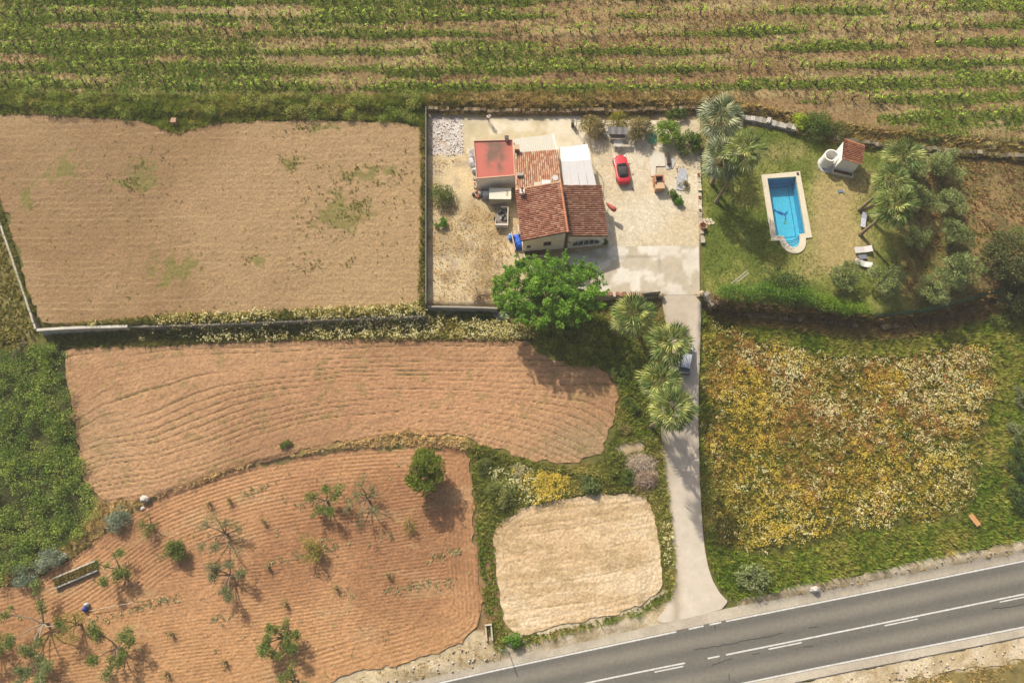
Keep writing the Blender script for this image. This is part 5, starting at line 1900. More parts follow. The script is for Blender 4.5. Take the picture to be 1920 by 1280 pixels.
mb.lathe([(.12, 0), (.26, .2), (.22, .5), (.06, .75)], 9, (.12, .42, 0), C(226, 230, 236))
o = mb.build('feed_sack', M['painted'], smooth=True)
o.location = p
tag(o, 'blue and white sack at the end of the pipe in the ploughed field', 'sack')
a, b = G(172, 1144), G(258, 1128)
pi = thing('irrigation_pipe', 'thin pale pipe on short stakes beside the blue and white sack', 'pipe', a)
mb = MB()
mb.tube([(0, 0, .42), ((b.x - a.x) * .5, (b.y - a.y) * .5, .40), (b.x - a.x, b.y - a.y, .46)], .035, 5, C(222, 206, 180))
mb.build('tube', M['painted'], pi)
for k in range(7):
    u = k / 6
    mb = MB()
    x_, y_ = (b.x - a.x) * u, (b.y - a.y) * u
    mb.tube([(x_, y_, -.05), (x_ + .02, y_, .8 if k == 6 else .6)], .022, 5, C(120, 96, 70))
    mb.build('stake', M['painted'], pi)
for px_, py_, sc_, lab in ((272, 935, .55, 'white boulder on the bank between the middle and ploughed fields'), (268, 953, .3, 'small pale rock below the white boulder'), (121, 1040, .4, 'pale flat stone beside the blue-green bush'), (1527, 1104, .5, 'pale rock at the edge of the road verge')):
    p = G(px_, py_)
    mb = MB()
    vs = []
    for k in range(3):
        for q in range(7):
            t = 2 * math.pi * q / 7 + k * .3
            r_ = sc_ * [1, .85, .4][k] * rng.uniform(.75, 1.2)
            vs.append((r_ * math.cos(t), r_ * .8 * math.sin(t), [-.1, sc_ * .45, sc_ * .75][k] * rng.uniform(.9, 1.1)))
    fs = [(k * 7 + q, k * 7 + (q + 1) % 7, (k + 1) * 7 + (q + 1) % 7, (k + 1) * 7 + q) for k in range(2) for q in range(7)] + [tuple(14 + q for q in range(7))]
    mb.add(vs, fs, C(226, 216, 204))
    o = mb.build('boulder', M['stone'])
    o.location = p
    tag(o, lab, 'rock')
p = G(330, 232)
mb = MB()
mb.box(-.3, .3, -.3, .3, 0, .7, C(196, 150, 124))
mb.box(-.34, .34, -.34, .34, .7, .78, C(206, 164, 140))
o = mb.build('marker_block', M['stone'])
o.location = p
tag(o, 'pinkish block sunk in the grass bank jutting into the upper field', 'block')
a, b = G(1815, 965), G(1830, 985)
mb = MB()
d = (b - a).to_2d()
mb.obox((0, 0, .45), (d.x / 2, d.y / 2, .05), (-d.y * .22, d.x * .22, 0), (0, 0, .04), C(214, 160, 104))
for s in (-1, 1):
    mb.obox((d.x * .4 * s, d.y * .4 * s, .2), (.03, 0, 0), (0, .03, 0), (0, 0, .25), C(150, 110, 70))
o = mb.build('wooden_board', M['painted'])
o.location = ((a.x + b.x) / 2, (a.y + b.y) / 2, a.z)
tag(o, 'orange-brown wooden board lying in the grass at the right of the meadow', 'board')
# culvert, concrete channel and roadside post
p = G(917, 1186)
cv = thing('culvert', 'small concrete culvert box at the end of the ditch', 'culvert', (p.x, p.y, p.z - .05), R(-84))
for nm, bx in (('side', (-.75, .75, .22, .38)), ('side', (-.75, .75, -.38, -.22))):
    mb = MB()
    mb.box(*bx, 0, .4, C(214, 196, 170))
    mb.build(nm, M['painted'], cv)
mb = MB()
mb.box(-.9, -.752, -.38, .38, 0, .5, C(224, 210, 188))
mb.build('headwall', M['painted'], cv)
a = G(954, 1223)
ps = thing('marker_post', 'slim leaning grey post at the roadside beside the stubble field', 'post', a)
mb = MB()
mb.tube([(0, 0, -.1), (-.65, .5, 2.3)], .055, 8, C(196, 200, 206))
mb.build('pole', M['painted'], ps)
mb = MB()
mb.tube([(-.65, .5, 2.3), (-.69, .53, 2.42)], .075, 8, C(120, 124, 130))
mb.build('cap', M['painted'], ps)

# ================================================================== PLANTS
LEAFTINT = np.array([1.07, 1.02, 1.0])
LEAFGAIN = 1.9      # leaves shade one another, so a leaf is lighter than the crown looks

def rand_in(px_pts, n, lv=0.0, r=rng):
    """n random world points inside a pixel polygon"""
    q = polyw(px_pts, lv)
    lo, hi = q.min(0), q.max(0)
    out = np.zeros((0, 2))
    while len(out) < n:
        c = lo + (hi - lo) * r.random((int(n * 1.8) + 50, 2))
        out = np.vstack([out, c[inside(q, c[:, 0], c[:, 1])]])
    return out[:n]

def area(px_pts, lv=0.0):
    q = polyw(px_pts, lv)
    return abs(np.sum(q[:, 0] * np.roll(q[:, 1], -1) - q[:, 1] * np.roll(q[:, 0], -1))) / 2

def blade_tuft(nb, h, spread, w, r):
    """a tuft of nb triangular blades, unit scale"""
    V, F = [], []
    for k in range(nb):
        a = r.uniform(0, 2 * math.pi)
        b = r.uniform(0, spread * .35)
        bx, by = b * math.cos(a), b * math.sin(a)
        l = h * r.uniform(.6, 1.1)
        s = spread * r.uniform(.3, 1.0)
        a2 = a + r.uniform(-.6, .6)
        tx, ty = bx + s * math.cos(a2), by + s * math.sin(a2)
        wx, wy = -math.sin(a2) * w, math.cos(a2) * w
        i = len(V)
        V += [(bx - wx, by - wy, 0), (bx + wx, by + wy, 0), (tx, ty, l)]
        F.append((i, i + 1, i + 2))
    return np.array(V), np.array(F)

def scatter(templ, pos, scale, rot, col, jit=.15, r=rng):
    """instances of templates [(V, F, Cmul or None)] joined: returns V, F, C"""
    Vs, Fs, Cs = [], [], []
    base = 0
    pick = r.integers(0, len(templ), len(pos))
    for t, (V, F, Cm) in enumerate(templ):
        m = pick == t
        k = m.sum()
        if not k:
            continue
        c, s = np.cos(rot[m])[:, None], np.sin(rot[m])[:, None]
        sc = scale[m][:, None]
        x = (V[None, :, 0] * c - V[None, :, 1] * s) * sc + pos[m, 0:1]
        y = (V[None, :, 0] * s + V[None, :, 1] * c) * sc + pos[m, 1:2]
        zz = V[None, :, 2] * sc + pos[m, 2:3]
        Vs.append(np.stack([x, y, zz], -1).reshape(-1, 3))
        Fs.append((F[None] + (np.arange(k) * len(V))[:, None, None]).reshape(-1, F.shape[1]) + base)
        cc = col[m][:, None, :] * (1 + jit * (r.random((k, len(V), 1)) * 2 - 1))
        if Cm is not None:
            w = Cm[0][None, :, None]
            cc = cc * (1 - w) + (Cm[1] if Cm[1] is not None else 0) * w
        Cs.append(cc.reshape(-1, 3))
        base += k * len(V)
    return np.vstack(Vs), np.vstack(Fs), np.vstack(Cs)

_tr = np.random.default_rng(99)
SHORT = [(*blade_tuft(6, .22, .22, .045, _tr), None) for _ in range(4)]
LONG = [(*blade_tuft(9, .55, .42, .055, _tr), None) for _ in range(5)]
LEAFY = [(*blade_tuft(9, .38, .40, .09, _tr), None) for _ in range(5)]

def grass(name, regions, templ, dens, palette, size=(.7, 1.3), keep=None, lv=0.0, seed=0, zoff=-.10, label=None, cat=None):
    r = np.random.default_rng(seed)
    P_, pts = [], []
    for reg in regions:
        n = int(area(reg, lv) * dens)
        pts.append(rand_in(reg, n, lv, r))
    xy = np.vstack(pts)
    x, y = xy[:, 0], xy[:, 1]
    zz = T(x, y)
    px, py = proj(x, y, zz)
    if keep is not None:
        k = r.random(len(x)) < keep(px, py, x, y)
        x, y, zz, px, py = x[k], y[k], zz[k], px[k], py[k]
    t = fbm(x * .25, y * .25, seed + 5) * .75 + r.random(len(x)) * .5 - .12
    pal = np.array([C(*c) for c in palette])
    col = np.stack([np.interp(t, np.linspace(0.1, .9, len(pal)), pal[:, k]) for k in range(3)], -1)
    col = LEAFGAIN * LEAFTINT * col * r.uniform(.75, 1.25, len(x))[:, None]
    V, F, Cc = scatter(templ, np.stack([x, y, zz + zoff], -1), r.uniform(*size, len(x)), r.uniform(0, 6.28, len(x)), col, r=r)
    o = obj(name, mesh_np(name, V, F, Cc), M['grass'], None, 'stuff')
    if label:
        tag(o, label, cat)
    return o

def leaves(pos, size, aspect, col, up=.35, r=rng, out=None, gain=None):
    """one rhombic leaf per point: returns V, F (quads), C"""
    n = len(pos)
    d = r.normal(size=(n, 3))
    d[:, 2] *= .6
    if out is not None:
        d = d * .8 + out * .7
    d /= np.linalg.norm(d, axis=1)[:, None]
    nrm = r.normal(size=(n, 3)) + np.array([0, 0, up * 3])
    b = np.cross(d, nrm)
    b /= np.linalg.norm(b, axis=1)[:, None] + 1e-9
    s = (size * r.uniform(.65, 1.3, n))[:, None]
    a = d * s * .5
    b = b * s * .5 * aspect
    V = np.stack([pos - a, pos + b * 1.0, pos + a, pos - b * 1.0], 1).reshape(-1, 3)
    F = np.arange(n * 4).reshape(n, 4)
    c = np.repeat((gain or LEAFGAIN) * LEAFTINT * col * r.uniform(.75, 1.28, n)[:, None], 4, 0)
    return V, F, c

def lobes_leaves(lobes, n, size, aspect, pal, r, shell=.55, up=.35, hang=0.0, gain=None):
    """leaves filling the outer shells of ball-shaped lobes [(x, y, z, rad, flat)]"""
    lb = np.array(lobes, float)
    w = lb[:, 3] ** 2
    k = r.choice(len(lb), n, p=w / w.sum())
    d = r.normal(size=(n, 3))
    d /= np.linalg.norm(d, axis=1)[:, None]
    rad = lb[k, 3] * (shell + (1 - shell) * r.random(n) ** .6) * r.uniform(.85, 1.12, n)
    p = lb[k, :3] + d * rad[:, None] * np.stack([np.ones(n), np.ones(n), lb[k, 4]], -1)
    p[:, 2] -= hang * np.linalg.norm(p[:, :2] - lb[k, :2], axis=1)
    p[:, 2] = np.maximum(p[:, 2], .03)
    pal = np.array([C(*c) for c in pal])
    tone = r.random(len(lb))
    t = np.clip(tone[k] * .6 + r.random(n) * .4, 0, 1)
    col = np.stack([np.interp(t, np.linspace(0, 1, len(pal)), pal[:, q]) for q in range(3)], -1)
    return leaves(p, size, aspect, col, up, r, out=d, gain=gain)

def crown_lobes(rx, ry, zc, rz, n, lr, r, hole=.25):
    out = []
    while len(out) < n:
        p = r.uniform(-1, 1, 3)
        q = np.linalg.norm(p)
        if hole < q < 1:
            out.append((p[0] * rx, p[1] * ry, zc + p[2] * rz, r.uniform(*lr), .85))
    return out

def limbs(mb, lobes, h0, r0, k, r, col, base=(0, 0)):
    """trunk and limbs reaching some of the lobes"""
    fork = Vector((base[0] + r.uniform(-.1, .1), base[1] + r.uniform(-.1, .1), h0))
    mb.tube([(base[0], base[1], -.15), (base[0] + .03, base[1], h0 * .5), fork], [r0 * 1.25, r0, r0 * .85], 7, col)
    for q in r.choice(len(lobes), min(k, len(lobes)), replace=False):
        e = Vector(lobes[q][:3])
        m_ = fork.lerp(e, .5) + Vector((r.uniform(-.2, .2), r.uniform(-.2, .2), r.uniform(0, .25)))
        mb.tube([fork, m_, e], [r0 * .6, r0 * .38, r0 * .12], 5, col)

def tree_meshes(key, lobes, n, size, aspect, pal, seed, h0, r0, k, bark, shell=.55, up=.35, hang=0.0, gain=1.45):
    r = np.random.default_rng(seed)
    V, F, c = lobes_leaves(lobes, n, size, aspect, pal, r, shell, up, hang, gain)
    crown = mesh_np(key + '_crown', V, F, c)
    crown.materials.append(M['leaf'])
    mb = MB()
    limbs(mb, lobes, h0, r0, k, r, bark)
    tr = mb.mesh(key + '_trunk')
    tr.materials.append(M['bark'])
    return crown, tr

def plant(name, label, cat, pos, meshes, rz=0.0, s=1.0, group=None, names=('crown', 'trunk')):
    t = thing(name, label, cat, pos, rz, group)
    t.scale = (s, s, s) if not isinstance(s, tuple) else s
    for me, nm in zip(meshes, names):
        if me is not None:
            obj(nm, me, None, t)
    return t

BARK = C(150, 128, 104)
DBARK = C(112, 92, 72)

# ---- big bright tree in front of the house
r = np.random.default_rng(5)
lb = crown_lobes(6.3, 4.2, 4.9, 2.3, 380, (.3, .62), r, .0)
# long shoots fringing the outline
for k in range(110):
    a = r.uniform(0, 6.28)
    q = r.uniform(.82, 1.04)
    for j in range(3):
        lb.append((6.3 * (q + .035 * j) * math.cos(a), 4.4 * (q + .035 * j) * math.sin(a), r.uniform(3.9, 5.6) + .2 * j, .30 - .06 * j, 1.2))
ms = tree_meshes('bright_tree', lb, 48000, .24, .42, [(74, 112, 26), (96, 140, 34), (120, 162, 48), (150, 180, 74)], 6, 1.6, .30, 22, DBARK, shell=.2, up=.5, gain=1.5)
big = TOPV(1030, 546, 5.0)
plant('mulberry_tree', 'large bright green spreading tree in front of the farmhouse', 'tree', big, ms)

# ---- dark round tree in the ploughed field
r = np.random.default_rng(15)
lb = crown_lobes(2.05, 2.5, 2.9, 1.6, 60, (.3, .75), r, .3)
ms = tree_meshes('carob', lb, 9500, .21, .5, [(74, 92, 20), (100, 118, 28), (134, 148, 46)], 16, .9, .17, 12, DBARK, shell=.5, up=.4)
plant('round_tree', 'dense dark green round tree at the top right of the ploughed field', 'tree', TOPV(799, 886, 2.7), ms)

# ---- sparse orchard trees
def orchard(seed, spread, n_br, leaf_n, pal, size=.22, h=1.9, open_=.6, bark=None, clump=(.28, .62)):
    r = np.random.default_rng(seed)
    lobes = []
    mb = MB()
    bk = bark if bark is not None else BARK
    mb.tube([(0, 0, -.15), (.05, 0, .35), (0, .04, .7)], [.15, .11, .10], 6, bk)
    for k in range(n_br):
        a = 6.283 * k / n_br + r.uniform(-.4, .4)
        e = spread * r.uniform(.6, 1.05)
        p1 = Vector((.35 * e * math.cos(a), .35 * e * math.sin(a), h * .6))
        p2 = Vector((e * math.cos(a + .2), e * math.sin(a + .2), h * r.uniform(.8, 1.15)))
        mb.tube([(0, .04, .65), p1, p2], [.08, .055, .02], 5, bk)
        for q in range(r.integers(2, 5)):
            u = r.uniform(open_, 1.1)
            c = p1.lerp(p2, (u - .35) / .65)
            c = c + Vector(r.normal(size=3) * .22)
            lobes.append((c.x, c.y, max(.6, c.z), r.uniform(*clump), .8))
            mb.tube([p1.lerp(p2, .5), c], [.03, .01], 4, bk)
    V, F, c = lobes_leaves(lobes, int(leaf_n * 3.4), size * .68, .5, pal, r, .1, .4, gain=1.25)
    crown = mesh_np('orchard_crown', V, F, c)
    crown.materials.append(M['leaf'])
    tr = mb.mesh('orchard_trunk')
    tr.materials.append(M['bark'])
    return crown, tr
FIG = [(84, 108, 40), (110, 132, 52), (142, 156, 78)]
GREY = [(112, 122, 76), (132, 140, 92), (156, 158, 112)]
YEL = [(128, 134, 50), (156, 150, 66), (176, 160, 80)]
PALE_BARK = C(180, 164, 142)
spots = [  # crown pixel, crown height, builder, label
    ((606, 938), 1.7, orchard(21, 1.5, 5, 620, FIG), 'sparse green fig tree left of its twin in the ploughed field, below the bank'),
    ((684, 934), 1.7, orchard(22, 1.7, 6, 420, GREY, .18), 'thin grey-green sapling tree just left of the dark round tree'),
    ((412, 1000), 1.9, orchard(23, 2.1, 7, 620, GREY, .17), 'wide thin grey-green almond tree in the middle of the ploughed field, upper of two'),
    ((420, 1080), 2.0, orchard(24, 1.9, 6, 900, GREY, .18), 'fuller grey-green almond tree, the lower of two in the ploughed field'),
    ((326, 1032), 1.4, orchard(25, .9, 5, 760, FIG, .20, 1.4, .3), 'compact green tree with round shadow, middle left of the ploughed field'),
    ((584, 1036), 1.4, orchard(26, 1.1, 5, 480, YEL, .18, 1.4, .4), 'yellowish small tree in the centre of the ploughed field'),
    ((525, 1198), 1.9, orchard(27, 1.7, 7, 1150, FIG, .23), 'leafy green tree near the lower middle edge of the picture'),
    ((206, 1218), 1.9, orchard(28, 1.9, 6, 820, FIG, .23), 'open green tree with gaps, lower left of the ploughed field'),
    ((213, 1068), 1.7, orchard(29, 1.5, 5, 620, FIG, .20), 'thin green tree at the right end of the raised bed'),
    ((62, 1172), 2.1, orchard(30, 2.7, 7, 760, FIG, .22, 2.2, .75, PALE_BARK), 'large bare-limbed tree with whitish branches at the left edge'),
    ((132, 1172), 1.6, orchard(31, 1.4, 5, 420, YEL, .17), 'thin yellowish tree between the whitish tree and the blue sack'),
    ((58, 1252), 2.1, orchard(32, 2.0, 6, 1000, [(100, 124, 66), (124, 146, 82), (150, 164, 104)], .2, 2.1, .5, PALE_BARK), 'grey-green tree with pale limbs at the bottom left corner'),
    ((277, 984), .9, orchard(33, .7, 4, 260, FIG, .17, .9, .3), 'tiny green tree below the white boulder'),
    ((548, 1280), 1.5, orchard(34, 1.3, 5, 420, FIG, .2), 'green tree cut by the bottom edge of the picture'),
    ((766, 982), .7, orchard(35, .5, 4, 150, YEL, .15, .8, .3), 'little yellow-green plant below the dark round tree'),
    ((-30, 1215), 2.0, orchard(36, 1.8, 6, 600, FIG, .2), 'tree standing just at the left edge, showing only its shadow and twigs'),
]
for (px_, py_), h_, ms, lab in spots:
    plant('orchard_tree', lab, 'tree', TOPV(px_, py_, h_ * 1.15), ms, 0, (1.25, 1.25, 1.15), 'orchard trees in the ploughed field')
tiny = orchard(37, .35, 4, 60, YEL, .13, .7, .3)
for k, (px_, py_, lab) in enumerate([(505, 1062, 'bare little sapling right of the almond trees'), (395, 945, 'bare little sapling below the bank'), (432, 938, 'weedy tuft-like sapling below the bank'), (497, 978, 'bare sapling left of the sparse fig tree'), (632, 1102, 'bare sapling stick under the yellowish tree'), (537, 1130, 'bare sapling above the leafy tree'), (424, 1240, 'small sapling between the two lower green trees'), (316, 1262, 'small sapling at the bottom edge'), (325, 1188, 'small sapling right of the open green tree'), (730, 1078, 'lone sapling stick near the right side of the ploughed field')]):
    plant('sapling', lab, 'sapling', G(px_, py_), tiny, k * 1.1, 1.0, 'saplings in the ploughed field', ('crown', 'stem'))

# ---- bushes: leafy mounds
def bush_mesh(key, rx, ry, h, n, size, pal, seed, nl=14, aspect=.55, up=.3, shell=.45):
    r = np.random.default_rng(seed)
    lb = []
    while len(lb) < nl:
        p = r.uniform(-1, 1, 3)
        if np.linalg.norm(p[:2]) < 1:
            z_ = h * .25 + (h * .55) * max(0.0, 1 - np.linalg.norm(p[:2]) ** 2) * r.uniform(.4, 1)
            lb.append((p[0] * rx * .75, p[1] * ry * .75, z_, r.uniform(.28, .45) * min(rx, ry, 1.6 * h), .9))
    V, F, c = lobes_leaves(lb, n, size, aspect, pal, r, shell, up, gain=1.5)
    me = mesh_np(key, V, F, c)
    me.materials.append(M['leaf'])
    mb = MB()
    for k in range(6):
        e = lb[k]
        mb.tube([(0, 0, -.15), (e[0] * .5, e[1] * .5, e[2] * .6), e[:3]], [.06, .04, .015], 5, DBARK)
    st = mb.mesh(key + '_stems')
    st.materials.append(M['bark'])
    return me, st
OLIVE = [(72, 86, 42), (98, 112, 58), (130, 142, 84), (160, 168, 112)]
OLIVE_D = [(66, 74, 36), (88, 96, 50), (116, 124, 72)]
BLUE = [(108, 126, 100), (138, 154, 128), (170, 182, 156)]
BRIGHT = [(74, 116, 28), (104, 148, 40), (138, 176, 60)]
MIDG = [(66, 90, 30), (92, 116, 42), (120, 140, 58)]
OLEA = [(92, 104, 46), (124, 122, 66), (150, 140, 90), (186, 150, 110)]
YBUSH = [(120, 122, 34), (148, 144, 46), (168, 160, 66)]
olv = [tree_meshes('olive%d' % k, crown_lobes(1.5, 1.35, 1.75, 1.15, 34, (.22, .66), np.random.default_rng(50 + k), .2), 4200, .21, .30, OLIVE, 60 + k, .7, .14, 9, BARK, shell=.4, up=.25, gain=1.85) for k in range(3)]
olv_big = tree_meshes('olive_big', crown_lobes(1.9, 1.7, 2.1, 1.4, 36, (.28, .75), np.random.default_rng(57), .2), 6200, .22, .30, OLIVE, 67, .8, .18, 10, BARK, shell=.4, up=.25, gain=1.95)
olv_dark = tree_meshes('olive_dark', crown_lobes(2.4, 2.2, 2.3, 1.5, 40, (.3, .8), np.random.default_rng(58), .2), 6400, .22, .35, OLIVE_D, 68, .8, .2, 10, DBARK, shell=.4, up=.25)
olive_spots = [
    (1712, 302, 0, 1.05, 'grey-green olive tree at the top left of the grove, beside the palms'), (1776, 306, 1, 1.12, 'grey-green olive tree at the top right of the grove'),
    (1722, 372, 2, 1.05, 'olive tree second from the top in the left row, right of the palms'), (1784, 376, 0, 1.0, 'olive tree second from the top in the right row of the grove'),
    (1724, 442, 1, .85, 'small olive tree third down in the left row of the grove'), (1794, 438, 2, .98, 'olive tree third down in the right row of the grove'),
    (1590, 518, 2, 1.0, 'olive tree beside the lower sun lounger, left of its neighbour'), (1664, 522, 1, 1.05, 'olive tree between the loungers and the large pale olive'),
    (1888, 350, None, 0, '')]
for px_, py_, v, s, lab in olive_spots[:-1]:
    plant('olive_tree', lab, 'olive tree', TOPV(px_, py_, 2.1 * s), olv[v], px_ * .7, (s * 1.26, s * 1.2, s * 1.2), 'olive trees of the grove')
plant('olive_tree', 'pale silvery olive tree at the bottom of the grove, lower left of the largest', 'olive tree', TOPV(1748, 540, 1.9), olv_big, 1.0, 1.15, 'olive trees of the grove')
plant('olive_tree', 'largest silvery olive tree at the bottom of the grove', 'olive tree', TOPV(1800, 512, 2.1), olv_big, 3.1, 1.3, 'olive trees of the grove')
plant('olive_tree', 'dark broad olive tree at the right edge above the net fence', 'olive tree', TOPV(1890, 482, 2.3), olv_dark, .4, 1.4, 'olive trees of the grove')
plant('dark_tree', 'dark leafy tree at the right edge below the net fence', 'tree', TOPV(1912, 556, 2.0), olv_dark, 2.4, 1.15)
bushes = [  # px, py, height shown, rx, ry, h, n, leaf, palette, label
    (1107, 236, 1.4, 1.9, 2.1, 3.0, 2600, .20, OLEA, 'oleander shrub with pinkish tips left of the swing seat'),
    (1196, 234, 1.5, 2.0, 2.1, 3.2, 2800, .20, OLEA, 'oleander shrub with pinkish tips right of the swing seat'),
    (1163, 222, 1.4, 1.7, 1.5, 2.8, 1900, .15, YBUSH, 'olive-yellow feathery bush between the two oleanders'),
    (1252, 242, 1.7, 1.8, 1.9, 3.6, 2800, .20, [(92, 128, 26), (124, 156, 36), (156, 176, 60)], 'bright yellow-green bush at the top of the terrace'),
    (1270, 212, .8, 2.4, 1.0, 1.6, 1600, .17, MIDG, 'low green bush along the wall above the terrace'),
    (1290, 260, 1.5, 1.9, 1.9, 3.0, 2600, .24, MIDG, 'dark green spiky bush at the lawn end of the terrace'),
    (1260, 366, .5, .9, .9, 1.0, 900, .16, MIDG, 'small green shrub right of the barbecue, upper of two'),
    (1275, 377, .4, .9, .8, .9, 900, .16, BRIGHT, 'small bright green shrub right of the barbecue, lower of two'),
    (1282, 348, .3, .8, .8, .7, 420, .15, OLEA, 'thin reddish shrub above the grey gravel bed'),
    (1134, 456, .4, .55, .6, .9, 420, .15, MIDG, 'small dark shrub at the corner of the farmhouse wing'),
    (1503, 226, 1.2, 1.3, 1.6, 2.4, 1700, .17, [(124, 150, 26), (160, 180, 40), (186, 196, 70)], 'yellow-green bush at the left end of the bushes above the pool'),
    (1534, 232, 1.5, 2.7, 2.2, 3.2, 3800, .18, MIDG, 'large green bush above the pool lawn'),
    (1572, 244, 1.1, 1.9, 1.6, 2.4, 2100, .16, [(96, 104, 48), (122, 122, 64)], 'brownish green bush left of the pool hut'),
    (826, 364, .9, 1.9, 2.0, 2.0, 1900, .17, MIDG, 'green bush by the tall block wall in the yard'),
    (846, 386, .3, 1.5, 1.2, .7, 420, .15, [(140, 124, 92), (164, 146, 112)], 'dry grey weeds below the bush by the block wall'),
    (826, 418, .5, 1.0, .9, 1.1, 1000, .16, BRIGHT, 'small bright bush by the tall block wall, below the larger one'),
    (900, 552, .4, 1.3, 1.0, .9, 420, .15, [(128, 108, 86), (150, 130, 104)], 'dry brown bush left of the large bright tree'),
    (218, 974, .6, 1.6, 1.5, 1.5, 2000, .15, BLUE, 'blue-green bush on the bank beside the boulder'),
    (92, 1050, .6, 1.8, 1.7, 1.6, 2300, .15, BLUE, 'blue-green bush above the raised bed, right of the pair'),
    (50, 1076, .6, 1.7, 1.6, 1.5, 2100, .15, BLUE, 'blue-green bush above the raised bed, left of the pair'),
    (938, 922, .7, 2.0, 1.8, 1.9, 2200, .17, [(96, 112, 48), (126, 138, 66), (160, 158, 96)], 'pale green bush in the weeds above the stubble field'),
    (1108, 906, .5, 1.2, 1.2, 1.2, 900, .28, [(96, 116, 60), (126, 144, 84)], 'dwarf fan palm clump above the stubble field'),
    (1414, 1080, .6, 2.3, 1.6, 1.5, 1500, .22, [(104, 124, 66), (140, 154, 96), (170, 176, 124)], 'grey-green thistle clump at the corner of drive and road'),
    (1916, 868, 1.2, 1.5, 2.2, 2.6, 2400, .18, [(52, 76, 32), (72, 98, 42)], 'dark green shrub at the right edge beside the meadow'),
    (1922, 930, 1.2, 1.4, 1.9, 2.4, 2000, .18, [(60, 84, 34), (82, 108, 46)], 'dark green shrub at the right edge, below its neighbour'),
    (1918, 745, .7, .9, 2.0, 1.5, 1100, .17, [(110, 122, 76), (140, 146, 104)], 'grey-green shrub at the right edge beside the meadow top'),
    (535, 832, .3, .8, .6, .7, 500, .14, MIDG, 'small green bush on the bank above the ploughed field'),
    (1340, 570, .6, .8, .8, 1.3, 420, .14, [(120, 104, 86), (150, 134, 112)], 'dry brown shrub over the wall end at the gateway'),
    (1750, 262, .6, 1.7, .7, 1.0, 900, .15, MIDG, 'green creeper on the stone wall above the grove'),
    (1860, 268, .5, 1.3, .7, .9, 600, .13, [(150, 146, 84), (196, 190, 130), (216, 210, 160)], 'cream-flowered shrub on the stone wall at the right'),
    (950, 590, .5, 1.7, .8, .9, 500, .24, [(176, 180, 166), (200, 204, 190), (120, 136, 90)], 'silvery drooping agave clump under the large bright tree'),
    (826, 588, .4, 1.3, .8, 1.0, 800, .15, [(150, 150, 84), (190, 182, 120), (120, 126, 60)], 'pale flowering shrub at the corner below the block wall'),
    (868, 590, .3, 1.6, .7, .9, 800, .15, MIDG, 'green growth below the low block wall'),
    (906, 588, .3, 1.3, .7, .9, 700, .15, MIDG, 'green growth below the low block wall, nearer the large tree'),
    (1165, 700, .5, 1.3, 1.2, 1.2, 900, .16, MIDG, 'green shrub beside the right end of the middle field, under the palms'),
    (1185, 760, .5, 1.4, 1.1, 1.2, 900, .16, MIDG, 'green shrub left of the lower palms'),
    (1170, 800, .4, 1.1, 1.0, .9, 600, .15, [(130, 128, 66), (170, 154, 96)], 'yellowish weed clump above the concrete pad'),
    (905, 870, .5, 1.4, 1.2, 1.2, 900, .16, [(96, 112, 52), (126, 136, 70)], 'green shrub at the corner right of the ploughed field'),
    (975, 880, .4, 1.3, 1.0, 1.0, 800, .15, [(176, 168, 116), (206, 198, 150), (140, 146, 80)], 'pale flowering weeds above the stubble field'),
    (1175, 890, .5, 1.2, 1.0, 1.1, 800, .16, MIDG, 'green shrub left of the brush piles'),
    (1560, 250, .5, 1.2, 1.0, 1.2, 800, .16, MIDG, 'green bush directly above the pool hut on the wall'),
    (1880, 600, .7, 1.6, 1.2, 1.5, 1000, .17, [(100, 116, 48), (130, 140, 66)], 'green shrub below the dark tree at the right edge'),
    (1905, 810, .7, 1.0, 1.5, 1.4, 900, .17, [(104, 120, 70), (140, 148, 100)], 'grey-green shrub at the right edge between the dark ones'),
    (40, 655, .6, 1.6, 1.0, 1.2, 900, .16, [(110, 110, 76), (136, 130, 96)], 'dry grey-green shrub at the top of the left thicket'),
    (965, 1196, .5, 1.3, 1.0, 1.0, 900, .17, BRIGHT, 'green bush at the lower corner of the stubble field by the post'),
]
for k, (px_, py_, hs, rx, ry, h_, n_, lf, pal, lab) in enumerate(bushes):
    ms = bush_mesh('bush%d' % k, rx, ry, h_, int(n_ * 1.15), lf, pal, 200 + k, nl=int(9 + 3.5 * rx * ry))
    plant('shrub', lab, 'shrub', TOPV(px_, py_, hs), ms, 0, 1.0, None, ('foliage', 'stems'))

def brush_pile(label, px_, py_, rx, ry, h, n, pal, seed):
    r = np.random.default_rng(seed)
    p = G(px_, py_)
    t = thing('brush_pile', label, 'brush pile', p, 0, 'brush piles')
    q = r.normal(size=(n, 2)) * np.array([rx, ry]) * .42
    d = np.hypot(q[:, 0] / rx, q[:, 1] / ry)
    pos = np.c_[q, np.maximum(.05, h * (1 - d ** 2) * r.uniform(.3, 1, n))]
    pl = np.array([C(*c) for c in pal])
    V, F, c = leaves(pos, .75, .07, pl[r.integers(0, len(pl), n)], .6, r, gain=1.3)
    obj('twigs', mesh_np('twigs', V, F, c), M['bark'], t)
    mb = MB()
    for k in range(9):
        a = r.uniform(0, 3.1)
        e = Vector((math.cos(a) * rx * .7, math.sin(a) * ry * .7, h * .6))
        o = Vector((r.uniform(-.4, .4) * rx, r.uniform(-.4, .4) * ry, .1))
        mb.tube([o - e * .5 + Vector((0, 0, h * .4)), o + e * .6], [.05, .02], 5, C(150, 130, 106))
    mb.build('branches', M['bark'], t)
brush_pile('pale grey brush pile beside the driveway, upper heap', 1198, 866, 2.2, 1.6, .8, 1500, [(196, 180, 156), (170, 152, 128), (212, 198, 176)], 41)
brush_pile('browner brush pile beside the driveway, lower heap', 1210, 896, 1.8, 1.5, .9, 1200, [(166, 146, 124), (144, 122, 102), (190, 172, 150)], 42)

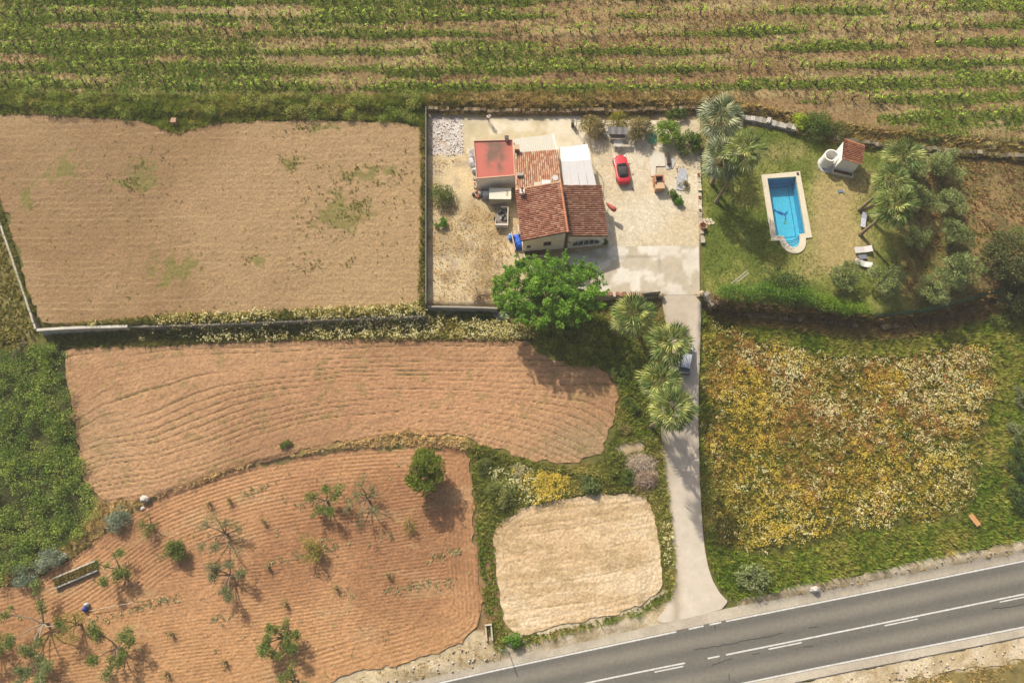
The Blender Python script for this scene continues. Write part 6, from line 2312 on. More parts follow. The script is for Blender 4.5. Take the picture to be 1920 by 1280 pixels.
# hedge along the foot of the lawn
def hedge_mesh(px_path, lv, w, h, n, size, pal, seed, z0):
    r = np.random.default_rng(seed)
    p = wpath(px_path, lv, .45)
    o = V3((p[0][0], p[0][1], z0))
    lb = []
    for q in p:
        for k in range(3):
            lb.append((q[0] - o[0] + r.normal() * w * .4, q[1] - o[1] + r.normal() * w * .4, h * r.uniform(.35, .85), r.uniform(.3, .55) * h, .9))
    V, F, c = lobes_leaves(lb, n, size, .55, pal, r, .45, .35, gain=1.15)
    return mesh_np('hedge', V, F, c), o, lb
for path, w, h_, n_, pal, lab, sd in (([(1352, 552), (1390, 548), (1440, 544), (1480, 552), (1530, 562)], .9, 2.0, 7000, BRIGHT, 'bright green hedge on the wall below the lawn, left half', 71), ([(1530, 564), (1570, 574), (1618, 582)], .7, 1.6, 3400, [(96, 136, 26), (126, 166, 36), (156, 186, 60)], 'lower yellow-green hedge on the wall, right half', 72), ([(1440, 528), (1490, 534)], 1.0, 2.2, 2000, [(58, 84, 30), (80, 106, 40)], 'dark bush rising behind the hedge below the pool', 73)):
    me, o, lb = hedge_mesh(path, .7, w, h_, n_, .18, pal, sd, .1)
    t = thing('hedge', lab, 'hedge', o)
    obj('foliage', me, M['leaf'], t)
    mb = MB()
    for e in lb[::6]:
        mb.tube([(e[0], e[1], -.1), e[:3]], [.04, .02], 5, DBARK)
    mb.build('stems', M['bark'], t)

# teal netting heap beside the bush
p = G(1218, 262)
r = np.random.default_rng(3)
V, F, c = lobes_leaves([(0, 0, .3, .5, .6), (.4, .3, .3, .5, .6), (-.1, .6, .35, .5, .6), (.3, -.4, .25, .45, .6)], 500, .22, .6, [(70, 130, 110), (110, 170, 150), (160, 200, 180)], r)
o = obj('netting_heap', mesh_np('netting_heap', V, F, c), M['leaf'])
o.location = p
tag(o, 'teal green netting heaped beside the yellow-green bush', 'netting')

# ---- fan palms
def frond_mesh(key, lp, lf, droop, pal, seed, nseg=17, wide=100):
    """petiole along +x, then a fan of pointed segments"""
    r = np.random.default_rng(seed)
    V, F, Cc = [], [], []
    pal = [C(*c) for c in pal]
    pc = C(170, 170, 100)
    # petiole, a thin three-sided strip
    for k in range(4):
        u = k / 3
        V += [(u * lp, -.035, -.15 * droop * u * u), (u * lp, .035, -.15 * droop * u * u)]
        Cc += [pc, pc]
    for k in range(3):
        F.append((2 * k, 2 * k + 2, 2 * k + 3))
        F.append((2 * k, 2 * k + 3, 2 * k + 1))
    hx, hz = lp, -.15 * droop
    for s in range(nseg):
        a = R(-wide + 2 * wide * s / (nseg - 1))
        L_ = lf * (.62 + .38 * math.cos(a * .8)) * r.uniform(.9, 1.08)
        da = R(wide / nseg) * .95
        z1 = hz + .08 * (1 if s % 2 else -1)
        i = len(V)
        m = .55
        V += [(hx, 0, hz),
              (hx + L_ * m * math.cos(a - da), L_ * m * math.sin(a - da), z1 - droop * .18 * L_ * m),
              (hx + L_ * m * math.cos(a + da), L_ * m * math.sin(a + da), z1 + .05 - droop * .18 * L_ * m),
              (hx + L_ * math.cos(a) * .97, L_ * math.sin(a) * .97, hz - droop * .55 * L_)]
        c = pal[r.integers(len(pal))] * r.uniform(1.05, 1.45)
        Cc += [c * .95, c, c, c * 1.12]
        F += [(i, i + 1, i + 2), (i + 1, i + 3, i + 2)]
    me = mesh_np(key, np.array(V), np.array(F), np.array(Cc))
    me.materials.append(M['leaf'])
    return me
PG = [(96, 120, 54), (126, 146, 70), (160, 172, 94), (196, 198, 128)]
PS = [(120, 136, 96), (148, 160, 122), (176, 184, 150), (196, 200, 168)]
PD = [(176, 156, 108), (150, 126, 84)]
FR = {'green': [frond_mesh('frond', 1.35, 1.30, .5, PG, 1), frond_mesh('frond', 1.2, 1.25, .8, PG, 2), frond_mesh('frond', 1.0, 1.15, .25, PG, 3)],
      'silver': [frond_mesh('frond', 1.45, 1.45, .5, PS, 4), frond_mesh('frond', 1.3, 1.35, .8, PS, 5), frond_mesh('frond', 1.0, 1.2, .25, PS, 6)]}
PY = [(150, 160, 70), (184, 190, 96), (206, 206, 130)]
PK = [(70, 96, 40), (96, 120, 52), (124, 142, 72)]
for kk in range(3):  # sunlit look put into the brighter frond colours; darker variants add contrast
    FR['green'].append(frond_mesh('frond', 1.3 - .1 * kk, 1.25, .4 + .2 * kk, PY, 11 + kk))
    FR['green'].append(frond_mesh('frond', 1.3 - .1 * kk, 1.25, .4 + .2 * kk, PK, 15 + kk))
    FR['silver'].append(frond_mesh('frond', 1.4 - .1 * kk, 1.35, .4 + .2 * kk, [(176, 180, 130), (200, 202, 156)], 19 + kk))
    FR['silver'].append(frond_mesh('frond', 1.4 - .1 * kk, 1.35, .4 + .2 * kk, [(92, 112, 66), (116, 134, 84)], 23 + kk))
DEAD = frond_mesh('dead_frond', .7, .9, 1.2, PD, 7, 11, 70)
def palm(label, base, top, kind='green', nf=24, s=1.0, seed=0, dead=8, tr=.20, group='fan palms'):
    """base and top: world points of the trunk foot and the crown heart"""
    r = np.random.default_rng(seed)
    t = thing('fan_palm', label, 'palm tree', base, 0, group)
    d = Vector(top) - Vector(base)
    mb = MB()
    pts, rad = [], []
    for k in range(15):
        u = k / 14
        bend = math.sin(u * math.pi) * .12
        pts.append((d.x * u + bend * d.y * .25, d.y * u - bend * .2, d.z * u - .15 * (1 - u)))
        rad.append(tr * (1.35 - .45 * min(1, u * 3)) * (1 + .07 * (k % 2)))
    mb.tube(pts, rad, 9, C(166, 146, 118))
    mb.build('trunk', M['bark'], t)
    for k in range(nf):
        az = k * 2.399963 + r.uniform(-.2, .2)
        u = (k + .5) / nf
        el = R(82 - 112 * u ** .9 + r.uniform(-8, 8))
        me = FR[kind][2 if u < .25 else (0 if u < .7 else 1)]
        if r.random() < .55:
            me = FR[kind][3 + int(r.integers(6))]
        f = obj('frond', me, None, t)
        f.location = d + Vector((0, 0, -.25 * u))
        f.rotation_euler = (r.uniform(-.35, .35), -el, az)
        q = s * r.uniform(.88, 1.12)
        f.scale = (q, q, q)
    for k in range(dead):
        f = obj('dead_frond', DEAD, None, t)
        f.location = d + Vector((0, 0, -.35))
        f.rotation_euler = (r.uniform(-.3, .3), R(52 + r.uniform(-10, 15)), k * 2.399963)
        f.scale = (s * .9,) * 3
    return t
def palm_px(label, bpx, tpx, h, **k):
    b = G(*bpx)
    tp = P(tpx[0], tpx[1], b.z + h)
    palm(label, b, Vector((float(tp[0]), float(tp[1]), b.z + h)), **k)
palm_px('tall silvery fan palm highest in the picture, at the corner of terrace and lawn', (1330, 272), (1352, 222), 5.2, kind='silver', nf=36, s=1.2, seed=1)
palm_px('silvery fan palm below the tallest one, left of its neighbour', (1335, 345), (1356, 296), 6.0, kind='silver', nf=34, s=1.08, seed=2)
palm_px('fan palm with long leaning trunk left of the pool', (1342, 380), (1394, 284), 7.6, kind='green', nf=32, s=1.12, seed=3)
palm_px('fan palm highest of the group right of the pool hut', (1640, 372), (1692, 296), 6.0, kind='green', nf=31, s=1.1, seed=4)
palm_px('fan palm in the middle of the group right of the pool, leaning upper trunk', (1610, 394), (1672, 340), 6.2, kind='green', nf=30, s=1.0, seed=5)
palm_px('fan palm lowest of the group right of the pool', (1612, 440), (1678, 386), 7.0, kind='green', nf=32, s=1.1, seed=6)
palm_px('short-trunked fan palm leaning from the shared stump by the lounger', (1616, 396), (1668, 370), 4.2, kind='green', nf=24, s=.7, seed=7)
palm_px('fan palm right of the large bright tree', (1200, 632), (1187, 590), 5.6, kind='green', nf=34, s=1.15, seed=8)
palm_px('fan palm leaning over the silver car', (1259, 680), (1255, 642), 5.2, kind='green', nf=34, s=1.12, seed=9)
palm_px('fan palm on the left of the driveway, upper of the lower pair', (1216, 738), (1238, 714), 7.0, kind='green', nf=32, s=1.08, seed=10)
palm_px('tallest driveway fan palm, lower of the lower pair', (1221, 799), (1261, 766), 9.6, kind='green', nf=35, s=1.12, seed=11)

r = np.random.default_rng(44)
V, F, c = leaves(np.c_[r.uniform(.1, BED[1] - .1, 900), r.uniform(.1, .9, 900), r.uniform(.34, .6, 900)], .2, .35, np.array([C(*k) for k in ((110, 112, 44), (142, 134, 66), (120, 92, 60))])[r.integers(0, 3, 900)], .3, r, gain=1.4)
obj('weeds', mesh_np('weeds', V, F, c), M['grass'], BED[0])

# ---- grapevines
def vine_meshes(seed, leafy):
    r = np.random.default_rng(seed)
    mb = MB()
    mb.tube([(0, 0, -.1), (.06, .03, .3), (-.03, .05, .62)], [.09, .07, .06], 6, C(78, 64, 52))
    lb = []
    for k in range(5):
        a = 6.283 * k / 5 + r.uniform(-.5, .5)
        e = Vector((.62 * math.cos(a), .45 * math.sin(a), r.uniform(.8, 1.15)))
        mb.tube([(-.03, .05, .46), e * .55 + Vector((0, 0, .3)), e], [.04, .03, .012], 4, C(104, 86, 70))
        lb.append((e.x, e.y, e.z, r.uniform(.16, .30), .8))
    V, F, c = lobes_leaves(lb, leafy, .17, .8, [(112, 142, 36), (150, 174, 58), (182, 196, 92)], r, .2, .5)
    f = mesh_np('vine_leaves', V, F, c)
    f.materials.append(M['leaf'])
    t = mb.mesh('vine_stem')
    t.materials.append(M['bark'])
    return f, t
VM = [vine_meshes(300 + k, n_) for k, n_ in enumerate((90, 70, 46, 30, 110, 60))]
r = np.random.default_rng(8)
row_lab = {9: 'grapevine in the short bottom row at the far right of the vineyard', 8: 'grapevine in the second short row at the right of the vineyard', 7: 'grapevine in the lowest full row of the vineyard', 6: 'grapevine in the second full row from the bottom of the vineyard', 5: 'grapevine in the third full row from the bottom of the vineyard', 4: 'grapevine in the fourth full row from the bottom of the vineyard'}
single, rest = 0, []
for k in (9, 8, 7, 6, 5, 4, 3, 2, 1):
    x0 = max(ROW_START[k], -25)
    n_ = int((1945 - x0) / 24.5)
    for q in range(n_):
        px_ = x0 + (q + .5) * 24.5 + r.uniform(-5, 5)
        py_ = row_y(k, px_) + r.uniform(-2, 2)
        if r.random() < .07:
            continue
        p = G(px_, py_)
        v = r.integers(len(VM))
        a, s = r.uniform(0, 6.28), r.uniform(.8, 1.25)
        if single < 300 and k in row_lab:
            where = '' if k > 7 else (', above the upper field' if px_ < 800 else ', above the house' if px_ < 1320 else ', above the pool garden')
            plant('grapevine', row_lab[k] + where, 'grapevine', p, VM[v], a, s, 'grapevines of the ' + row_lab[k][17:] + where, ('foliage', 'stem'))
            single += 1
        else:
            rest.append((p, v, a, s))
for part, nm in ((0, 'leaves'), (1, 'stems')):
    Vs, Fs, Cs, base = [], [], [], 0
    for p, v, a, s in rest:
        me = VM[v][part]
        co = np.empty(len(me.vertices) * 3, np.float32)
        me.vertices.foreach_get('co', co)
        co = co.reshape(-1, 3)
        cc = np.empty(len(co) * 4, np.float32)
        me.color_attributes['Col'].data.foreach_get('color', cc)
        ca, sa = math.cos(a) * s, math.sin(a) * s
        q = np.stack([co[:, 0] * ca - co[:, 1] * sa + p.x, co[:, 0] * sa + co[:, 1] * ca + p.y, co[:, 2] * s + p.z], -1)
        fq = np.array([list(pl.vertices) for pl in me.polygons if len(pl.vertices) == 4])
        Vs.append(q)
        Fs.append(fq + base)
        Cs.append(cc.reshape(-1, 4)[:, :3])
        base += len(q)
    me = mesh_np('grapevines_' + nm, np.vstack(Vs), np.vstack(Fs), np.vstack(Cs))
    o = obj('vineyard_growth_' + nm, me, M['leaf'] if part == 0 else M['bark'], None, 'stuff')

# ---- grass and weeds
BIGV = [(-60, -60), (1990, -60), (1990, 272), (1800, 254), (1600, 234), (1390, 190), (1200, 178), (800, 176), (0, 174), (-60, 174)]
grass('vineyard_grass', [BIGV], LEAFY, 25, [(88, 118, 32), (110, 138, 42), (134, 152, 54), (160, 166, 80)], (.35, .75), lambda px, py, x, y: green_mask(px, py, x, y) * .95, 0.9, 401, .0)
grass('dry_grass', [BIGV], SHORT, 16, [(150, 130, 88), (176, 154, 108), (130, 118, 66), (160, 128, 90)], (.6, 1.2), lambda px, py, x, y: .25 + .75 * (1 - green_mask(px, py, x, y)) * sstep(.4, .6, fbm(x * .2, y * .5, 403)), 0.9, 402, .0)
BANK = [(-60, 172), (300, 180), (640, 180), (800, 182), (800, 236), (740, 226), (640, 222), (520, 222), (410, 228), (362, 240), (330, 250), (296, 238), (262, 222), (80, 212), (-60, 212)]
grass('bank_grass', [BANK], LONG, 42, [(96, 116, 36), (122, 140, 48), (150, 154, 70), (180, 166, 100)], (.3, .9), None, .6, 404, -.05)
grass('terrace_edge_grass', [[(800, 176), (1345, 172), (1345, 206), (1200, 208), (1000, 209), (803, 206)], [(1340, 178), (1390, 192), (1480, 212), (1600, 236), (1800, 258), (1960, 272), (1960, 296), (1800, 280), (1600, 258), (1480, 232), (1390, 212), (1345, 200)]], LONG, 26, [(120, 124, 54), (154, 144, 80), (188, 166, 112), (140, 122, 78)], (.35, 1.2), lambda px, py, x, y: .35 + .65 * sstep(.4, .6, fbm(x * .8, y * .8, 6)), .8, 405, -.02)
STRIP = [(72, 618), (240, 604), (300, 596), (450, 592), (600, 584), (700, 580), (790, 574), (800, 590), (990, 604), (1000, 632), (850, 634), (650, 632), (450, 636), (300, 644), (140, 650), (110, 645)]
grass('field_edge_grass', [STRIP, [(-10, 350), (8, 380), (30, 445), (58, 545), (78, 606), (66, 608), (40, 545), (0, 412), (-30, 340)], [(788, 240), (797, 235), (797, 580), (786, 574), (791, 400)]], LONG, 22, [(98, 108, 44), (126, 128, 60), (158, 148, 84)], (.5, 1.1), None, -.6, 406, -.05)
def flowers_tuft(r, n_fl, h, spread, fcol, big=.07):
    """stems plus small level flower heads; Cm marks head vertices with their own colour"""
    V, F = blade_tuft(6, h * .8, spread, .05, r)
    W = np.zeros(len(V))
    V, F = list(map(tuple, V)), [tuple(f) for f in F]
    W = list(W)
    for k in range(n_fl):
        a, q = r.uniform(0, 6.28), spread * r.uniform(.1, 1.0)
        x_, y_, z_ = q * math.cos(a), q * math.sin(a), h * r.uniform(.75, 1.1)
        s = big * r.uniform(.7, 1.3)
        t = r.uniform(0, 6.28)
        i = len(V)
        tl_ = r.uniform(-.4, .4, 2)
        for j in range(3):
            u = t + j * 2.094
            V.append((x_ + s * math.cos(u), y_ + s * math.sin(u), z_ + s * (tl_[0] * math.cos(u) + tl_[1] * math.sin(u))))
            W.append(1.0)
        F.append((i, i + 1, i + 2))
    return np.array(V), np.array(F), (np.array(W), np.clip(C(*fcol) * 1.6, 0, .85))
fr = np.random.default_rng(77)
YF = [flowers_tuft(fr, 8, .75, .42, (218, 190, 78)) for _ in range(3)]
WF = [flowers_tuft(fr, 6, .75, .42, (232, 222, 168)) for _ in range(3)]
CF = [flowers_tuft(fr, 4, .7, .42, (204, 188, 110)) for _ in range(3)]
RF = [flowers_tuft(fr, 8, .6, .42, (172, 124, 66)) for _ in range(3)]
def meadow(name, regions, dens, kinds, palette, size, keep, lv, seed, zoff=-.1):
    r = np.random.default_rng(seed)
    xy = np.vstack([rand_in(g, int(area(g, lv) * dens), lv, r) for g in regions])
    x, y = xy[:, 0], xy[:, 1]
    zz = T(x, y)
    px, py = proj(x, y, zz)
    if keep is not None:
        m = r.random(len(x)) < keep(px, py, x, y)
        x, y, zz, px, py = x[m], y[m], zz[m], px[m], py[m]
    sel = kinds(px, py, x, y, r)
    pal = np.array([C(*c) for c in palette])
    parts, base = [], 0
    t = np.clip(fbm(x * .3, y * .3, seed + 3) + r.uniform(-.2, .2, len(x)), 0, 1)
    col = np.stack([np.interp(t, np.linspace(.2, .8, len(pal)), pal[:, k]) for k in range(3)], -1) * r.uniform(.75, 1.2, len(x))[:, None] * LEAFGAIN * LEAFTINT
    Vs, Fs, Cs = [], [], []
    for q, tp in enumerate((YF, WF, CF, RF, LEAFY)):
        m = sel == q
        if m.sum() < 1:
            continue
        V, F, Cc = scatter(tp, np.stack([x[m], y[m], zz[m] + zoff], -1), r.uniform(*size, m.sum()), r.uniform(0, 6.28, m.sum()), col[m], .2, r)
        Vs.append(V)
        Fs.append(F + base)
        Cs.append(Cc)
        base += len(V)
    return obj(name, mesh_np(name, np.vstack(Vs), np.vstack(Fs), np.vstack(Cs)), M['grass'], None, 'stuff')
MEADOW = [(1312, 590), (1340, 596), (1420, 640), (1560, 668), (1700, 668), (1800, 640), (1850, 650), (1862, 720), (1858, 780), (1835, 850), (1830, 930), (1800, 975), (1700, 985), (1600, 1000), (1500, 1030), (1420, 1040), (1350, 1020), (1325, 960), (1314, 850), (1310, 700)]
def kinds_meadow(px, py, x, y, r):
    u = r.random(len(x))
    rust = sstep(.38, .62, .7 * fbm(x * .14, y * .14, 501) + .3 * fbm(x * .6, y * .6, 506) + .2 * blob(px, py, 1380, 700, 90, 50) + .2 * blob(px, py, 1600, 790, 160, 60) + .16 * blob(px, py, 1480, 800, 120, 40))
    yel = sstep(.40, .62, .65 * fbm(x * .18, y * .18, 502) + .35 * fbm(x * .7, y * .7, 507) + .2 * blob(px, py, 1820, 760, 50, 70) + .14 * blob(px, py, 1560, 930, 200, 60))
    wht = sstep(.42, .64, .65 * fbm(x * .25, y * .25, 503) + .35 * fbm(x * .8, y * .8, 508) + .18 * blob(px, py, 1500, 670, 120, 25) + .18 * blob(px, py, 1780, 690, 90, 40))
    grn = sstep(.44, .62, .65 * fbm(x * .2, y * .2, 504) + .35 * fbm(x * .6, y * .6, 509) + .2 * blob(px, py, 1540, 860, 40, 30) + .16 * blob(px, py, 1340, 620, 30, 40))
    s = np.full(len(x), 2)
    s[u < .35] = 4
    v = r.random(len(x))
    s[v < rust * .6] = 3
    w = r.random(len(x))
    s[w < yel * .5] = 0
    w = r.random(len(x))
    s[w < wht * .42] = 1
    w = r.random(len(x))
    s[w < grn * .75] = 4
    return s
meadow('meadow_flowers', [MEADOW], 20, kinds_meadow, [(100, 114, 42), (126, 130, 50), (148, 132, 58), (112, 118, 46)], (.6, 1.2), lambda px, py, x, y: sstep(-.5, 2.2, nearest(polyw(MEADOW, -1.55), x, y)[0] + 3.2 * (fbm(x * .35, y * .35, 77) - .5)), -1.55, 510)
EDGE_M = [[(1312, 585), (1334, 592), (1332, 700), (1334, 880), (1342, 1000), (1352, 1094), (1330, 1050), (1320, 980), (1314, 880), (1310, 760), (1312, 640)], [(1320, 585), (1400, 600), (1560, 618), (1640, 625), (1730, 618), (1880, 575), (1990, 550), (1990, 996), (1900, 1014), (1700, 1056), (1530, 1090), (1400, 1118), (1376, 1126), (1352, 1096), (1330, 1040), (1330, 1020), (1420, 1042), (1500, 1030), (1600, 1000), (1700, 985), (1800, 975), (1830, 930), (1835, 850), (1858, 780), (1862, 720), (1850, 650), (1800, 640), (1700, 668), (1560, 668), (1420, 640)]]
grass('meadow_grass', EDGE_M, LONG, 22, [(80, 108, 28), (104, 130, 38), (132, 144, 52), (158, 154, 76), (180, 164, 100)], (.5, 1.25), lambda px, py, x, y: 1 - .75 * blob(px, py, 1870, 920, 26, 45), -1.55, 511)
meadow('verge_flowers', [STRIP], 10, lambda px, py, x, y, r: np.where(r.random(len(x)) < .4, 1, 2), [(140, 140, 66), (176, 162, 92)], (.7, 1.3), lambda px, py, x, y: sstep(.40, .54, fbm(x * .2, y * .2, 505) + .1 * (px > 230)) * (px > 150), -.6, 512, -.05)
grass('wall_top_weeds', [[(803, 204), (1340, 202), (1340, 212), (803, 214)], [(1550, 256), (1680, 270), (1960, 294), (1960, 304), (1680, 281), (1550, 268)]], LONG, 9, [(110, 112, 48), (140, 128, 70), (160, 140, 88)], (.4, .9), None, .6, 531, .35)
SLOPE = [[(1325, 560), (1380, 574), (1480, 580), (1560, 586), (1640, 594), (1720, 588), (1800, 568), (1900, 540), (1990, 520), (1990, 556), (1900, 580), (1800, 606), (1720, 624), (1640, 630), (1560, 622), (1480, 612), (1380, 602), (1325, 588)]]
grass('slope_weeds', SLOPE, LONG, 22, [(92, 92, 44), (122, 106, 64), (146, 122, 80), (112, 112, 52)], (.8, 1.6), None, -.6, 530, -.04)
WEED = [[(880, 830), (930, 845), (1000, 868), (1070, 878), (1130, 868), (1145, 830), (1170, 818), (1238, 818), (1250, 920), (1262, 1010), (1266, 1095), (1255, 1115), (1245, 1070), (1232, 970), (1218, 932), (1180, 920), (1070, 926), (985, 945), (940, 975), (925, 1000), (905, 1000), (892, 950)]]
grass('rough_weeds', WEED, LONG, 30, [(94, 110, 44), (124, 134, 58), (158, 152, 82), (196, 176, 122)], (.4, 1.3), lambda px, py, x, y: 1.0 - .95 * (blob(px, py, 1182, 839, 30, 13) > .42) - .85 * (blob(px, py, 1204, 880, 34, 30) > .4), -1.6, 513)
meadow('yellow_daisies', [[(915, 880), (1000, 880), (1066, 895), (1070, 925), (1010, 945), (940, 930)], [(1240, 980), (1256, 980), (1262, 1060), (1246, 1060)]], 16, lambda px, py, x, y, r: np.where(blob(px, py, 1040, 905, 40, 30) * 1.6 > r.random(len(x)), 0, np.where(r.random(len(x)) < .45, 1, 4)), [(110, 126, 44), (140, 146, 62)], (.7, 1.2), None, -1.6, 514)
PALMBED = [[(1130, 565), (1200, 570), (1240, 590), (1252, 640), (1250, 690), (1238, 760), (1240, 825), (1150, 828), (1160, 740), (1150, 690), (1060, 684), (1010, 640), (1000, 610), (1100, 585)]]
grass('palm_bed_grass', PALMBED, LONG, 20, [(82, 102, 34), (108, 126, 46), (142, 146, 66), (176, 160, 98)], (.4, 1.2), None, -1.2, 515)
BANKM = [[(190, 940), (290, 934), (380, 904), (480, 868), (620, 836), (760, 806), (870, 818), (890, 838), (860, 842), (760, 834), (620, 842), (500, 862), (400, 888), (300, 926), (240, 958), (140, 1040), (60, 1085), (0, 1102), (-40, 1106), (-40, 1085), (60, 1060), (130, 1010)]]
grass('bank_dry_grass', BANKM, LONG, 20, [(118, 126, 58), (150, 146, 82), (200, 178, 124), (216, 196, 148), (170, 140, 96)], (.35, .85), None, -1.5, 516, -.06)
grass('ditch_grass', [[(886, 950), (905, 1000), (925, 1000), (928, 1060), (940, 1170), (952, 1186), (945, 1225), (925, 1215), (905, 1120), (894, 1000)], [(960, 1192), (1010, 1190), (1100, 1168), (1200, 1142), (1243, 1112), (1262, 1100), (1258, 1122), (1210, 1150), (1100, 1178), (1010, 1202), (960, 1216)]], LONG, 26, [(84, 108, 34), (110, 128, 44), (150, 140, 76)], (.5, 1.0), lambda px, py, x, y: np.where(px > 955, .95, .45 + .4 * (fbm(x * .5, y * .5, 9) > .5)), -1.8, 517)
grass('roadside_weeds', [[(600, 1290), (900, 1195), (940, 1205), (930, 1235), (620, 1310)], [(1380, 1132), (1530, 1098), (1700, 1062), (1920, 1018), (1990, 1005), (1990, 1018), (1700, 1076), (1530, 1110)], [(1560, 1300), (1720, 1262), (1920, 1222), (1990, 1208), (1990, 1330), (1600, 1330)]], SHORT, 14, [(120, 116, 56), (160, 140, 86), (190, 170, 120)], (.7, 1.5), lambda px, py, x, y: np.where(py > 1210 - (px - 1900) * .2, sstep(.35, .5, fbm(x * .3, y * .3, 3)), .3) * np.where((px > 1500) & (py > 1235 - .2 * (px - 1920)), 1, .6), -1.95, 518)
grass('left_pocket_grass', [[(-60, 400), (0, 430), (64, 620), (50, 660), (-60, 650)]], LEAFY, 12, [(100, 112, 44), (136, 132, 66), (170, 152, 96)], (.5, .9), None, -.9, 519)
grass('yard_weeds', [[(804, 300), (870, 300), (885, 380), (925, 400), (960, 480), (930, 560), (804, 565)]], SHORT, 13, [(140, 136, 80), (190, 170, 122), (206, 188, 142), (160, 140, 104)], (.4, .9), lambda px, py, x, y: sstep(.38, .6, fbm(x * .3, y * .3, 520) + .1 * (py > 400)), 0.0, 520, .0)
grass('lawn_tufts', [LAWN], SHORT, 18, [(74, 96, 28), (106, 126, 44), (144, 146, 70)], (.35, .7), lambda px, py, x, y: np.clip(1.0 - 1.3 * blob(px, py, 1560, 400, 55, 90) - 1.2 * blob(px, py, 1600, 470, 60, 40) - (px > 1690) * .35 - inside(OUT, x, y) * 5, 0, 1), .1, 521, .0)
grass('plot_weeds', [[(1800, 290), (1960, 300), (1960, 520), (1860, 545), (1690, 580), (1690, 300)]], LEAFY, 8, [(112, 112, 50), (150, 124, 76), (132, 96, 64)], (.4, .8), lambda px, py, x, y: sstep(.4, .6, fbm(x * .4, y * .4, 522)), .1, 522, .0)
def weeds_upper(px, py, x, y):
    g = sum(blob(px, py, *b) for b in [(690, 325, 60, 20), (545, 310, 25, 16), (480, 490, 22, 12), (280, 310, 30, 22), (560, 240, 40, 8), (600, 490, 60, 20), (250, 340, 40, 20), (640, 400, 70, 40)])
    return np.clip(g, 0, 1) * sstep(.45, .6, fbm(x * .8, y * .8, 523)) + .012
grass('field_weeds', [UPPER], SHORT, 14, [(96, 108, 44), (124, 124, 58)], (.5, 1.0), weeds_upper, .2, 524, .0)
def weeds_plough(px, py, x, y):
    lines = [((560, 945), (700, 925)), ((460, 925), (540, 900)), ((300, 1045), (400, 1010)), ((470, 1060), (790, 990)), ((400, 1160), (440, 1150)), ((800, 1050), (860, 1030)), ((530, 1035), (620, 1015)), ((120, 1180), (330, 1120)), ((640, 1115), (860, 1090))]
    g = np.zeros_like(px)
    for a, b in lines:
        d, _, _ = nearest(np.array([a, b], float), px, py, closed=False)
        g = np.maximum(g, np.exp(-(d / 6.0) ** 2))
    return g * sstep(.42, .56, fbm(x * .35, y * .35, 525)) + .006
grass('plough_weeds', [PLOUGH], LEAFY, 12, [(128, 140, 96), (152, 156, 116), (150, 132, 84)], (.4, .75), weeds_plough, -1.75, 526, .0)
# thicket at the left edge
THICK = [(-60, 668), (60, 650), (122, 648), (132, 700), (142, 770), (156, 840), (170, 915), (200, 948), (180, 985), (120, 1022), (60, 1062), (0, 1092), (-60, 1100)]
r = np.random.default_rng(88)
q = rand_in(THICK, 560, -1.5, r)
lb = []
for x_, y_ in q:
    z_ = float(T(x_, y_))
    hh = .3 + 2.9 * float(fbm(np.array([x_ * .22]), np.array([y_ * .22]), 12)[0]) ** 1.3
    lb.append((x_, y_, z_ + hh * .55, r.uniform(.3, 1.05), .85))
V, F, c = lobes_leaves([(a, b, c_ + 10, d_, e) for a, b, c_, d_, e in lb], 50000, .19, .5, [(50, 72, 24), (74, 100, 32), (104, 128, 44), (142, 156, 66), (110, 112, 66)], r, .25, .4, gain=1.95)
V[:, 2] -= 10
obj('thicket', mesh_np('thicket', V, F, c), M['leaf'], None, 'stuff')
# bramble mounds on the field bank
r = np.random.default_rng(89)
q = rand_in(BANK, 210, .5, r)
lb = [(x_, y_, float(T(x_, y_)) + 10.45, r.uniform(.3, .95), .8) for x_, y_ in q if fbm(np.array([x_ * .3]), np.array([y_ * .3]), 33)[0] > .42]
V, F, c = lobes_leaves(lb, 17000, .17, .5, [(88, 110, 34), (116, 136, 46), (150, 156, 72), (150, 132, 86)], r, .3, .4)
V[:, 2] -= 10
obj('bank_brambles', mesh_np('bank_brambles', V, F, c), M['leaf'], None, 'stuff')
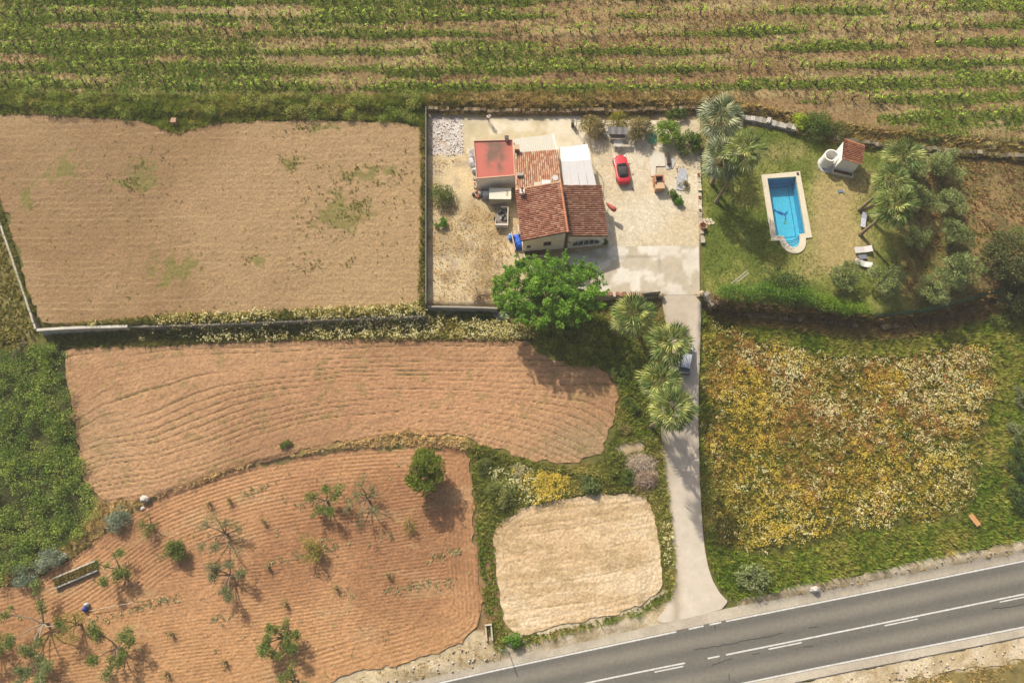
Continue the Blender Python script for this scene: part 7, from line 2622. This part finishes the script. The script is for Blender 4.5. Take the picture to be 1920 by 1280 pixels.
# loose white stones in the yard corner and on the verge
def stones_stuff(name, regs, dens, pal, size, lv, seed, zoff=.0, keep=None):
    r = np.random.default_rng(seed)
    xy = np.vstack([rand_in(g, int(area(g, lv) * dens), lv, r) for g in regs])
    t = []
    for k in range(3):
        v = []
        for lev, rr_ in ((0, 1.0), (.55, .75)):
            for j in range(5):
                a = j * 1.2566 + lev
                v.append((rr_ * r.uniform(.7, 1.2) * math.cos(a), rr_ * r.uniform(.7, 1.2) * math.sin(a), lev))
        f = [(j, (j + 1) % 5, 5 + (j + 1) % 5, 5 + j) for j in range(5)] + [(5, 6, 7, 8), (5, 8, 9, 9)]
        v = np.array(v)
        tri = []
        for g in f[:5]:
            tri += [(g[0], g[1], g[2]), (g[0], g[2], g[3])]
        tri += [(5, 6, 7), (5, 7, 8), (5, 8, 9)]
        t.append((v, np.array(tri), None))
    pal = np.array([C(*c) for c in pal])
    col = pal[r.integers(0, len(pal), len(xy))] * r.uniform(.8, 1.15, len(xy))[:, None]
    zz = T(xy[:, 0], xy[:, 1]) + zoff
    V, F, Cc = scatter(t, np.c_[xy, zz], r.uniform(*size, len(xy)), r.uniform(0, 6.28, len(xy)), col, .05, r)
    return obj(name, mesh_np(name, V, F, Cc), M['stone'], None, 'stuff')
stones_stuff('white_stones', [[(806, 222), (868, 220), (872, 290), (808, 294)]], 9, [(236, 230, 222), (222, 212, 204), (206, 190, 176)], (.06, .16), 0.0, 601)
stones_stuff('verge_stones', [[(640, 1296), (900, 1200), (938, 1208), (930, 1238), (660, 1310)], [(1390, 1132), (1530, 1100), (1700, 1064), (1920, 1020), (1920, 1032), (1700, 1074), (1530, 1108)], [(1500, 1290), (1920, 1205), (1920, 1230), (1560, 1310)]], 2.2, [(226, 214, 190), (206, 188, 158), (186, 168, 140)], (.05, .16), -1.95, 602)
stones_stuff('bed_stones', [[(1266, 312), (1290, 312), (1290, 352), (1280, 362), (1266, 360)], [(1116, 226), (1160, 226), (1160, 250), (1116, 250)]], 9, [(228, 226, 224), (206, 200, 194), (190, 150, 120)], (.06, .15), 0.0, 603, .05)

# ================================================================== AIR
HAZE = 0.00038
m, nt, out = _nt('haze_air')
pv = nt.nodes.new('ShaderNodeVolumePrincipled')
pv.inputs['Color'].default_value = (0.96, 0.93, 0.86, 1)
pv.inputs['Density'].default_value = HAZE
pv.inputs['Anisotropy'].default_value = 0.0
nt.links.new(pv.outputs[0], out.inputs['Volume'])
mb = MB()
mb.box(-5050, 5050, -5050, 5050, -4.0, 79.0)
mb.build('haze', m, None, kind='stuff')
